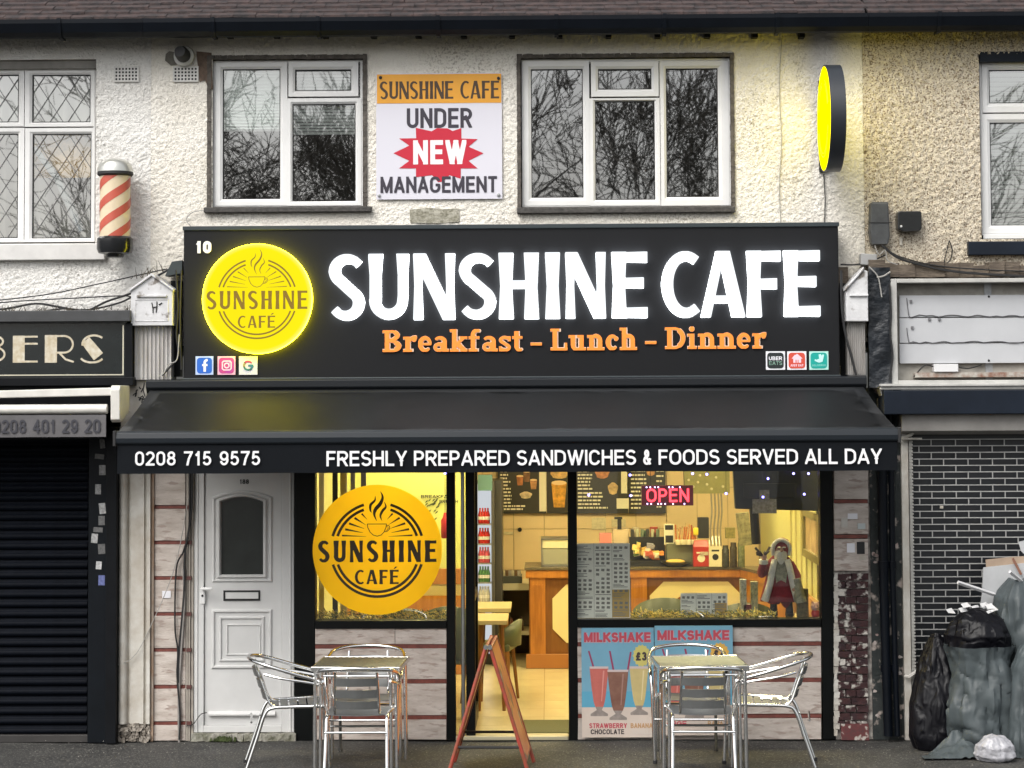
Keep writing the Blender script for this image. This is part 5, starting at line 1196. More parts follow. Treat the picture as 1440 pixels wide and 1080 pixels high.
# ------------------------------------------------------------------ vacant shop on the right
vs_ = thing('blank_sign_box', 'empty white-framed sign box with bare wires and no lettering', 'sign box', (X(1350, 460), -.2, Z(1350, 540)))
XE = 1588
fw = mat('box_frame', (.52, .515, .49), .6, var=.25, scale=6)
Yv = -.24
a, b, c, d = RC(1254, 391, XE, 540, Yv); e1 = X(1262, 460, Yv); e2 = X(1268, 460, Yv)
MB().box(a, e1, Yv, 0, c, d).box(e1, b, Yv, 0, d - .03, d).box(e1, b, Yv, -.02, c, c + .03).build('box_frame', fw, vs_, bev=.004)
MB().box(e1 + .001, b, -.10, -.09, c + .03, d - .03).build('back_board', mat('back_board', (.40, .38, .34), .8, var=.3, scale=8), vs_)
jo = [414, 446, 482, 511]
for i in range(3):
    A_, B_, C_, D_ = RC(1265, jo[i] + .6, XE, jo[i + 1] - .6, -.14); MB().box(A_, B_, -.14, -.11, C_, D_).build('panel', mat('led_panel', (.50, .51, .53), .5, var=.08, scale=3), vs_, bev=.002)
for y in (444, 481):
    pts = [(X(1275, y - 25 if y < 460 else y - 20, -.15), -.15, Z(1275, y - 25 if y < 460 else y - 20, -.15)), (X(1278, y, -.15), -.15, Z(1278, y, -.15))]
    for k in range(24): px = 1284 + k * 9; pts.append((X(px, y, -.148), -.146, Z(px, y + random.uniform(-1.6, 1.6), -.148)))
    MB().tube(pts, .0035, 5, smooth=2).build('wire', mat('grey_wire', (.12, .12, .13), .6), vs_)
for px, py in ((1307, 449), (1321, 449), (1281, 424), (1283, 461)):
    x, z = P(px, py, -.15); MB().box(x - .009, x + .009, -.152, -.142, z - .009, z + .012).build('connector', mat('connector', (.16, .16, .17), .6), vs_)
for px, py in ((1391, 417), (1391, 507)):
    x, z = P(px, py, -.15); MB().lathe([(.009, 0), (.006, -.006)], (x, -.14, z), 10, 'y').build('screw', rubber, vs_)
for px in (1391,):
    A_, B_, C_, D_ = RC(px - 6, 395, px + 4, 538, -.105); MB().box(A_, B_, -.108, -.1, C_, D_).build('batten', steel, vs_)
A_, B_, C_, D_ = RC(1313, 512, 1347, 523, -.17); MB().box(A_, B_, -.19, -.10, C_, D_).build('transformer', mat('ballast', (.66, .66, .67), .5), vs_, bev=.004)
A_, B_, C_, D_ = RC(1286, 524, XE, 530, -.16); MB().rough_box(A_, B_, -.17, -.10, C_, D_, .004).build('rusty_ledge', mat('rust', (.20, .10, .07), .8, col2=(.4, .38, .34), scale=18), vs_)
MB().tube([(X(1285, 530, -.16), -.16, Z(1285, 530, -.16)), (X(1300, 518, -.16), -.17, Z(1300, 514, -.16)), (X(1314, 520, -.16), -.15, Z(1314, 516, -.16))], .005, 6, smooth=5).tube([(X(1347, 518, -.16), -.15, Z(1347, 516, -.16)), (X(1362, 520, -.16), -.16, Z(1362, 518, -.16)), (X(1382, 512, -.16), -.12, Z(1382, 513, -.16))], .005, 6, smooth=5).build('lead_wire', rubber, vs_)
lb_ = thing('vacant_awning_board', 'dark navy board with pale ledge above the grille of the empty shop', 'board', (X(1350, 581), -.25, Z(1350, 581)))
for (y0, y1, Y) in ((539, 542.5, -.28), (543.5, 547, -.26)):
    A_, B_, C_, D_ = RC(1238, y0, XE, y1, Y); MB().box(A_, B_, Y, 0, C_, D_).build('ledge', fw, lb_, bev=.003)
A_, B_, C_, D_ = RC(1243, 548, XE, 582, -.30); MB().box(A_, B_, -.30, -.05, C_, D_ - .001).build('board', navy, lb_, bev=.006)
A_, B_, C_, D_ = RC(1237, 547, 1256, 572, -.20); MB().prism([(A_, D_ - .001), (B_, D_ - .001), (B_, C_), (A_ + .04, C_)], -.20, -.06).build('corbel', fw, lb_)
A_, B_, C_, D_ = RC(1268, 582, XE, 611, -.22); MB().prismx([(-.10, C_), (-.22, C_ + .03), (-.24, D_ - .001), (0, D_ - .001), (0, C_)], A_, B_).build('shutter_housing', greymetal, lb_)
# wrapped black column
bc = thing('wrapped_column', 'black wrapped column with torn edges between half capital and blank sign box', 'column', (X(1238, 450), -.2, Z(1238, 545)))
m = mat('black_wrap', (.016, .020, .026), .35, var=.4, scale=6, bump=1, bscale=9, bdist=.03)
mb = MB(); rows = 24
L_, R__, C_, D_ = RC(1221.5, 376, 1253, 545, -.22)
for j in range(rows + 1):
    z = C_ + (D_ - C_) * j / rows; a = L_ + .012 * noise.noise((z * 6, 1, 0)); 
    for k in range(9): x = a + (R__ - a) * k / 8; mb.v.append((x, -.22 + .02 * noise.noise((x * 9, z * 5, 2)), z))
for j in range(rows):
    for k in range(8): mb.f.append((j * 9 + k, j * 9 + k + 1, (j + 1) * 9 + k + 1, (j + 1) * 9 + k))
mb.build('wrap', m, bc, smooth=True); MB().box(L_ + .02, R__ - .005, -.19, 0, C_, D_).build('core', black_paint, bc)
# timber mess above
mm = thing('decayed_cornice', 'dark decayed timber cornice under the cables above the blank sign box', 'cornice', (X(1350, 385), -.15, Z(1350, 390)))
for i in range(14):
    px = 1222 + i * 21; A_, B_, C_, D_ = RC(px, 366 + random.uniform(-4, 6) + i * .5, px + 22, 390, -.14); MB().rough_box(A_, B_, -.14 + random.uniform(-.02, .02), 0, C_, D_, .006).build('board', mat('decayed_timber', (.07, .055, .045), .95, col2=(.16, .13, .10), scale=14, stretch=(.4, 1, 3), bump=.8, bscale=30), mm)
A_, B_, C_, D_ = RC(1168, 376, 1192, 402, -.05); MB().rough_box(A_, B_, -.06, 0, C_, D_, .012).build('board', mat('decayed_timber', (.07, .055, .045), .95), mm)
A_, B_, C_, D_ = RC(1181, 395, 1192, 530, -.06); MB().box(A_, B_, -.06, 0, C_, D_).build('board', black_paint, mm)
def small_box(name, r, Y, dep, m, label, cat, bev=.006):
    A_, B_, C_, D_ = RC(*r, Y); o = MB().box(A_ - A_, B_ - A_, 0, dep, 0, D_ - C_).build(name, m, bev=bev); o.location = (A_, Y, C_); return tag(o, label, cat)
t = thing('telecom_cabinet', 'tall dark grey cable terminal with a strap on the pebbledash', 'terminal box', (X(1237, 345), -.1, Z(1237, 345)))
A_, B_, C_, D_ = RC(1224, 284, 1250, 344, -.10)
tm_ = mat('terminal_grey', (.085, .09, .095), .5, var=.4, scale=8)
MB().prism([(A_ + .006, C_), (B_ - .01, C_), (B_ + .004, C_ + .06), (B_ - .004, D_), (A_ + .004, D_), (A_ - .006, C_ + .1)], -.12, -.01).build('cover', tm_, t, bev=.012)
MB().box(A_ - .012, B_ + .02, -.124, -.118, (C_ + D_) / 2 - .0, (C_ + D_) / 2 + .006).build('strap', rubber, t)
t = thing('flood_sensor_box', 'small glossy black box with a white dot on the pebbledash', 'wall box', (X(1279, 326), -.1, Z(1279, 326)))
A_, B_, C_, D_ = RC(1262, 297, 1296, 326, -.10)
MB().prism([(A_, C_ + .02), (A_ + .04, C_), (B_ - .01, C_ + .008), (B_, C_ + .03), (B_, D_ - .01), (B_ - .01, D_), (A_ + .01, D_), (A_, D_ - .01)], -.11, -.01).build('case', mat('gloss_black', (.012, .013, .014), .25), t, bev=.008)
MB().lathe([(.009, 0), (.006, -.004)], (A_ + .025, -.112, C_ + .04), 10, 'y').build('indicator', white_print, t)
small_box('junction_box', (1210, 356, 1233, 372), -.13, .11, mat('junction_grey', (.42, .42, .42), .5, var=.2), 'light grey tilted junction box between half capital and terminal', 'junction box').rotation_euler = (0, R_(4), 0)
small_box('sensor_tag', (1265, 334, 1269, 345), -.03, .02, offwhite, 'tiny white tab below the glossy black wall box', 'tab', .001)
# cable tangle
rnd = random.Random(11)
G = 'cables tangled above the empty shop'
cable('cable', [(1240, 345), (1262, 362), (1290, 371), (1330, 380), (1380, 385), (1500, 392)], .009, cable_m, 'thickest black cable running right from the grey terminal', -.17, G)
cable('cable', [(1244, 346), (1255, 356), (1275, 364), (1320, 374), (1400, 380), (1500, 383)], .005, cable_m, 'thin upper black cable running right from the grey terminal', -.16, G)
cable('cable', [(1335, 338), (1339, 352), (1336, 366), (1328, 370), (1332, 350), (1335, 338)], .004, cable_m, 'black cable hanging as a loop on the pebbledash', -.03)
cable('cable', [(1230, 345), (1236, 358), (1245, 352), (1248, 366), (1262, 372)], .004, cable_w, 'pale wire curled under the grey terminal', -.18)
cable('cable', [(1182, 372), (1205, 372), (1228, 366), (1246, 358)], .006, cable_m, 'black cable crossing to the terminal above the half capital', -.10)
cable('cable', [(1222, 375), (1234, 388), (1238, 405), (1240, 418)], .005, cable_w, 'grey wire bending down over the black wrapped column', -.25)
cable('cable', [(1233, 390), (1243, 388), (1252, 382)], .006, cable_w, 'short pale stub of pipe on the black wrapped column', -.25)
cable('cable', [(1183, 380), (1184, 430), (1189, 470), (1197, 500), (1204, 528)], .009, cable_m, 'black cable dropping over the fluted half shaft', -.29)
cable('cable', [(1251, 400), (1253, 440), (1252, 470), (1255, 500), (1251, 535)], .008, cable_m, 'black cable down the left edge of the blank sign box', -.26)
cable('cable', [(1100, 50), (1096, 120), (1099, 200), (1096, 260), (1098, 315)], .0035, cable_w, 'pale vertical wire on the wall left of the round glowing sign', -.02)
GB = 'wires strung across the barber wall'
cable('cable', [(-60, 428), (60, 415), (140, 399), (190, 388), (235, 378)], .0045, cable_m, 'upper thin wire rising across the barber wall to the fascia corner', -.08, GB)
cable('cable', [(-60, 432), (20, 424), (110, 419), (170, 416), (186, 418)], .0045, cable_m, 'flattest thin wire across the barber wall ending at the gabled capital', -.07, GB)
cable('cable', [(-60, 442), (10, 434), (50, 427), (85, 432), (120, 437), (150, 424), (190, 410), (215, 392), (245, 375)], .008, cable_m, 'thick sagging black cable drooping along the barber cornice', -.10, GB)
cable('cable', [(60, 438), (90, 434), (115, 436), (140, 433), (170, 425), (186, 417)], .007, cable_m, 'second drooping black cable lying on the barber cornice', -.12, GB)
cable('cable', [(247, 380), (250, 430), (248, 470), (251, 500), (240, 515), (228, 528)], .007, cable_m, 'black cable in the gap between gabled capital and fascia', -.26)
cable('cable', [(252, 470), (249, 505), (238, 512), (230, 525), (222, 530)], .004, cable_w, 'pale twisted wire at the foot of the fluted shaft', -.31)
cable('cable', [(255, 380), (253, 450), (255, 520)], .006, cable_m, 'straight black cable hugging the fascia end', -.28)
cable('cable', [(290, 296), (272, 298), (262, 308), (268, 318)], .0035, cable_w, 'thin curled wire between narrow window sill and fascia top', -.03)
A_, B_, C_, D_ = RC(232, 366, 256, 388, -.2)
o = MB().prism([(0, 0), (B_ - A_, .02), (B_ - A_, D_ - C_), (.05, D_ - C_ - .01)], 0, .18).build('flashing_scrap', mat('scrap', (.03, .04, .042), .6)); o.location = (A_, -.2, C_); tag(o, 'dark torn flashing scrap behind the fascia top corner', 'flashing')
# weeds / debris on cornice
mb = MB()
for i in range(120):
    px = rnd.uniform(-60, 236); base_z = Z(px, 437 if px < 184 else 392 + (px - 184) * -.3, -.2)
    x = X(px, 430, -.2); hgt = rnd.uniform(.01, .045) * (1.6 if px > 190 else 1); a = rnd.uniform(-.04, .04)
    mb.tube([(x, -.2 + rnd.uniform(-.1, .1), base_z - .01), (x + a, -.2 + rnd.uniform(-.1, .1), base_z + hgt)], [.004, .001], 3, caps=False)
mb.build('dead_moss', mat('dead_moss', (.10, .085, .06), .95), kind='stuff', label='dry moss and twig debris along the barber cornice', cat='debris')

# ------------------------------------------------------------------ brick-bond security grille
gr = thing('security_grille', 'closed brick-pattern metal security grille of the empty shop', 'shutter', (X(1360, 1040), -.04, 0))
gm_ = mat('grille_steel', (.42, .42, .41), .5, metal=.2, var=.25, scale=5)
ya, yb_ = 618, 1036; rows = 45; Yg = -.05
A_, B_, C_, D_ = RC(1286, ya, XE, yb_, Yg); ps = (D_ - .03) / rows; vx = 34.1 / 191.0
b0 = MB().box(0, B_ - A_, 0, .012, 0, .0068).build('bar', gm_); b0.parent = gr; l0 = None; nl = 0; st_ = MB()
for i in range(rows + 1):
    z = .03 + ps * i; loc = Vector((A_, Yg, z)) - gr.location
    if i == 0: b0.location = loc
    else: share(b0, 'bar', gr, loc)
    x = A_ + (.045 if i % 2 else .045 + vx / 2)
    while x < B_ and i < rows:
        if x < X(1462, 800):
            lc_ = Vector((x, Yg + .001, z + .0068)) - gr.location
            if l0 is None: l0 = MB().box(0, .007, 0, .010, 0, ps - .0068).build('link', gm_); l0.parent = gr; l0.location = lc_
            else: share(l0, 'link', gr, lc_)
        else: st_.box(x, x + .007, Yg + .001, Yg + .011, z + .0068, z + ps)
        x += vx
if st_.v: st_.build('link', gm_, gr, kind='stuff')
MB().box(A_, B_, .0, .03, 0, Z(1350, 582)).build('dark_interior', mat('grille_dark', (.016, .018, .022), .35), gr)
A_, B_, C_, D_ = RC(1270, 612, 1280, 1045, -.08); MB().box(A_, B_, -.08, .0, 0, D_).build('side_post', offwhite, gr, bev=.004)
A_, B_, C_, D_ = RC(1281, 612, 1286, 1000, -.09); mb = MB().box(A_, B_ - .006, -.085, .0, 0, D_); z = .05
while z < D_: mb.box(A_ - .002, B_, -.092, -.086, z, z + .014); z += .024
mb.build('guide_channel', mat('guide_steel', (.5, .49, .46), .5, var=.3, scale=12), gr)
A_, B_, C_, D_ = RC(1268, 605, 1296, 617, -.12); MB().tube([(A_, -.13, C_ + .01), (A_ + .05, -.14, C_ + .025), (A_ + .085, -.14, C_ + .06), (A_ + .09, -.14, D_ + .10)], [.012, .012, .014, .018], 8, smooth=3).tube([(A_ - .01, -.13, C_), (B_, -.13, C_)], .008, 6).build('latch', offwhite, gr, smooth=True)
x, z = P(1324, 713, Yg); MB().box(x - .012, x + .012, Yg - .006, Yg - .001, z - .01, z + .01).build('keyhole', offwhite, gr)
xx, zz0 = P(1272, 945, -.1); MB().tube([(xx, -.11, zz0 - .03), (xx + .03, -.13, zz0 - .03), (xx + .12, -.14, zz0 + .035)], .014, 6).build('handle', offwhite, gr, smooth=True)

# ------------------------------------------------------------------ door roundel sticker
t = thing('window_roundel', 'large flat orange-yellow roundel printed with a cup on the left cafe window', 'sign', (X(530, 773), -.045, Z(530, 773)))
cx, cz = P(530.5, 773, -.06); Rr = 91 / 191.4
rm_ = mat('roundel_yellow', (1.0, .62, .022), .5, spec=.2)
n_ = rm_.node_tree.nodes; l_ = rm_.node_tree.links; tl = n_.new('ShaderNodeBsdfTranslucent'); tl.inputs[0].default_value = (1.0, .62, .022, 1); mx_ = n_.new('ShaderNodeMixShader'); mx_.inputs[0].default_value = .62
l_.new(n_['Principled BSDF'].outputs[0], mx_.inputs[1]); l_.new(tl.outputs[0], mx_.inputs[2]); l_.new(mx_.outputs[0], n_['Material Output'].inputs[0])
dm = MB(); dm.v = [(cx, -.06, cz)] + [(cx + Rr * math.cos(2 * math.pi * i / 96), -.06, cz + Rr * math.sin(2 * math.pi * i / 96)) for i in range(96)]; dm.f = [(0, 1 + i, 1 + (i + 1) % 96) for i in range(96)]
dm.build('disc', rm_, t)
logo(cx, cz, Rr, -.0612, mat('roundel_ink', (.035, .018, .005), .5), t, True)

# ------------------------------------------------------------------ milkshake posters
sky_b = mat('poster_sky', (.19, .42, .56), .5, var=.12, scale=3); sea = mat('poster_sea', (.11, .38, .54), .5); sand = mat('poster_sand', (.70, .60, .52), .5, var=.1, scale=4)
pr_ = mat('poster_red', (.52, .07, .10), .5); pd = mat('poster_dark', (.05, .035, .04), .5)
def poster(r, price, label, flav):
    Y = -.075; A_, B_, C_, D_ = RC(*r, Y); W, H = B_ - A_, D_ - C_; t = thing('milkshake_poster', label, 'poster', (A_, Y, C_), 'milkshake posters leaning on the riser')
    q = lambda u, v: (A_ + W * u, C_ + H * v)
    tilt = .03
    MB().box(A_, B_, Y, Y + .012, C_, D_).build('board', sky_b, t, bev=.001)
    MB().box(A_, B_, Y - .0008, Y - .0002, C_ + H * .27, C_ + H * .42).build('sea_print', sea, t); MB().box(A_, B_, Y - .0009, Y - .0002, C_, C_ + H * .275).build('sand_print', sand, t)
    text('MILKSHAKE', A_ + W * .04, A_ + W * .96, C_ + H * .865, C_ + H * .955, Y - .0016, 'lettering', mat('poster_shadow', (.55, .42, .48), .5), t, t=.30, gap=.07)
    text('MILKSHAKE', A_ + W * .035, A_ + W * .955, C_ + H * .87, C_ + H * .96, Y - .0022, 'lettering', pr_, t, t=.25, gap=.08)
    pts = [q(.83 + .125 * math.cos(R_(k * 12)) * (1 if k % 2 else .86), .745 + .105 * math.sin(R_(k * 12)) * (1 if k % 2 else .86)) for k in range(30)]
    MB().prism(pts, Y - .0012, Y - .0003).build('price_badge', mat('badge_yellow', (.62, .55, .16), .5) if price == '£3' else mat('badge_orange', (.72, .42, .08), .5), t)
    text(price, A_ + W * .75, A_ + W * .90, C_ + H * .70, C_ + H * .78, Y - .0022, 'lettering', pd, t, t=.24)
    for (cu, top, bot, wt, wb, m, st_) in ((.24, .64, .28, .13, .055, mat('shake_pink', (.58, .16, .13), .45, var=.15, scale=12), ((.10, .79), (.17, .64))), (.79, .64, .29, .13, .055, mat('shake_yellow', (.62, .50, .22), .45, var=.12, scale=12), ((.68, .78), (.63, .62))), (.50, .61, .245, .145, .065, mat('shake_brown', (.19, .085, .06), .45, col2=(.27, .14, .10), scale=10), ((.39, .79), (.44, .62)))):
        dy = .0005 if cu == .50 else 0
        k_ = Y - .0014 - dy
        MB().prism([q(st_[0][0] - .012, st_[0][1]), q(st_[0][0] + .012, st_[0][1]), q(st_[1][0] + .016, st_[1][1] - .02), q(st_[1][0] - .01, st_[1][1] - .02)], k_ - .0001, k_ + .0004).build('straw_print', mat('straw', (.32, .05, .12), .5), t)
        L_ = [q(cu - wt, top), q(cu + wt, top)]; 
        for i in range(9): u = i / 8; L_.append(q(cu + wt * (1 - u) ** .62 * (1) + wb * (1 - (1 - u) ** .62), top + (bot - top) * u))
        for i in range(9): u = 1 - i / 8; L_.append(q(cu - (wt * (1 - u) ** .62 + wb * (1 - (1 - u) ** .62)), top + (bot - top) * u))
        MB().prism(L_[1:11] + L_[11:] + [L_[0]], k_ - .0005, k_).build('shake_print', m, t)
        MB().prism([q(cu - wt * .98, top - .012), q(cu + wt * .98, top - .012), q(cu + wt, top + .008), q(cu - wt, top + .008)], k_ - .0008, k_ - .0004).build('rim_print', mat('glass_rim', (.62, .52, .50), .4), t)
        MB().prism([q(cu + wt * .42, top - .03), q(cu + wt * .58, top - .03), q(cu + wb * .7, bot + .05), q(cu + wb * .5, bot + .05)], k_ - .0008, k_ - .0004).build('shine_print', mat('shine_%d' % int(round(cu * 100)), {24: (.68, .30, .26), 79: (.74, .64, .36), 50: (.36, .21, .17)}[int(round(cu * 100))], .4), t)
        MB().prism([q(cu - wb, bot), q(cu + wb, bot), q(cu + .035, bot - .03), q(cu + .12, bot - .065), q(cu + .12, bot - .085), q(cu - .12, bot - .085), q(cu - .12, bot - .065), q(cu - .035, bot - .03)], k_ - .0004, k_).build('glass_foot_print', mat('glass_print', (.36, .31, .28), .4, var=.3, scale=18), t)
    for s_, u0, u1, v0, v1, m in flav: text(s_, A_ + W * u0, A_ + W * u1, C_ + H * v0, C_ + H * v1, Y - .0022, 'lettering', m, t, t=.2, gap=.1)
    return t
pb = mat('banana_ink', (.55, .32, .15), .5); pv = mat('vanilla_ink', (.68, .60, .53), .5)
FLV = [('STRAWBERRY', .10, .62, .085, .13, pr_), ('CHOCOLATE', .12, .58, .03, .075, pd), ('BANANA', .67, .97, .085, .13, pb), ('VANILLA', .69, .97, .03, .075, pv)]
poster((818, 883, 920, 1037), '£3', 'milkshake poster with three full glasses and a three pound badge', FLV)
poster((921, 880, 1031, 1034), '£4', 'milkshake poster half hidden behind the aluminium table, four pound badge', [('LARGE', .08, .4, .085, .13, pr_)] + FLV[2:])
# ------------------------------------------------------------------ aluminium chairs and tables
slat_m = mat('chair_slat', (.30, .31, .31), .42, metal=.75, var=.15, scale=8)
def make_chair():
    t = thing('bistro_chair', 'x', 'chair')
    R_t = .0115
    for s in (-1, 1):
        MB().tube([(s * .235, .235, .0), (s * .245, .225, .30), (s * .252, .215, .50), (s * .258, .185, .585), (s * .262, .12, .625)], R_t, 10, smooth=5).build('front_leg', chrome, t, smooth=True)
        MB().tube([(s * .205, -.325, .0), (s * .20, -.25, .22), (s * .197, -.195, .385), (s * .197, -.145, .425), (s * .205, -.02, .432), (s * .235, .20, .438)], R_t, 10, smooth=5).build('rear_leg', chrome, t, smooth=True)
        MB().tube([(s * .15, .04, .425), (s * .148, -.10, .425), (s * .145, -.165, .455), (s * .142, -.205, .56), (s * .136, -.262, .715)], .009, 8, smooth=5).build('back_upright', chrome, t, smooth=True)
        MB().lathe([(.014, 0), (.014, .02), (.012, .025)], (s * .235, .235, 0), 10).build('foot_cap', rubber, t)
        MB().lathe([(.014, 0), (.014, .02), (.012, .025)], (s * .205, -.326, 0), 10).build('foot_cap', rubber, t)
    MB().tube([(-.262, .12, .625), (-.268, .02, .652), (-.266, -.10, .69), (-.235, -.215, .725), (-.14, -.283, .742), (0, -.305, .748), (.14, -.283, .742), (.235, -.215, .725), (.266, -.10, .69), (.268, .02, .652), (.262, .12, .625)], .0125, 10, smooth=5).build('arm_rail', chrome, t, smooth=True)
    MB().tube([(-.255, .185, .575), (-.258, .10, .598), (-.256, -.08, .628), (-.22, -.20, .655)], .009, 8, smooth=5).build('lower_arm_tube', chrome, t, smooth=True)
    MB().tube([(.255, .185, .575), (.258, .10, .598), (.256, -.08, .628), (.22, -.20, .655)], .009, 8, smooth=5).build('lower_arm_tube', chrome, t, smooth=True)
    MB().tube([(-.203, -.285, .335), (.203, -.285, .335)], .008, 8).build('stretcher', chrome, t, smooth=True)
    MB().tube([(-.238, .225, .30), (.238, .225, .30)], .008, 8).build('stretcher', chrome, t, smooth=True)
    def curved(name, zc, h, yb, bow, w=.142, tilt=.28):
        mb = MB(); n = 8
        for i in range(n + 1):
            x = -w + 2 * w * i / n; y = yb - bow * (1 - (x / w) ** 2)
            for dz in (-h / 2, h / 2): mb.v.append((x, y - tilt * dz, zc + dz))
        mb.f = [(2 * i, 2 * i + 2, 2 * i + 3, 2 * i + 1) for i in range(n)]
        o = mb.build(name, slat_m, t); s_ = o.modifiers.new('t', 'SOLIDIFY'); s_.thickness = .005; s_.offset = 0; return o
    for z_, y_ in ((.50, -.185), (.575, -.213), (.655, -.243)): curved('back_slat', z_, .055, y_, .030)
    for i in range(6):
        y0 = -.15 + i * .062; mb = MB(); n = 6
        for k in range(n + 1):
            x = -.2 + .4 * k / n; z = .436 - .010 * (1 - (x / .2) ** 2)
            mb.v += [(x, y0, z), (x, y0 + .052, z + .001)]
        mb.f = [(2 * k, 2 * k + 2, 2 * k + 3, 2 * k + 1) for k in range(n)]
        o = mb.build('seat_slat', slat_m, t); s_ = o.modifiers.new('t', 'SOLIDIFY'); s_.thickness = .006
    return t
ch0 = make_chair(); used = False
def chair(x, y, rz, label):
    global used
    o = ch0 if not used else copy_tree(ch0); used = True
    o.location = (x, y, .004); o.rotation_euler = (0, 0, rz); o['label'] = label; o['group'] = 'aluminium chairs at the pavement tables'; return o
yc = -1.58; chair(X(499, 1000, yc - .29), yc, R_(1), 'aluminium armchair with its back to the street, at the table below the roundel window')
chair(X(991, 1000, yc - .29), yc, R_(-1.5), 'aluminium armchair with its back to the street, in front of the milkshake posters')
yc = -1.17; chair(X(352, 930, yc) + .295, yc, R_(-90 + 8), 'aluminium armchair turned sideways in front of the white door')
chair(X(1140, 925, yc) - .30, yc + .02, R_(90 - 6), 'aluminium armchair turned sideways before the bare stone slabs, right of the posters')
yc = -.86; chair(X(519, 915, -.55), yc, R_(180), 'aluminium armchair facing the street against the stone wall, mostly hidden by a table')
chair(X(963, 912, -.55), yc, R_(178), 'aluminium armchair facing the street, pushed against the milkshake posters')
emb = mat('embossed_aluminium', (.19, .22, .24), .5, metal=1, bump=1.0, bscale=40, bdist=.004)
def table(x, y, rz, label):
    t = thing('bistro_table', label, 'table', (0, 0, 0), 'square aluminium tables on the pavement'); h = .30
    mb = MB(); n = 26
    for i in range(n + 1):
        for j in range(n + 1):
            a, b = -h + .01 + 2 * (h - .01) * i / n, -h + .01 + 2 * (h - .01) * j / n
            mb.v.append((a, b, .703 + (.0016 if (i + j) % 2 else -.0008)))
    mb.f = [(i * (n + 1) + j, (i + 1) * (n + 1) + j, (i + 1) * (n + 1) + j + 1, i * (n + 1) + j + 1) for i in range(n) for j in range(n)]
    mb.build('tabletop', emb, t)
    MB().box(-h, h, -h, -h + .010, .672, .706).box(-h, h, h - .010, h, .672, .706).box(-h, -h + .010, -h + .0102, h - .0102, .672, .706).box(h - .010, h, -h + .0102, h - .0102, .672, .706).build('rim', chrome, t, bev=.003)
    MB().box(-h + .012, h - .012, -h + .012, h - .012, .676, .690).build('underside', mat('board_under', (.20, .19, .17), .7), t)
    for sx in (-1, 1):
        for sy in (-1, 1):
            x_, y_ = sx * (h - .035), sy * (h - .035)
            MB().tube([(x_ + sx * .012, y_ + sy * .012, 0), (x_ + sx * .006, y_ + sy * .006, .672)], .014, 10).tube([(x_ - sx * .026, y_ + sy * .012, 0), (x_ - sx * .03, y_ + sy * .004, .672)], .012, 10).build('leg', chrome, t, smooth=True)
    MB().tube([(-h + .05, -h + .05, .64), (h - .05, -h + .05, .64), (h - .05, h - .05, .64), (-h + .05, h - .05, .64)], .009, 8, closed=True).build('under_frame', chrome, t)
    t.location = (x, y, .004); t.rotation_euler = (0, 0, rz); return t
table((X(441, 940, -1.44) + X(564, 940, -1.44)) / 2, -1.15, R_(-2.5), 'square aluminium table below the cafe roundel window')
table((X(929, 936, -1.44) + X(1046, 936, -1.44)) / 2, -1.15, R_(3), 'square aluminium table in front of the milkshake posters')

mb = MB()
for k in range(60):
    x, y, r = random.uniform(-3.6, 3.6), random.uniform(-1.6, -.1), random.uniform(.008, .02); z = .012 * noise.noise((x * .8, y * .8, 0)) + .004 * noise.noise((x * 5, y * 5, 3)) - .001
    mb.add([(x + r * math.cos(q) * (1 + .2 * math.sin(3 * q + k)), y + r * math.sin(q), z) for q in np.linspace(0, 6.28, 9)[:-1]], [tuple(range(8))])
mb.build('gum_spots', mat('gum', (.095, .09, .082), .8), kind='stuff', label='flattened pale chewing gum spots on the dark tarmac', cat='litter')
# ------------------------------------------------------------------ A-board seen edge-on
t = thing('a_board', 'red metal A-frame pavement sign seen edge-on before the doorway', 'A-board')
red_m = mat('aboard_red', (.38, .05, .035), .4, col2=(.20, .07, .035), scale=22)
H_, S_, D2 = .865, .262, .33
pm = bpy.data.materials.new('aboard_print'); pm.use_nodes = True; n_ = pm.node_tree.nodes; l_ = pm.node_tree.links
tc = n_.new('ShaderNodeTexCoord'); nz = n_.new('ShaderNodeTexNoise'); nz.inputs['Scale'].default_value = 5; nz.inputs['Detail'].default_value = 2
rp = n_.new('ShaderNodeValToRGB'); e_ = rp.color_ramp.elements; e_[0].position = .40; e_[0].color = (.80, .22, .06, 1); e_[1].position = .72; e_[1].color = (.75, .68, .60, 1); q = e_.new(.55); q.color = (.85, .34, .10, 1); q = e_.new(.63); q.color = (.16, .05, .03, 1)
l_.new(tc.outputs['Object'], nz.inputs[0]); l_.new(nz.outputs['Fac'], rp.inputs[0]); l_.new(rp.outputs[0], n_['Principled BSDF'].inputs['Base Color']); n_['Principled BSDF'].inputs['Roughness'].default_value = .3
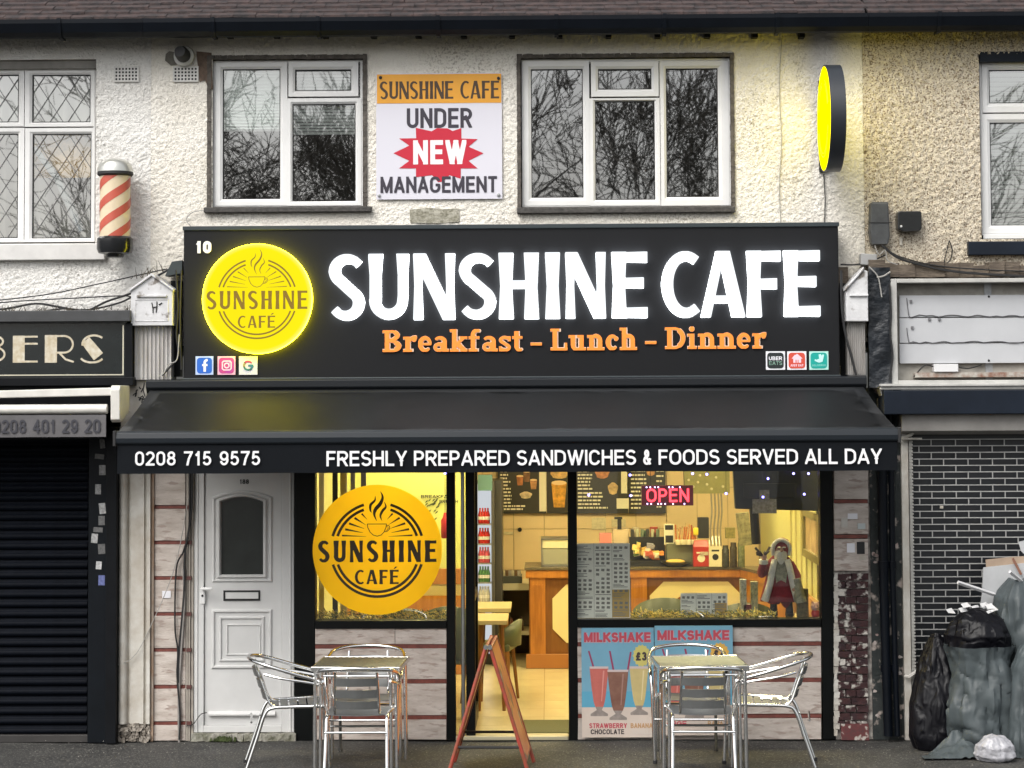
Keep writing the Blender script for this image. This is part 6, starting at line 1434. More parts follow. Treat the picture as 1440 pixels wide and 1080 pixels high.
for s in (-1, 1):
    def pl_(u, y, off): # u 0 bottom..1 top along the panel, offset outward
        nx = H_ / math.hypot(H_, S_); nz_ = S_ / math.hypot(H_, S_); return (s * (S_ * (1 - u) + .012 + off * nx), y, H_ * u + off * nz_)
    fm_ = MB()
    for y in (-D2, D2): fm_.tube([pl_(0, y, 0), pl_(1, y, 0)], .013, 8)
    fm_.tube([pl_(.985, -D2, 0), pl_(.985, D2, 0)], .012, 8).tube([pl_(.12, -D2, 0), pl_(.12, D2, 0)], .010, 8)
    fr_ = fm_.build('panel_frame', red_m, t, smooth=True)
    mb = MB(); mb.add([pl_(.13, -D2 + .012, -.004), pl_(.13, D2 - .012, -.004), pl_(.97, D2 - .012, -.004), pl_(.97, -D2 + .012, -.004), pl_(.13, -D2 + .012, .006), pl_(.13, D2 - .012, .006), pl_(.97, D2 - .012, .006), pl_(.97, -D2 + .012, .006)], [(0, 1, 2, 3), (4, 5, 6, 7), (0, 1, 5, 4), (1, 2, 6, 5), (2, 3, 7, 6), (3, 0, 4, 7)])
    mb.build('panel', pm, t)
    MB().lathe([(.016, -.02), (.016, .02)], (s * .013, -D2 - .003, H_ - .005), 10, 'y').build('hinge', chrome, t)
for y in (-D2, D2):
    MB().tube([(-S_ * .77, y, .205), (S_ * .77, y, .205)], .009, 8).build('spreader', rubber, t)
t.location = (X(690, 990, -1.42), -1.30, 0); t.rotation_euler = (0, 0, R_(-1.8)); 

# ------------------------------------------------------------------ refuse sacks
def sack(name, px, Y, w, d, h, m, label, seed, prof, lean=(0, 0), fold=.05, tuft=0, group='refuse sacks heaped by the grille', zb=0, nf=9, open_top=False):
    nu, nv = 72, 46; mb = MB(); sx = seed * 7.31
    for j in range(nv + 1):
        v = j / nv
        pr = np.interp(v, [p[0] for p in prof], [p[1] for p in prof])
        for i in range(nu):
            a = 2 * math.pi * i / nu
            ridge = abs(noise.noise((math.cos(a) * nf * .35 + sx, math.sin(a) * nf * .35, v * 1.1))) ; fine = abs(noise.noise((math.cos(a) * 3.5 + sx, math.sin(a) * 3.5 + v * 3, v * 4)))
            lump = noise.noise((math.cos(a) * 1.1 + sx, math.sin(a) * 1.1, v * 2.4))
            crease = abs(noise.noise((math.cos(a) * 1.3 + v * 3 + sx, math.sin(a) * 1.3 + v * 2, 5)))
            vd = noise.voronoi((math.cos(a) * 1.7 + sx, math.sin(a) * 1.7 + lump * .4, v * h * 3.0))[0]; facet = vd[1] - vd[0]
            r = pr * (1 + fold * 3.4 * min(facet, .5) + fold * 2.6 * (ridge - .2) + fold * .55 * (fine - .2) + .16 * lump - fold * .9 * math.exp(-(crease / .05) ** 2))
            z = h * v + .02 * noise.noise((a + sx, v * 4, 9)) * (1 if 0 < j else 0)
            mb.v.append((math.cos(a) * w / 2 * r + lean[0] * v ** 1.5, math.sin(a) * d / 2 * r + lean[1] * v ** 1.5, max(z, 0) + zb))
    for j in range(nv):
        for i in range(nu): mb.f.append((j * nu + i, j * nu + (i + 1) % nu, (j + 1) * nu + (i + 1) % nu, (j + 1) * nu + i))
    mb.f.append(tuple(range(nu))[::-1])
    if not open_top: mb.f.append(tuple(nv * nu + i for i in range(nu)))
    o = mb.build(name, m, smooth=True); o.location = (X(px, 1000, Y), Y, .006); return tag(o, label, 'refuse sack', group)
dfold = 1.0
blk = mat('black_polythene', (.004, .004, .006), .40, spec=.22, bump=.8, bscale=9, bdist=.02, stretch=(1.6, 1.6, .8), ridged=True)
gry = mat('grey_polythene', (.070, .085, .090), .46, spec=.3, var=.3, scale=4, bump=.55, bscale=6, bdist=.02, stretch=(1.6, 1.6, .8), ridged=True)
full = [(0, .80), (.06, .98), (.3, 1.05), (.6, .98), (.8, .8), (.92, .45), (1, .12)]
sack('refuse_sack', 1316, -.42, .34, .34, .80, blk, 'tall black sack slumped against the side post of the grille', 3, [(0, .9), (.1, 1.08), (.4, 1.05), (.6, .82), (.8, .62), (.93, .35), (1, .16)], (.02, .05))
sack('refuse_sack', 1376, -.48, .44, .40, .36, blk, 'fat black sack bulging out of the top of the open grey sack', 5, [(0, .7), (.15, 1), (.5, 1.06), (.8, .85), (.95, .5), (1, .2)], (0, 0), zb=.62)
sack('refuse_sack', 1380, -.60, .44, .40, .74, gry, 'open grey sack standing upright with black sack stuffed in its top', 8, [(0, .80), (.15, 1.04), (.45, 1.08), (.7, .96), (.88, .95), (1, 1.08)], (.0, .02), fold=.085, open_top=True)
sack('refuse_sack', 1440, -.38, .46, .40, 1.18, gry, 'tallest grey sack at the far right, behind the others', 12, [(0, .8), (.2, .9), (.5, .95), (.75, 1.0), (.9, .8), (1, .35)], (-.0, .03), fold=.07)
sack('refuse_sack', 1446, -.74, .34, .36, .76, gry, 'grey sack low at the far right edge, in front of the tallest sack', 15, [(0, 1.0), (.15, 1.05), (.5, .8), (.8, .75), (.95, .5), (1, .3)], (.03, .03))
sack('refuse_sack', 1346, -.30, .30, .26, .74, blk, 'half hidden black sack wedged behind the slumped black sack and the open grey one', 9, [(0, .9), (.2, 1.05), (.5, 1.0), (.75, .8), (.92, .4), (1, .2)], (-.02, .02))
# loose film draped on the ground
mb = MB(); nx, ny = 40, 24; A = (X(1298, 1060, -.9), -.95); B_ = (X(1392, 1060, -.9), -.55)
for i in range(nx + 1):
    for j in range(ny + 1):
        u, v = i / nx, j / ny; x = A[0] + (B_[0] - A[0]) * u; y = A[1] + (B_[1] - A[1]) * v * (.3 + .7 * u)
        hgt = .30 * max(0, u - .1) * v ** .9 * (1 + .6 * noise.noise((u * 4, v * 4, 2))) + .035 * abs(noise.noise((u * 9, v * 6, 1))) * u
        mb.v.append((x, y, .012 + hgt))
mb.f = [(i * (ny + 1) + j, (i + 1) * (ny + 1) + j, (i + 1) * (ny + 1) + j + 1, i * (ny + 1) + j + 1) for i in range(nx) for j in range(ny)]
tag(mb.build('plastic_film', gry, smooth=True), 'torn grey plastic film spread flat at the foot of the sacks', 'plastic film')
clear = mat('cloudy_polythene', (.42, .42, .45), .25, var=.3, scale=25, bump=.6, bscale=30)
sack('refuse_sack', 1398, -.98, .27, .22, .17, clear, 'small cloudy white bag lying at the foot of the grey sack', 21, [(0, .7), (.2, 1), (.6, .95), (.9, .55), (1, .2)], fold=.06)
sack('refuse_sack', 1461, -.80, .16, .14, .10, clear, 'small crumpled pale bag resting on the low grey sack at the edge', 23, [(0, .8), (.4, 1), (.9, .6), (1, .3)], fold=.08, zb=.70)
def board(name, px, Y, d, m, label, cat, ry=0, group=None):
    pts = [P(x, y, Y) for x, y in px]; p0 = pts[0]; mb = MB().prism([(x - p0[0], z - p0[1]) for x, z in pts], 0, d); o = mb.build(name, m); o.location = (p0[0], Y, p0[1]); o.rotation_euler = (ry, 0, 0); return tag(o, label, cat, group)
board('cardboard_sheet', [(1376, 872), (1381, 835), (1383, 798), (1440, 792), (1480, 790), (1480, 872)], -.30, .012, mat('pale_card', (.46, .47, .48), .8, var=.12, scale=6), 'big pale cardboard sheet standing behind the sacks', 'cardboard')
board('cardboard_sheet', [(1387, 798), (1386, 787), (1425, 783), (1480, 780), (1480, 792)], -.285, .010, mat('brown_card', (.40, .30, .22), .85, var=.2), 'brown top flap showing above the pale cardboard sheet', 'cardboard')
board('paper_scrap', [(1432, 762), (1450, 758), (1465, 790), (1444, 783), (1436, 775)], -.24, .004, mat('pale_card', (.5, .5, .5), .8), 'small white paper scrap at the very edge above the cardboard', 'paper')
for p0, p1, lab in (((1347, 819), (1410, 840), 'long white trunking length poking left out of the sacks'), ((1420, 804), (1452, 830), 'short white trunking length crossing the cardboard')):
    a = P(*p0, -.5); b = P(*p1, -.32); o = MB().tube([(0, 0, 0), (b[0] - a[0], .18, b[1] - a[1])], .014, 4).build('trunking_offcut', mat('trunking_white', (.62, .62, .63), .5)); o.location = (a[0], -.5, a[1]); tag(o, lab, 'trunking')
a = P(1424, 785, -.33); b = P(1436, 808, -.33); o = MB().tube([(0, 0, 0), (b[0] - a[0], 0, b[1] - a[1])], .010, 5).build('timber_offcut', mat('timber_red', (.25, .12, .08), .7)); o.location = (a[0], -.33, a[1]); tag(o, 'short reddish timber stick against the cardboard', 'stick')
mb = MB()
for k in range(14):
    x0 = X(random.uniform(1335, 1395), 860, -.5); z0 = Z(1360, random.uniform(852, 864), -.5); s = random.uniform(.02, .06); y = -.5 + random.uniform(-.08, .1)
    mb.add([(x0, y, z0), (x0 + s, y + random.uniform(-.03, .03), z0 + random.uniform(-.01, .03)), (x0 + s * .6, y + .03, z0 + s * .7), (x0 - s * .3, y + .02, z0 + s * .5)], [(0, 1, 2), (0, 2, 3)])
mb.build('crumpled_paper', mat('tissue', (.55, .55, .55), .8), kind='stuff', label='crumpled white tissue scraps lying on top of the fat black sack', cat='paper')

# ------------------------------------------------------------------ interior of the cafe
YW = 5.3; ZC = 2.72
x0r, x1r = X(416, 800) + .02, X(1173, 800) - .02
rm = thing('cafe_room', 'warm yellow tiled cafe interior with pale floor behind the glass', 'room', ((x0r + x1r) / 2, 2.5, .02))
wall_y = mat('wall_yellow', (.62, .60, .26), .7, var=.06, scale=2); tile_c = mat('cream_tile', (.80, .62, .36), .35, var=.07, scale=3); grout = mat('grout', (.42, .33, .19), .8)
for nm, ax in (('side_wall', (x0r - .05, x0r, .12, YW, 0, ZC)), ('side_wall', (x1r, x1r + .05, .12, YW, 0, ZC))): MB().box(*ax).build(nm, wall_y, rm)
MB().box(x0r, x1r, YW + .01, YW + .06, 0, ZC).build('back_wall', grout, rm)
MB().box(x0r, x1r, .12, YW, ZC, ZC + .05).build('ceiling', mat('ceiling_cream', (.68, .64, .48), .8), rm)
tw, th_ = .30, .40; first = None; z = .02
while z < ZC - .1:
    x = x0r + .004
    while x < x1r - .05:
        loc = Vector((x, YW, z)) - rm.location
        if first is None: first = MB().box(0, tw - .005, 0, .01, 0, th_ - .005).build('tile', tile_c, bev=.002); first.parent = rm; first.location = loc
        else: share(first, 'tile', rm, loc + Vector((0, random.uniform(-.0008, .0008), 0)))
        x += tw
    z += th_
floor_m = mat('floor_tile', (.62, .54, .34), .28, col2=(.50, .42, .25), scale=4, stretch=(1, .4, 1))
MB().box(x0r, x1r, .10, YW, -.02, .012).build('floor_bed', grout, rm)
first = None; y = .12
while y < YW - .2:
    x = x0r + .004
    while x < x1r - .2:
        loc = Vector((x, y, .0125)) - rm.location
        if first is None: first = MB().box(0, .594, 0, .445, 0, .006).build('floor_tile', floor_m, rm, bev=0); first.location = loc; first.data.transform(Matrix.Translation(rm.location)) if False else None
        else: share(first, 'floor_tile', rm, loc)
        x += .6
    y += .45
# first floor tile mesh was built relative to the room origin: undo that offset
first.data.transform(Matrix.Translation(rm.location))
lampm = emis('ceiling_lamp', (1.0, .82, .42), 55.0)
for i, (lx, ly) in enumerate(((-1.0, .8), (.4, .8), (1.7, .8), (-1.0, 3.2), (.4, 3.2), (1.7, 3.2))):
    l = thing('ceiling_light', ['square ceiling lamp above the roundel window table', 'square ceiling lamp just inside the doorway', 'square ceiling lamp above the bearded figurine', 'square ceiling lamp over the back left worktop', 'square ceiling lamp over the serving end of the counter', 'square ceiling lamp over the counter corner'][i], 'lamp', (lx, ly, ZC - .03), 'square ceiling lamps of the cafe')
    MB().box(lx - .2, lx + .2, ly - .2, ly + .2, ZC - .035, ZC - .03).build('diffuser', lampm, l)
    MB().box(lx - .22, lx + .22, ly - .22, ly + .22, ZC - .03, ZC - .001).build('housing', white_print, l)
# doormat
A_, B_ = X(735, 1000, .3), X(800, 1000, .3)
o = MB().box(0, B_ - A_ + .05, 0, .62, 0, .012).build('doormat', mat('doormat', (.10, .10, .04), .95, bump=.8, bscale=150)); o.location = (A_, .14, .020); tag(o, 'dark green doormat just inside the open doorway', 'doormat')
# counter
wood = mat('orange_wood', (.48, .20, .035), .35, col2=(.34, .13, .02), scale=6, stretch=(3, 3, .5), coat=.2)
wood_d = mat('dark_wood', (.22, .09, .02), .4, col2=(.15, .06, .012), scale=6, stretch=(3, 3, .5))
cream = mat('cream_panel', (.66, .58, .33), .5); top_m = mat('counter_top', (.13, .11, .075), .25, var=.3, scale=20)
ct = thing('service_counter', 'orange wooden cafe counter with cream inlays and angled end', 'counter', (X(900, 900, 4.0), 4.0, .02))
Yk = 4.05; xa, xb = X(744, 860, Yk), X(1047, 860, Yk); zt4 = Z(850, 797, Yk)
MB().box(xa, xb, Yk, Yk + .55, .10, zt4 - .10).build('body', wood_d, ct)
MB().box(xa - .04, xb + .0, Yk - .06, Yk + .60, zt4 - .025, zt4).build('worktop', top_m, ct, bev=.004)
MB().box(xa - .03, xb + .0, Yk - .05, Yk, zt4 - .10, zt4 - .027).build('cornice', wood, ct, bev=.01)
MB().box(xa - .03, xb, Yk - .05, Yk, .02, .15).build('plinth', mat('plinth_wood', (.34, .14, .04), .4), ct, bev=.006)
for px0, px1 in ((746, 767), (888, 910)):
    a, b = X(px0, 860, Yk - .04), X(px1, 860, Yk - .04); mb = MB().box(a, b, Yk - .035, Yk, .151, zt4 - .101)
    for k in range(4): u = a + (b - a) * (.16 + k * .2); mb.box(u, u + (b - a) * .09, Yk - .045, Yk - .035, .25, zt4 - .16)
    mb.build('pilaster', wood, ct)
def inlay(px0, px1, py0, py1, Y, m, m2, par):
    a, b, c, d = RC(px0, py0, px1, py1, Y); q = min(b - a, d - c) * .24
    def oc(e): return [(a + e + q, c + e), (b - e - q, c + e), (b - e, c + e + q), (b - e, d - e - q), (b - e - q, d - e), (a + e + q, d - e), (a + e, d - e - q), (a + e, c + e + q)]
    o = MB().prism(oc(0), Y, Y + .02).build('inlay', m, par); MB().prism(oc((b - a) * .28 if b - a < .6 else .14), Y - .008, Y).build('centre_panel', m2, par)
inlay(777, 885, 822, 904, Yk - .012, cream, wood, ct); inlay(914, 1044, 818, 900, Yk - .012, cream, wood_d, ct)
# angled return towards the street side wall
p0 = (xb, Yk); p1 = (x1r - .0, 2.9)
dx, dy = p1[0] - p0[0], p1[1] - p0[1]; L = math.hypot(dx, dy); nx_, ny_ = -dy / L, dx / L
def strip(a0, a1, z0, z1): return MB().prismz([(p0[0] + nx_ * a0, p0[1] + ny_ * a0), (p1[0] + nx_ * a0, p1[1] + ny_ * a0), (p1[0] + nx_ * a1, p1[1] + ny_ * a1), (p0[0] + nx_ * a1, p0[1] + ny_ * a1)], z0, z1)
strip(0, .5, .05, zt4 - .101).build('return_body', wood, ct); strip(-.05, .5, zt4 - .1, zt4 - .027).build('return_cornice', wood, ct); strip(-.06, .55, zt4 - .026, zt4).build('return_top', top_m, ct)
def ibox(name, r, Y, d, m, label, cat, group=None, bev=.003, deco=None):
    a, b, c, e = RC(*r, Y); o = MB().box(0, b - a, 0, d, 0, e - c).build(name, m, bev=bev); o.location = (a, Y, c); tag(o, label, cat, group)
    if deco: deco(o, b - a, e - c)
    return o
# menu boards
chalk = mat('menu_black', (.028, .026, .022), .5); menu_w = mat('menu_white', (.80, .76, .62), .5); menu_o = mat('menu_orange', (.75, .33, .06), .5)
def menu(r, Y, label, cols, seed, pics):
    a, b, c, d = RC(*r, Y); t = thing('menu_board', label, 'menu board', (a, Y, c), 'dark menu boards above the counter'); rs = random.Random(seed)
    MB().box(a, b, Y, Y + .03, c, d).build('panel', chalk, t)
    k = MB(); W, H = b - a, d - c
    for u0, u1, v0, v1, st in cols:
        z = d - H * v0
        while z > d - H * v1:
            x = a + W * u0; xe = a + W * (u0 + (u1 - u0) * rs.uniform(.55, 1.0))
            while x < xe: w_ = rs.uniform(.012, .05); k.add([(x, Y - .001, z), (min(x + w_, xe), Y - .001, z), (min(x + w_, xe), Y - .001, z + .016), (x, Y - .001, z + .016)], [(0, 1, 2, 3)]); x += w_ + .008
            z -= st
    k.build('print_lines', menu_w, t)
    for (u, v, ru, rv, col, kind) in pics:
        cx_, cz_ = a + W * u, d - H * v; m = mat('food_%d_%d_%d' % tuple(int(q * 99) for q in col), col, .5, col2=tuple(q * .45 for q in col), scale=18)
        if kind == 'cup': MB().prism([(cx_ - ru * .7, cz_ - rv), (cx_ + ru * .7, cz_ - rv), (cx_ + ru, cz_ + rv), (cx_ - ru, cz_ + rv)], Y - .002, Y - .0005).build('picture', m, t); MB().prism([(cx_ + ru * math.cos(q), cz_ + rv + ru * .3 * math.sin(q)) for q in np.linspace(0, 6.28, 13)[:-1]], Y - .003, Y - .0006).build('picture', mat('cup_rim', (.8, .6, .35), .5), t)
        elif kind == 'price': MB().box(cx_ - ru, cx_ + ru, Y - .002, Y - .0005, cz_ - rv, cz_ + rv).build('price_column', menu_w, t)
        else: MB().prism([(cx_ + ru * math.cos(q) * (1 + .15 * math.sin(q * 5)), cz_ + rv * math.sin(q)) for q in np.linspace(0, 6.28, 15)[:-1]], Y - .002, Y - .0005).build('picture', m, t)
Ym = YW - .05
menu((700, 630, 768, 722), Ym, 'dark menu board with paper cups, seen through the doorway', [(.05, .30, .05, .9, .034), (.05, .62, .90, .97, .03)], 1, [(.46, .50, .035, .045, (.6, .22, .08), 'cup'), (.60, .44, .035, .05, (.25, .12, .06), 'cup'), (.74, .56, .035, .045, (.7, .35, .15), 'cup'), (.58, .72, .06, .035, (.75, .6, .4), 'dish'), (.93, .5, .035, .30, (.7, .6, .3), 'price')])
menu((769, 630, 800, 722), Ym - .001, 'dark picture menu with one large amber cup beside the door mullion', [], 2, [(.6, .18, .075, .05, (.8, .6, .35), 'dish'), (.58, .40, .09, .045, (.78, .5, .2), 'dish'), (.55, .72, .075, .12, (.85, .42, .05), 'cup')])
menu((808, 630, 883, 722), Ym, 'dark menu board with a burger picture, between mullion and red lit sign', [(.06, .34, .05, .66, .034), (.06, .78, .70, .97, .036)], 3, [(.52, .36, .075, .07, (.75, .30, .10), 'dish'), (.72, .62, .05, .06, (.80, .55, .25), 'dish'), (.93, .35, .03, .22, (.7, .6, .3), 'price'), (.90, .85, .06, .05, (.7, .6, .3), 'price')])
menu((884, 630, 936, 722), Ym, 'dark menu board partly hidden behind the red lit sign', [(.06, .5, .05, .97, .04), (.75, .98, .05, .95, .05)], 4, [(.6, .32, .05, .07, (.78, .38, .12), 'dish')])
# fridge
fx = thing('drinks_fridge', 'narrow lit drinks fridge with rows of bottles beside the glass door', 'fridge', (X(683, 900, 4.3), 4.3, .02))
a, b, c, d = RC(671, 676, 691, 900, 4.3); c = .02
MB().box(a, b + .10, 4.34, 4.9, c, d).build('cabinet', mat('fridge_dark', (.05, .05, .05), .4), fx); MB().box(b + .005, b + .03, 4.22, 4.34, c, d).build('door_edge', mat('fridge_edge', (.10, .10, .10), .3), fx)
MB().box(a, b, 4.33, 4.338, c + .1, d - .03).build('lit_back', emis('fridge_light', (.9, .95, 1.0), .45), fx)
for k, py in enumerate((722, 750, 777, 804, 832)):
    z = Z(683, py + 14, 4.3); MB().box(a, b, 4.23, 4.33, z - .012, z).build('shelf', steel, fx)
    for j in range(4):
        x = a + .03 + (b - a - .06) * j / 3; m = mat(['bottle_red', 'bottle_red', 'bottle_pink', 'bottle_green', 'bottle_white'][k], [(.5, .03, .03), (.5, .03, .03), (.6, .1, .15), (.10, .25, .12), (.6, .6, .6)][k], .2)
        MB().lathe([(.018, 0), (.02, .01), (.02, .08), (.008, .12), (.008, .145)], (x, 4.27, z + .001), 10).build('bottle', m, fx, smooth=True); MB().lathe([(.0206, .035), (.0206, .065)], (x, 4.27, z + .001), 10).build('label', white_print, fx)
A_, B_, C_, D_ = RC(672, 668, 692, 690, 4.2); MB().box(A_, B_, 4.2, 4.33, C_, D_).build('header', mat('fridge_header', (.15, .30, .30), .3), fx)
# worktop at the back left
wt = thing('back_worktop', 'pale worktop with open dark shelves behind the counter end', 'worktop', (X(720, 900, 4.7), 4.7, .02))
a, b, c, d = RC(694, 821, 745, 830, 4.7); MB().box(a, b + .2, 4.7, 5.28, c, d).build('worktop', mat('top_cream', (.70, .64, .45), .4), wt)
A_, B_, C_, D_ = RC(694, 888, 745, 893, 4.72); MB().box(A_, B_ + .2, 4.72, 5.28, C_, D_).build('shelf', mat('top_cream', (.70, .64, .45), .4), wt)
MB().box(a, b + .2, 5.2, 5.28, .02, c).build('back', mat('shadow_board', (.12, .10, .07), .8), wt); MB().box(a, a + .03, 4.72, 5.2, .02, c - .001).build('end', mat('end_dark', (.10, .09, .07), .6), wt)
for k, (px, h, cc) in enumerate(((702, .10, (.3, .1, .04)), (708, .16, (.08, .04, .03)), (714, .2, (.03, .03, .03)), (719, .12, (.35, .12, .05)), (727, .10, (.4, .38, .3)), (733, .13, (.12, .05, .03)))):
    o = MB().lathe([(.022, 0), (.024, .01), (.024, h * .65), (.010, h * .85), (.010, h)], (0, 0, 0), 10).build('sauce_bottle', mat('sauce_%d' % k, cc, .3), smooth=True); o.location = (X(px, 880, 4.8), 4.8, D_ + .001); tag(o, ['squat rust jar first on the back shelf', 'brown bottle second on the back shelf', 'tallest black bottle on the back shelf', 'reddish bottle right of the tallest black one', 'pale pot on the back shelf', 'dark bottle last on the back shelf'][k], 'bottle', 'bottles on the shelf under the pale worktop')
ibox('steel_tray', (694, 811, 734, 821), 4.75, .35, mat('tray_grey', (.10, .11, .10), .4, metal=.5), 'grey metal tray on the pale back worktop', 'tray')
gc = thing('glass_case', 'glass food display case on the counter end by the mullion', 'display case', (X(780, 797, 4.15), 4.15, zt4))
a, b, c, d = RC(761, 757, 803, 797, 4.15); c = zt4 + .001
MB().box(a, b, 4.15, 4.45, c + (d - c) * .05, c + (d - c) * .62).build('case_body', mat('case_grey', (.30, .30, .24), .3), gc); MB().box(a, b, 4.14, 4.46, c, c + .012).box(a, b, 4.14, 4.46, d - .012, d).box(a, a + .012, 4.14, 4.152, c, d).box(b - .012, b, 4.14, 4.152, c, d).build('case_frame', chrome_d, gc)
MB().box(a + .01, b - .01, 4.15, 4.43, c + (d - c) * .64, d - .014).build('upper_glass', mat('case_pale', (.62, .60, .42), .2), gc)
# counter goods
ibox('card_terminal_stand', (843, 750, 860, 764), 4.3, .1, mat('pink_box', (.62, .22, .20), .5), 'pink box on the counter behind the window menu', 'box')
ibox('espresso_machine', (862, 744, 884, 764), 4.35, .2, mat('machine_cream', (.60, .48, .32), .3), 'cream machine with dark tap behind the window menu', 'coffee machine', deco=lambda o, w, h: (MB().box(w * .3, w * .55, -.01, .05, h, h * 1.7).box(w * .1, w * .6, -.02, .06, h * 1.7, h * 1.85).build('tap', rubber, o)))
fd = thing('food_tray', 'open tray of wrapped snacks on the counter beside the window menu', 'food display', (X(910, 795, 4.1), 4.1, zt4))
a, b, c, d = RC(886, 757, 937, 797, 4.1); c = zt4 + .001
MB().box(a, b, 4.08, 4.35, c, c + .05).box(a, b, 4.3, 4.35, c + .05, d).build('tray', mat('tray_black', (.02, .02, .02), .4), fd)
rs = random.Random(5)
for k in range(26):
    x = rs.uniform(a + .02, b - .06); z = c + .05 + rs.uniform(0, .12); col = rs.choice([(.75, .25, .05), (.7, .5, .15), (.15, .3, .08), (.5, .1, .05), (.75, .65, .5), (.05, .2, .12), (.3, .3, .35)])
    MB().rough_box(x, x + rs.uniform(.03, .07), 4.1 + rs.uniform(0, .12), 4.24, z, z + rs.uniform(.03, .05), .008).build('snack', mat('snack_%d' % int(col[0] * 100 + col[1] * 10), col, .4), fd)
for k in range(6):
    x = a + .03 + k * (b - a - .05) / 6; MB().lathe([(.016, 0), (.018, .05), (.016, .07)], (x, 4.32, d), 10).build('jar', mat('jar_%d' % (k % 3), [(.05, .05, .05), (.4, .4, .3), (.15, .2, .15)][k % 3], .3), fd)
cs = thing('candy_cane_jar', 'rack of orange and white twisted candy sticks over pale pots', 'sweets rack', (X(965, 795, 4.1), 4.1, zt4))
a, b, c, d = RC(938, 765, 978, 797, 4.12); MB().box(a, b, 4.14, 4.4, zt4 + .001, d).build('rack', mat('rack_grey', (.13, .14, .10), .5), cs)
for k in range(4): MB().lathe([(.022, 0), (.030, .035), (.03, .045)], (X(954 + k * 7.5, 765, 4.1), 4.11, Z(960, 766, 4.1)), 12).build('pot', mat('pot_white', (.72, .70, .55), .4), cs, smooth=True)
for k in range(16):
    x = X(951 + k * 1.9 + rs.uniform(-1, 1), 760, 4.12); h = rs.uniform(.13, .19); z0 = Z(960, 764, 4.12); MB().tube([(x, 4.12 + rs.uniform(-.02, .03), z0), (x + rs.uniform(-.03, .03), 4.14, z0 + h)], .0065, 6).build('candy_stick', mat('candy_%d' % (k % 3), [(.62, .18, .04), (.75, .55, .25), (.5, .12, .04)][k % 3], .3, var=.5, scale=60), cs)
ibox('photo_card', (934, 737, 948, 766), 4.2, .02, mat('card_white', (.7, .68, .55), .5), 'white photo card with two dark pictures beside the candy rack', 'card', deco=lambda o, w, h: MB().box(w * .12, w * .9, -.002, 0, h * .1, h * .45).box(w * .1, w * .9, -.002, 0, h * .72, h * .95).build('print', rubber, o))
o = MB().lathe([(.05, 0), (.13, .035), (.135, .045), (.12, .04), (.04, .012)], (0, 0, 0), 24).build('cake_plate', mat('plate_dark', (.06, .06, .04), .3), smooth=True); o.location = (X(950, 795, 4.05), 4.06, zt4 + .001); tag(o, 'dark plate of yellow pastry in front of the candy rack', 'plate')
o.data.materials.append(mat('pastry', (.7, .48, .12), .6)); MB().ell((0, 0, .045), .09, .09, .02).build('pastry', mat('pastry', (.7, .48, .12), .6), o, smooth=True)
def bag(r, Y, m, label, mk):
    a, b, c, e = RC(*r, Y); w, h = b - a, e - c; mb = MB().add([(0, 0, 0), (w, 0, 0), (w, .09, 0), (0, .09, 0), (0, .0, h * .75), (w, .0, h * .75), (w, .09, h * .75), (0, .09, h * .75), (.01, .04, h), (w - .01, .04, h), (w - .01, .05, h), (.01, .05, h)], [(0, 3, 2, 1), (0, 1, 5, 4), (1, 2, 6, 5), (2, 3, 7, 6), (3, 0, 4, 7), (4, 5, 9, 8), (5, 6, 10, 9), (6, 7, 11, 10), (7, 4, 8, 11), (8, 9, 10, 11)])
    o = mb.build('coffee_bag', m, bev=.004); o.location = (a, Y, zt4 + .001); tag(o, label, 'coffee bag', 'coffee bags on the counter'); MB().prism([(w * .5 + w * .25 * math.cos(q), h * .32 + w * .25 * math.sin(q)) for q in np.linspace(0, 6.28, 12)[:-1]], -.002, 0).box(w * .2, w * .8, -.002, 0, h * .5, h * .56).build('print', mk, o)
bag((975, 757, 997, 794), 4.0, mat('bag_red', (.38, .025, .02), .4), 'dark red coffee bag between candy rack and white bag', mat('card_white', (.7, .68, .55), .5))
bag((997, 751, 1015, 794), 3.98, mat('bag_white', (.66, .62, .46), .4), 'white coffee bag with a black mark right of the red one', rubber)
ibox('blender', (982, 728, 997, 757), 4.1, .1, rubber, 'black grinder hopper above the red coffee bag', 'grinder')
ibox('lemon_ball', (975, 742, 983, 753), 4.1, .05, mat('lemon', (.75, .6, .05), .4), 'yellow lemon shaped bottle beside the black grinder', 'bottle', bev=.012)
for k, r in enumerate(((1016, 766, 1026, 796), (1027, 762, 1037, 796), (1038, 756, 1048, 796))):
    a, b, c, e = RC(*r, 3.95); q = (b - a) / 2; o = MB().lathe([(q, 0), (q, (e - c) * .8), (q * .8, (e - c) * .86), (q * .8, e - c)], (0, 0, 0), 14).build('storage_jar', mat('jarb_%d' % k, [(.05, .05, .045), (.06, .045, .03), (.2, .22, .12)][k], .25, var=.6, scale=30), smooth=True); o.location = ((a + b) / 2, 4.0, zt4 + .001); tag(o, ['shortest dark jar right of the white coffee bag', 'middle dark jar on the counter corner', 'greenish jar at the counter corner below the television'][k], 'jar', 'storage jars on the counter corner')
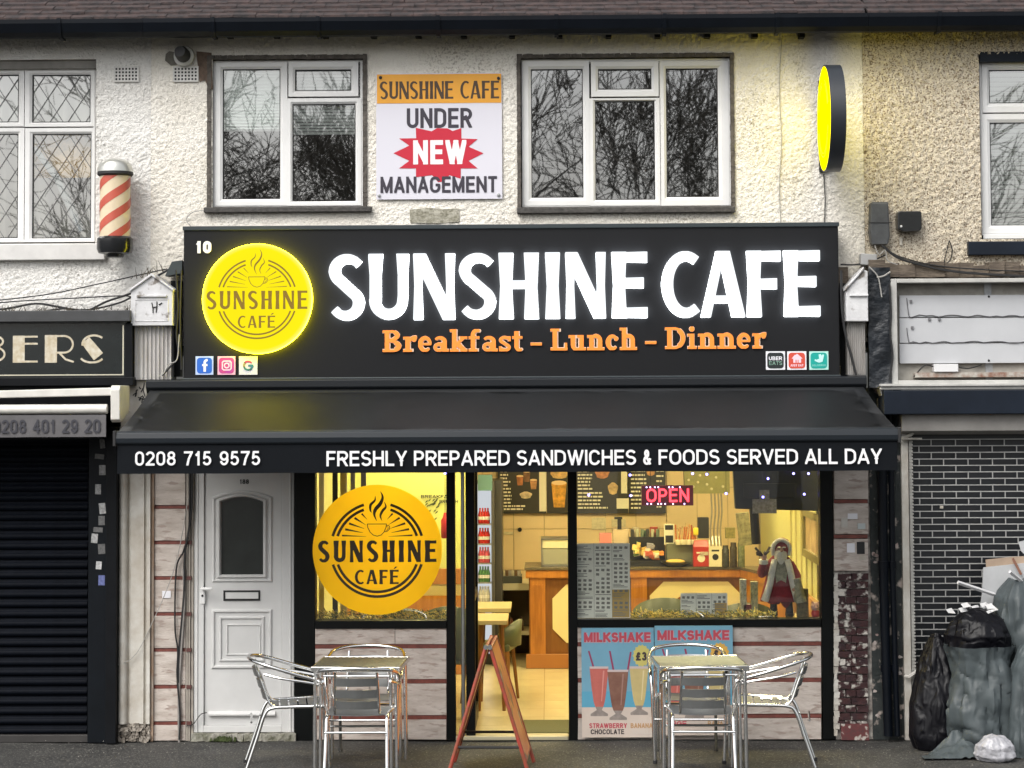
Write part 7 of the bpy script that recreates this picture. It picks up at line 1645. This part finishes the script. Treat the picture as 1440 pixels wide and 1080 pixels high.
# extra counter and wall clutter
rs = random.Random(31)
CL = [((1020, 742, 1034, 757), 4.3, (.35, .30, .10), 'olive carton stacked at the back of the counter corner'), ((889, 742, 899, 757), 4.36, (.55, .48, .36), 'pale carton behind the snack tray'),
      ((901, 746, 911, 757), 4.36, (.10, .20, .14), 'green carton behind the snack tray'), ((914, 741, 925, 757), 4.36, (.42, .08, .05), 'red carton behind the snack tray'), ((985, 776, 996, 781), 3.99, (.6, .5, .4), 'small pale card leaning on the red coffee bag')]
for r, yy, cc, lb in CL: ibox('carton', r, yy, .05, mat('carton_%d' % int(cc[0] * 100 + r[0]), cc, .5, var=.5, scale=40), lb, 'carton', 'cartons at the back of the counter')
for (r, lb) in (((832, 728, 852, 745), 'pale notice on the tiles above the window menu'), ((860, 730, 880, 741), 'narrow pale notice on the tiles left of the counter goods'), ((708, 748, 722, 752), 'small hook strip on the tiles seen through the doorway')):
    ibox('wall_notice', r, YW - .01, .006, mat('wall_notice', (.74, .66, .44), .6, var=.25, scale=30), lb, 'notice', 'notices on the tiled back wall')
x, z = P(731, 745, YW - .03); o = MB().lathe([(.02, 0), (.02, -.02), (.012, -.03)], (0, 0, 0), 12, 'y').build('round_hook', rubber, smooth=True); o.location = (x, YW - .005, z); tag(o, 'black round knob on the tiles above the grey tray', 'hook')
x, z = P(697, 772, 5.1); o = MB().tube([(0, 0, 0), (.03, -.05, .03), (.06, -.06, .0), (.03, -.04, -.05)], .012, 6, smooth=4).build('wall_phone', rubber, smooth=True); o.location = (x, 5.1, z); tag(o, 'black curly tap beside the drinks fridge', 'tap')
for k in range(9):
    px = 696 + k * 4.2; o = MB().lathe([(.018, 0), (.022, .02), (.018, .05)], (0, 0, 0), 10).build('cup', mat('cup_%d' % (k % 3), [(.6, .55, .4), (.2, .12, .06), (.45, .42, .38)][k % 3], .4), smooth=True); o.location = (X(px, 811, 4.85), 4.85, Z(714, 811, 4.75) + .001)
    tag(o, ['first', 'second', 'third', 'fourth', 'fifth', 'sixth', 'seventh', 'eighth', 'ninth'][k] + ' small cup from the fridge on the grey tray', 'cup', 'small cups on the grey tray')
# television (back seen) on a dark pole
tv = thing('television', 'black television hanging high inside the right window with notices taped on', 'television', (X(1090, 700, .7), .7, Z(1090, 720, .7)))
a, b, c, d = RC(1030, 640, 1155, 719, .7); MB().prism([(a + .02, c + .02), (b, c), (b, d), (a, d)], .70, .78).build('casing', mat('tv_black', (.008, .010, .016), .3), tv, bev=.006)
A_, B_, C_, D_ = RC(1046, 680, 1120, 700, .69); MB().box(A_, B_, .685, .70, C_, D_).build('rear_bulge', mat('tv_black', (.008, .010, .016), .3), tv, bev=.004)
for r in ((1068, 689, 1082, 703), (1058, 702, 1092, 722)):
    A_, B_, C_, D_ = RC(*r, .66); MB().box(A_, B_, .662, .665, C_, D_).build('notice', mat('notice_grey', (.30, .32, .38), .6, var=.5, scale=50), tv)
MB().tube([(X(1063, 720, .75), .75, Z(1063, 765, .75)), (X(1060, 720, .75), .75, Z(1063, 715, .75))], .035, 10).build('pole', rubber, tv)
wm_ = thing('wall_mirror', 'olive framed mirror on the side wall behind the figurine', 'mirror', (x1r, 1.1, 1.5))
zA, zB = Z(1148, 790, .9), Z(1148, 720, .9)
MB().box(x1r - .03, x1r - .001, .45, .55, zA, zB).box(x1r - .03, x1r - .001, 1.5, 1.6, zA, zB).box(x1r - .03, x1r - .001, .55, 1.5, zA, zA + .06).box(x1r - .03, x1r - .001, .55, 1.5, zB - .06, zB).build('mirror_frame', mat('olive_frame', (.20, .17, .05), .5), wm_)
MB().box(x1r - .012, x1r - .002, .55, 1.5, zA + .06, zB - .06).build('mirror_glass', mat('mirror_cream', (.75, .52, .28), .2, var=.4, scale=5), wm_)
wd = thing('side_dado', 'orange wooden dado with cream inserts on the side wall right of the figurine', 'panelling', (x1r, 1.5, .02))
MB().box(x1r - .04, x1r - .001, .35, 2.88, .80, .93).build('dado_rail', wood, wd, bev=.005); MB().box(x1r - .02, x1r - .001, .35, 2.88, .02, .80).build('lower_panel', wood_d, wd)
for k in range(4): MB().box(x1r - .03, x1r - .02, .45 + k * .62, .92 + k * .62, .18, .70).build('cream_insert', cream, wd)
for k in range(7): MB().box(x1r - .012, x1r - .001, .40 + k * .36, .42 + k * .36, .94, 2.6).build('cover_strip', mat('strip_cream', (.50, .44, .20), .6), wd)
o = MB(); 
ibox('hanging_notice_board', (962, 630, 1026, 694), 3.0, .03, mat('board_olive', (.36, .36, .16), .6, var=.2, scale=14), 'olive hanging board speckled with pins, right of the red lit sign', 'board', deco=lambda o, w, h: [MB().lathe([(.012, 0), (.008, -.006)], (w * u, 0, h * v), 8, 'y').build('pin', menu_w, o) for u, v in ((.1, .3), (.2, .15), (.35, .4), (.5, .2), (.7, .35), (.85, .15), (.6, .1), (.3, .25))])
for k, px in enumerate((1000, 1005, 1010, 1014)):
    cable('bead_string', [(px, 694, 3.1), (px + 1, 720, 3.1), (px - 1, 745, 3.1), (px, 768, 3.1)], .008, mat('bead', (.65, .48, .2), .4), ['leftmost', 'second', 'third', 'rightmost'][k] + ' of the four bead strings hanging below the olive board', 3.1, 'bead strings below the olive board')
ibox('leaflet_stand', (1040, 722, 1058, 768), 3.4, .05, mat('leaflet', (.35, .33, .2), .6, var=.6, scale=25), 'leaning leaflet display beside the television pole', 'leaflet stand').rotation_euler = (0, R_(-6), 0)

# OPEN sign
ns = thing('open_sign', 'red glowing OPEN sign hanging in the right window', 'illuminated sign', (X(938, 697, .12), .12, Z(938, 712, .12)))
a, b, c, d = RC(902, 682.5, 975, 711, .12); MB().box(a, b, .12, .145, c, d).build('backing', mat('neon_board', (.05, .004, .02), .3, emit=(.5, 0, .03), estr=.10), ns, bev=.003)
ptext('OPEN', 909, 687, 969, 706, .115, 'neon_letters', emis('neon_red', (1.0, .04, .06), 3.2), ns, t=.15, depth=.003, gap=.16)
mb = MB()
for k in range(12):
    px = 910 + k * 5.2; 
    for py in (685.2, 708.6):
        if rs.random() < .62: x, z = P(px + rs.uniform(-1, 1), py, .112); mb.ell((x, .112, z), .0055, .004, .0055, 8, 5)
mb.build('led_dots', emis('led_violet', (.62, .5, 1.0), 4.5), ns)
for px in (915, 962): MB().tube([(X(px, 683, .13), .13, d), (X(px - 3, 660, .13), .13, 2.4)], .003, 5).build('hanging_wire', rubber, ns)
# string lights
led = emis('led_blue', (.25, .22, 1.0), 7)
for k, (px, py, yy) in enumerate(((626, 665.5, .1), (828, 696, .3), (887, 697, .3), (886, 668, .3), (974, 666, .3), (994, 667, .3), (1021, 694, .3), (1080, 673, .5), (1116, 666, .5), (1137, 666, .5), (1131, 695, .5), (1073, 699, .5))):
    x, z = P(px, py, yy); t = thing('light_bulb', 'x', 'fairy light', (x, yy, z), 'blue fairy lights hanging inside the windows'); MB().ell((x, yy, z), .009, .009, .009, 10, 6).build('bulb', led, t, smooth=True); MB().tube([(x, yy, z + .008), (x + .004, yy, 2.6)], .0015, 4).build('string', rubber, t)
    t['label'] = ['blue fairy light at the top corner of the roundel window', 'blue fairy light low on the burger menu board', 'blue fairy light left of the OPEN sign', 'blue fairy light above left of the OPEN sign', 'blue fairy light left on the olive board top', 'blue fairy light in the middle of the olive board top', 'blue fairy light at the lower corner of the olive board', 'blue fairy light upper left on the television', 'blue fairy light top centre on the television', 'blue fairy light top right on the television', 'blue fairy light lower right on the television', 'blue fairy light on the notice taped to the television'][k]

# paper menus on the glass
def paper(r, Y, label, cols, tan=None, parent=None):
    a, b, c, d = RC(*r, Y); W, H = b - a, d - c; t = thing('window_menu', label, 'menu', (a, Y, c)); rs = random.Random(int(r[0]))
    MB().box(a, b, Y, Y + .002, c, d).build('sheet', mat('paper_grey', (.82, .82, .76), .6), t); g1 = MB(); g2 = MB()
    for k in range(cols):
        u0 = a + W * (k + .06) / cols; u1 = a + W * (k + .94) / cols; z = d - .018
        while z > c + .02:
            kind = rs.random()
            if kind < .55 and z > c + .06:
                for q in range(3):
                    if rs.random() < .97: x = u0 + (u1 - u0) * (q + .15) / 3; g1.add([(x, Y - .0008, z - .022), (x + (u1 - u0) * .2, Y - .0008, z - .024), (x + (u1 - u0) * .22, Y - .0008, z - .006), (x + .002, Y - .0008, z - .004)], [(0, 1, 2, 3)])
                z -= .032
            else:
                for q in range(rs.randint(1, 3)): xe = u0 + (u1 - u0) * rs.uniform(.4, 1); g2.add([(u0, Y - .0008, z - .005), (xe, Y - .0008, z - .005), (xe, Y - .0008, z), (u0, Y - .0008, z)], [(0, 1, 2, 3)]); z -= .010
                z -= .008
    for k in range(1, cols): x = a + W * k / cols; g2.add([(x - .001, Y - .0009, c), (x + .001, Y - .0009, c), (x + .001, Y - .0009, d), (x - .001, Y - .0009, d)], [(0, 1, 2, 3)])
    if tan: A_, B_, C_, D_ = RC(*tan, Y); MB().box(A_, B_, Y - .0006, Y - .0001, C_, D_).build('tan_field', mat('tan_paper', (.50, .33, .10), .6), t)
    g1.build('print_pictures', mat('print_dark', (.20, .20, .18), .6), t); g2.build('print_lines', mat('print_grey', (.22, .22, .2), .6), t)
paper((810, 764, 886, 869), .042, 'tall three-column paper menu stuck inside the glass by the mullion', 3, (861, 829, 885, 868))
paper((957, 834, 1023, 864), .16, 'low wide paper menu standing in the tinsel below the counter', 3, (1005, 848, 1022, 863))
# tinsel garlands
for (x0, x1, lab, sd) in ((445, 627, 'gold tinsel garland along the sill of the roundel window', 1), (887, 1090, 'gold tinsel garland along the sill under the OPEN sign', 2)):
    rs = random.Random(sd); mb = MB(); mb2 = MB()
    for k in range(1500 if sd == 1 else 2000):
        px = rs.uniform(x0, x1); y = rs.uniform(.10, .22); h0 = .020 + .030 * rs.random(); x, z = X(px, 868, y), Z(px, 871, y) + rs.uniform(-.01, .055); L = rs.uniform(.015, .04); a = rs.uniform(0, 6.28); b = rs.uniform(-.8, 1.2); q = (mb if rs.random() < .6 else mb2)
        dx, dz = L * math.cos(a) * math.cos(b), L * math.sin(b); q.add([(x, y, z), (x + dx, y + L * math.sin(a), z + dz), (x + dx + .003, y + L * math.sin(a), z + dz + .005), (x + .003, y, z + .005)], [(0, 1, 2, 3)])
    t = thing('tinsel_garland', lab, 'tinsel', (X(x0, 870, .15), .15, Z(x0, 871, .15)))
    mb.build('gold_strands', mat('tinsel_gold', (.88, .68, .16), .3, metal=.3), t, kind='stuff'); mb2.build('green_strands', mat('tinsel_green', (.10, .13, .03), .4), t, kind='stuff')
    A_, B_ = X(x0, 870, .15), X(x1, 870, .15); zs = Z(x0, 873, .1); MB().box(A_ - .02, B_ + .05, .09, .26, zs - .04, zs - .0).build('inner_sill', fr, t)
A_, B_ = X(812, 870, .15), X(1156, 870, .15); zs = Z(1000, 873, .1); o = MB().box(A_, X(886, 870, .15) - .03, .09, .26, zs - .04, zs).box(X(1090, 870, .15) + .06, B_, .09, .26, zs - .04, zs).build('inner_sill', fr, sf)
# tub chairs near the windows
def tub(x, y, w, ztop, label, rz=0):
    t = thing('tub_chair', label, 'chair', (0, 0, 0), 'green rounded cafe chairs inside'); mb = MB(); n = 18; zb = .46
    g_ = mat('olive_leather', (.085, .10, .055), .45)
    for i in range(n + 1):
        a = R_(200 + 140 * i / n - 0); e = math.sin(math.pi * i / n)
        for q, rr in ((zb, 1), (ztop - .05 * (1 - e) ** 1.2 - .10 * (1 - e ** .5), 1.04)): mb.v.append((math.cos(a) * w / 2 * rr, math.sin(a) * .26 * rr, q))
    mb.f = [(2 * i, 2 * i + 2, 2 * i + 3, 2 * i + 1) for i in range(n)]
    o = mb.build('backrest', g_, t, smooth=True); s_ = o.modifiers.new('t', 'SOLIDIFY'); s_.thickness = .03
    MB().box(-w / 2 + .04, w / 2 - .04, -.2, .22, .42, .48).build('seat', g_, t, bev=.02)
    for sx in (-1, 1):
        for sy in (-1, 1): MB().tube([(sx * w * .36, sy * .16, .42), (sx * w * .42, sy * .2, 0)], [.018, .012], 8).build('leg', wood_d, t)
    t.location = (x, y, .02); t.rotation_euler = (0, 0, rz)
for px, py, y, w, lab, rz in ((573, 853, .75, .46, 'green rounded chair back showing right of the roundel lower edge', 0), (632, 850, .95, .46, 'green rounded chair back hard against the doorway mullion', 0), (934, 838, .85, .52, 'green rounded chair back below the counter, left of the low paper menu', 0), (1047, 845, .8, .50, 'green rounded chair back right of the low paper menu', 0), (688, 872, 1.8, .44, 'green rounded chair by the table beyond the doorway', R_(80))):
    tub(X(px, py, y), y + .1, w, Z(px, py, y) - .02, lab, rz)
def itable(x, y, z, w, label, dpt=.6):
    t = thing('cafe_table', label, 'table', (x, y, .02)); MB().box(x - w / 2, x + w / 2, y - dpt / 2, y + dpt / 2, z - .035, z).build('tabletop', mat('table_cream', (.46, .38, .20), .4), t, bev=.004)
    for sx in (-1, 1):
        for sy in (-1, 1): MB().tube([(x + sx * (w / 2 - .05), y + sy * (dpt / 2 - .05), z - .035), (x + sx * (w / 2 - .03), y + sy * (dpt / 2 - .03), .02)], [.022, .014], 8).build('leg', wood_d, t)
x = (X(672, 880, 1.4) + X(710, 880, 1.4)) / 2; itable(x, 1.6, .735, .26, 'narrow cream table with splayed brown legs seen through the doorway')
itable((X(672, 880, 2.2) + X(714, 880, 2.2)) / 2, 2.5, .745, .30, 'second cream table behind the first one in the doorway')
itable(X(560, 870, 1.6), 1.6, .72, .9, 'cream table inside the roundel window')
# left wall panelling, red lantern, curtain poles
ws = thing('wall_bench', 'orange wooden dado and bench along the back of the roundel window', 'bench', (X(540, 900, 3.6), 3.6, .02))
A_, B_, C_, D_ = RC(445, 800, 655, 822, 3.6); MB().box(max(A_, x0r), B_, 3.6, 3.66, C_, D_).build('dado_rail', wood, ws, bev=.005); A_, B_, C_, D_ = RC(445, 822, 655, 838, 3.62); MB().box(max(A_, x0r), B_, 3.63, 3.66, C_, D_).build('cream_band', cream, ws)
A_, B_, C_, D_ = RC(445, 838, 655, 900, 3.6); MB().box(max(A_, x0r), B_, 3.6, 3.66, .02, D_).build('lower_panel', wood, ws)
MB().box(max(A_, x0r), B_, 3.68, 3.72, .02, ZC).build('partition', mat('lime_wall', (.64, .68, .22), .7, var=.06), ws)
a, b, c, d = RC(620, 728, 632, 757, 1.2); o = MB().lathe([((b - a) / 2 * .8, 0), ((b - a) / 2, .01), ((b - a) / 2, d - c - .02), ((b - a) / 2 * .6, d - c), (.01, d - c + .04)], (0, 0, 0), 16).build('red_lantern', mat('lantern_red', (.45, .02, .02), .4), smooth=True); o.location = ((a + b) / 2, 1.2, c); tag(o, 'dark red lantern beside the doorway mullion in the roundel window', 'lantern')
MB().tube([(0, 0, d - c + .03), (0, 0, ZC - c)], .003, 5).build('cord', rubber, o)
for k, (px, w_, m) in enumerate(((452, 7, cream), (471, 7, rubber), (483, 9, cream), (496, 6, mat('olive_frame', (.2, .17, .05), .5)), (511, 7, mat('end_dark', (.1, .09, .07), .6)))):
    a, b, c, d = RC(px - w_ / 2, 640, px + w_ / 2, 872, .5); o = MB().box(0, b - a, 0, .04, 0, 2.0).build('window_post', m); o.location = (a, .5, .6); tag(o, ['broad cream post at the left edge inside the roundel window', 'thin black post behind the roundel', 'second cream post behind the roundel top', 'olive post behind the roundel top', 'dark post nearest the roundel centre'][k], 'post', 'posts behind the roundel')
# wall lettering inside on lime wall
WL = thing('wall_text', 'small dark lettering and leaf sprig painted on the lime wall beside the mullion', 'wall print', (X(600, 700, 3.66), 3.66, Z(600, 720, 3.66)))
ptext('BREAKFAST', 592, 696, 640, 700.5, 3.672, 'lettering', rubber, WL, t=.2); ptext('BRUNCH', 618, 703, 644, 707.5, 3.672, 'lettering', rubber, WL, t=.2)
mb = MB()
for k in range(26): x, z = P(rs.uniform(596, 616), rs.uniform(704, 732), 3.672); mb.add([(x, 3.672, z), (x + .02, 3.672, z + .012), (x + .03, 3.672, z + .03), (x + .008, 3.672, z + .02)], [(0, 1, 2, 3)])
mb.build('leaf_print', mat('leaf_print', (.08, .11, .03), .6), WL)
# bearded figurine
fg = thing('santa_figurine', 'bearded winter figurine in dark red robe with white fur, one arm raised', 'figurine', (X(1095, 868, .35), .35, zs))
fx_, fz = X(1098, 868, .35), zs; S = Z(1098, 757, .35) - fz     # total height
robe = mat('robe_red', (.24, .018, .03), .8, var=.3, scale=20); fur = mat('fur_white', (.90, .88, .82), .95, bump=1, bscale=90, bdist=.02, var=.15, scale=30); trous = mat('trousers_red', (.17, .01, .03), .7)
silver = mat('brocade', (.40, .38, .26), .5, var=.5, scale=50); skin = mat('figurine_face', (.50, .30, .22), .6)
def G(u, v): return (fx_ + u * S, fz + v * S)
for s in (-1, 1):
    x, z = G(s * .10 + .01, 0); MB().lathe([(.028, 0), (.032, .02), (.026, .08), (.024, .14)], (x, .35, z), 12).ell((x, .325, z + .018), .03, .05, .018).build('boot', rubber, fg, smooth=True)
    x1_, z1_ = G(s * .085, .16); MB().tube([(x, .35, z + .10), (x1_, .35, z1_ + .03), (fx_ + s * .03, .35, fz + .42 * S)], [.042, .052, .05], 12, smooth=3).build('trouser_leg', trous, fg, smooth=True)
prof = [(.26, .20), (.25, .26), (.21, .40), (.17, .55), (.16, .66), (.15, .72), (.09, .78)]
MB().lathe([(r * S, h * S) for r, h in prof], (fx_, .37, fz), 24, sy=.62).build('coat', robe, fg, smooth=True)
MB().prism([G(-.055, .40), G(.0, .46), G(.055, .40), G(.085, .60), (G(.06, .74)), G(-.06, .74), G(-.085, .60)], .37 - .62 * .19 * S, .37).build('waistcoat', silver, fg)
for s in (-1, 1): MB().tube([(*G(s * .21, .22)[:1], .30, G(0, .22)[1]), (G(s * .15, 0)[0], .275, G(0, .42)[1]), (G(s * .11, 0)[0], .28, G(0, .62)[1]), (G(s * .08, 0)[0], .30, G(0, .73)[1])], [.030, .026, .024, .022], 10, smooth=4).build('fur_trim', fur, fg, smooth=True)
x, z = G(.01, .84); MB().ell((x, .35, z), .085 * S, .085 * S, .105 * S).build('head', skin, fg, smooth=True); MB().ell((x, .35 - .085 * S, z + .005 * S), .018 * S, .02 * S, .018 * S).build('nose', skin, fg, smooth=True)
for s in (-1, 1): MB().ell((x + s * .03 * S, .35 - .080 * S, z + .03 * S), .009 * S, .006, .009 * S, 8, 6).build('eye', rubber, fg); MB().ell((x + s * .032 * S, .35 - .083 * S, z + .05 * S), .025 * S, .01, .008 * S, 8, 6).build('eyebrow', fur, fg)
MB().lathe([(.02 * S, -.21 * S), (.06 * S, -.15 * S), (.085 * S, -.06 * S), (.08 * S, .0), (.05 * S, .02 * S)], (x - .005, .35 - .045 * S, z - .01 * S), 14, sy=.7).build('beard', fur, fg, smooth=True)
MB().lathe([(.115 * S, -.06 * S), (.128 * S, .02 * S), (.12 * S, .08 * S), (.08 * S, .14 * S), (.02 * S, .165 * S)], (x + .01, .35 + .05 * S, z), 18).build('hood', robe, fg, smooth=True)
MB().tube([(x + .11 * S * math.cos(q), .35 - .035 * S, z + .01 * S + .13 * S * math.sin(q)) for q in np.linspace(-.5, 3.64, 14)], .028 * S, 8).build('hood_fur', fur, fg, smooth=True)
MB().tube([(G(-.12, 0)[0], .36, G(0, .68)[1]), (G(-.24, 0)[0], .33, G(0, .56)[1]), (G(-.22, 0)[0], .27, G(0, .70)[1])], [.036, .036, .028], 10, smooth=4).build('sleeve', robe, fg, smooth=True)
MB().tube([(G(-.225, 0)[0], .27, G(0, .69)[1]), (G(-.225, 0)[0], .265, G(0, .74)[1])], .034, 10).build('cuff', fur, fg, smooth=True); MB().ell((G(-.22, 0)[0], .262, G(0, .77)[1]), .022, .02, .026).build('hand', skin, fg, smooth=True)
for k in range(9): MB().tube([(G(-.22, 0)[0], .26, G(0, .78)[1]), (G(-.22, 0)[0] + rs.uniform(-.07, .05), .25 + rs.uniform(-.02, .02), G(0, .80)[1] + rs.uniform(.0, .07))], [.004, .010], 5).build('twig', mat('twig_dark', (.04, .03, .04), .7), fg)
MB().tube([(G(.12, 0)[0], .36, G(0, .68)[1]), (G(.2, 0)[0], .33, G(0, .52)[1]), (G(.17, 0)[0], .28, G(0, .42)[1])], [.036, .036, .028], 10, smooth=4).build('sleeve', robe, fg, smooth=True); MB().tube([(G(.17, 0)[0], .28, G(0, .43)[1]), (G(.165, 0)[0], .275, G(0, .395)[1])], .032, 10).build('cuff', fur, fg, smooth=True); MB().ell((G(.16, 0)[0], .27, G(0, .37)[1]), .02, .02, .024).build('hand', skin, fg, smooth=True)
MB().tube([(G(.19, 0)[0], .27, G(0, .50)[1]), (G(.24, 0)[0], .27, G(0, .20)[1])], [.03, .045], 10).build('sack', silver, fg, smooth=True)
# small pig toy and potted things beside it
pg = thing('pig_toy', 'small pink pig toy in red trousers at the right end of the sill', 'toy', (X(1147, 866, .25), .25, zs)); px_, pz_ = X(1147, 866, .25), zs
MB().ell((px_, .25, pz_ + .085), .035, .03, .035).ell((px_, .222, pz_ + .082), .012, .01, .009).build('head', mat('pig_pink', (.62, .36, .30), .5), pg, smooth=True); MB().ell((px_, .25, pz_ + .035), .034, .03, .035).build('body', mat('pig_red', (.5, .03, .03), .5), pg, smooth=True)
for s in (-1, 1): MB().ell((px_ + s * .022, .25, pz_ + .115), .009, .006, .012).build('ear', mat('pig_pink', (.62, .36, .30), .5), pg); MB().ell((px_ + s * .012, .222, pz_ + .095), .003, .003, .003, 6, 4).build('eye', rubber, pg)
for k, (r, cc, lab) in enumerate((((1041, 815, 1050, 868), (.62, .6, .45), 'white patterned box left of the figurine'), ((1056, 818, 1066, 868), (.55, .5, .25), 'yellow patterned box touching the figurine'), ((1121, 828, 1137, 868), (.18, .15, .06), 'olive box between figurine and pig toy'), ((1045, 850, 1058, 868), (.3, .04, .04), 'small red wrapped parcel in the tinsel'))):
    ibox('gift_box', r, .30, .06, mat('gift_%d' % k, cc, .5, var=.6, scale=45), lab, 'box', 'boxes on the window sill around the figurine')
# ------------------------------------------------------------------ bare trees across the road (seen mirrored in the upper panes)
bark = mat('bark', (.13, .118, .10), .9)
def tree_mesh(seed, H, m_=4):
    rs = random.Random(seed); mb = MB()
    def br(p, d, L, r, dep):
        n = 3; pts = [p]; rad = [r]; q = p
        for i in range(n):
            d = (d + Vector((rs.gauss(0, .10), rs.gauss(0, .10), rs.gauss(.03, .06)))).normalized(); q = q + d * L / n; pts.append(q); rad.append(r * (1 - .45 * (i + 1) / n))
        mb.tube(pts, rad, 5 if dep < 3 else 3, caps=False)
        if dep >= 6: return
        k = rs.choice((3, 4)) if dep < 5 else 3
        for i in range(k):
            j = rs.choice((1, 2, 3)) if dep else rs.choice((2, 3)); a = rs.uniform(0, 6.28); sp = rs.uniform(.35, .75)
            o = d.orthogonal().normalized(); o = Matrix.Rotation(a, 3, d) @ o
            br(pts[j], (d * math.cos(sp) + o * math.sin(sp)).normalized(), L * rs.uniform(.62, .82), max(rad[j] * rs.uniform(.5, .75), .011), dep + 1)
    br(Vector((0, 0, 0)), Vector((0, 0, 1)), H * .30, H * .020, 0)
    return mb
lab = ['bare street tree across the road mirrored in the lattice window', 'bare street tree mirrored in the narrow blind window', 'bare street tree mirrored between the two cafe windows', 'thick bare street tree mirrored in the three-pane window', 'bare street tree mirrored right of the three-pane window', 'bare street tree mirrored in the pebbledash building window']
tp = []
for sd in (2, 5):
    o = tree_mesh(sd, 12.5).build('bare_tree', bark); tp.append(o)
spots = [(-8.2, -27, 0), (-4.6, -30, 1), (-1.0, -26.5, 0), (1.6, -29, 1), (4.8, -27.5, 0), (8.6, -29, 1)]
for k, (x, y, v) in enumerate(spots):
    o = tp[v] if k < 2 else tp[v].copy()
    if k >= 2: COL.objects.link(o)
    if k < 2: o = tp[v]
    o.location = (x, y, -.02); o.rotation_euler = (0, 0, k * 1.3); tag(o, lab[k], 'tree', 'bare street trees across the road')
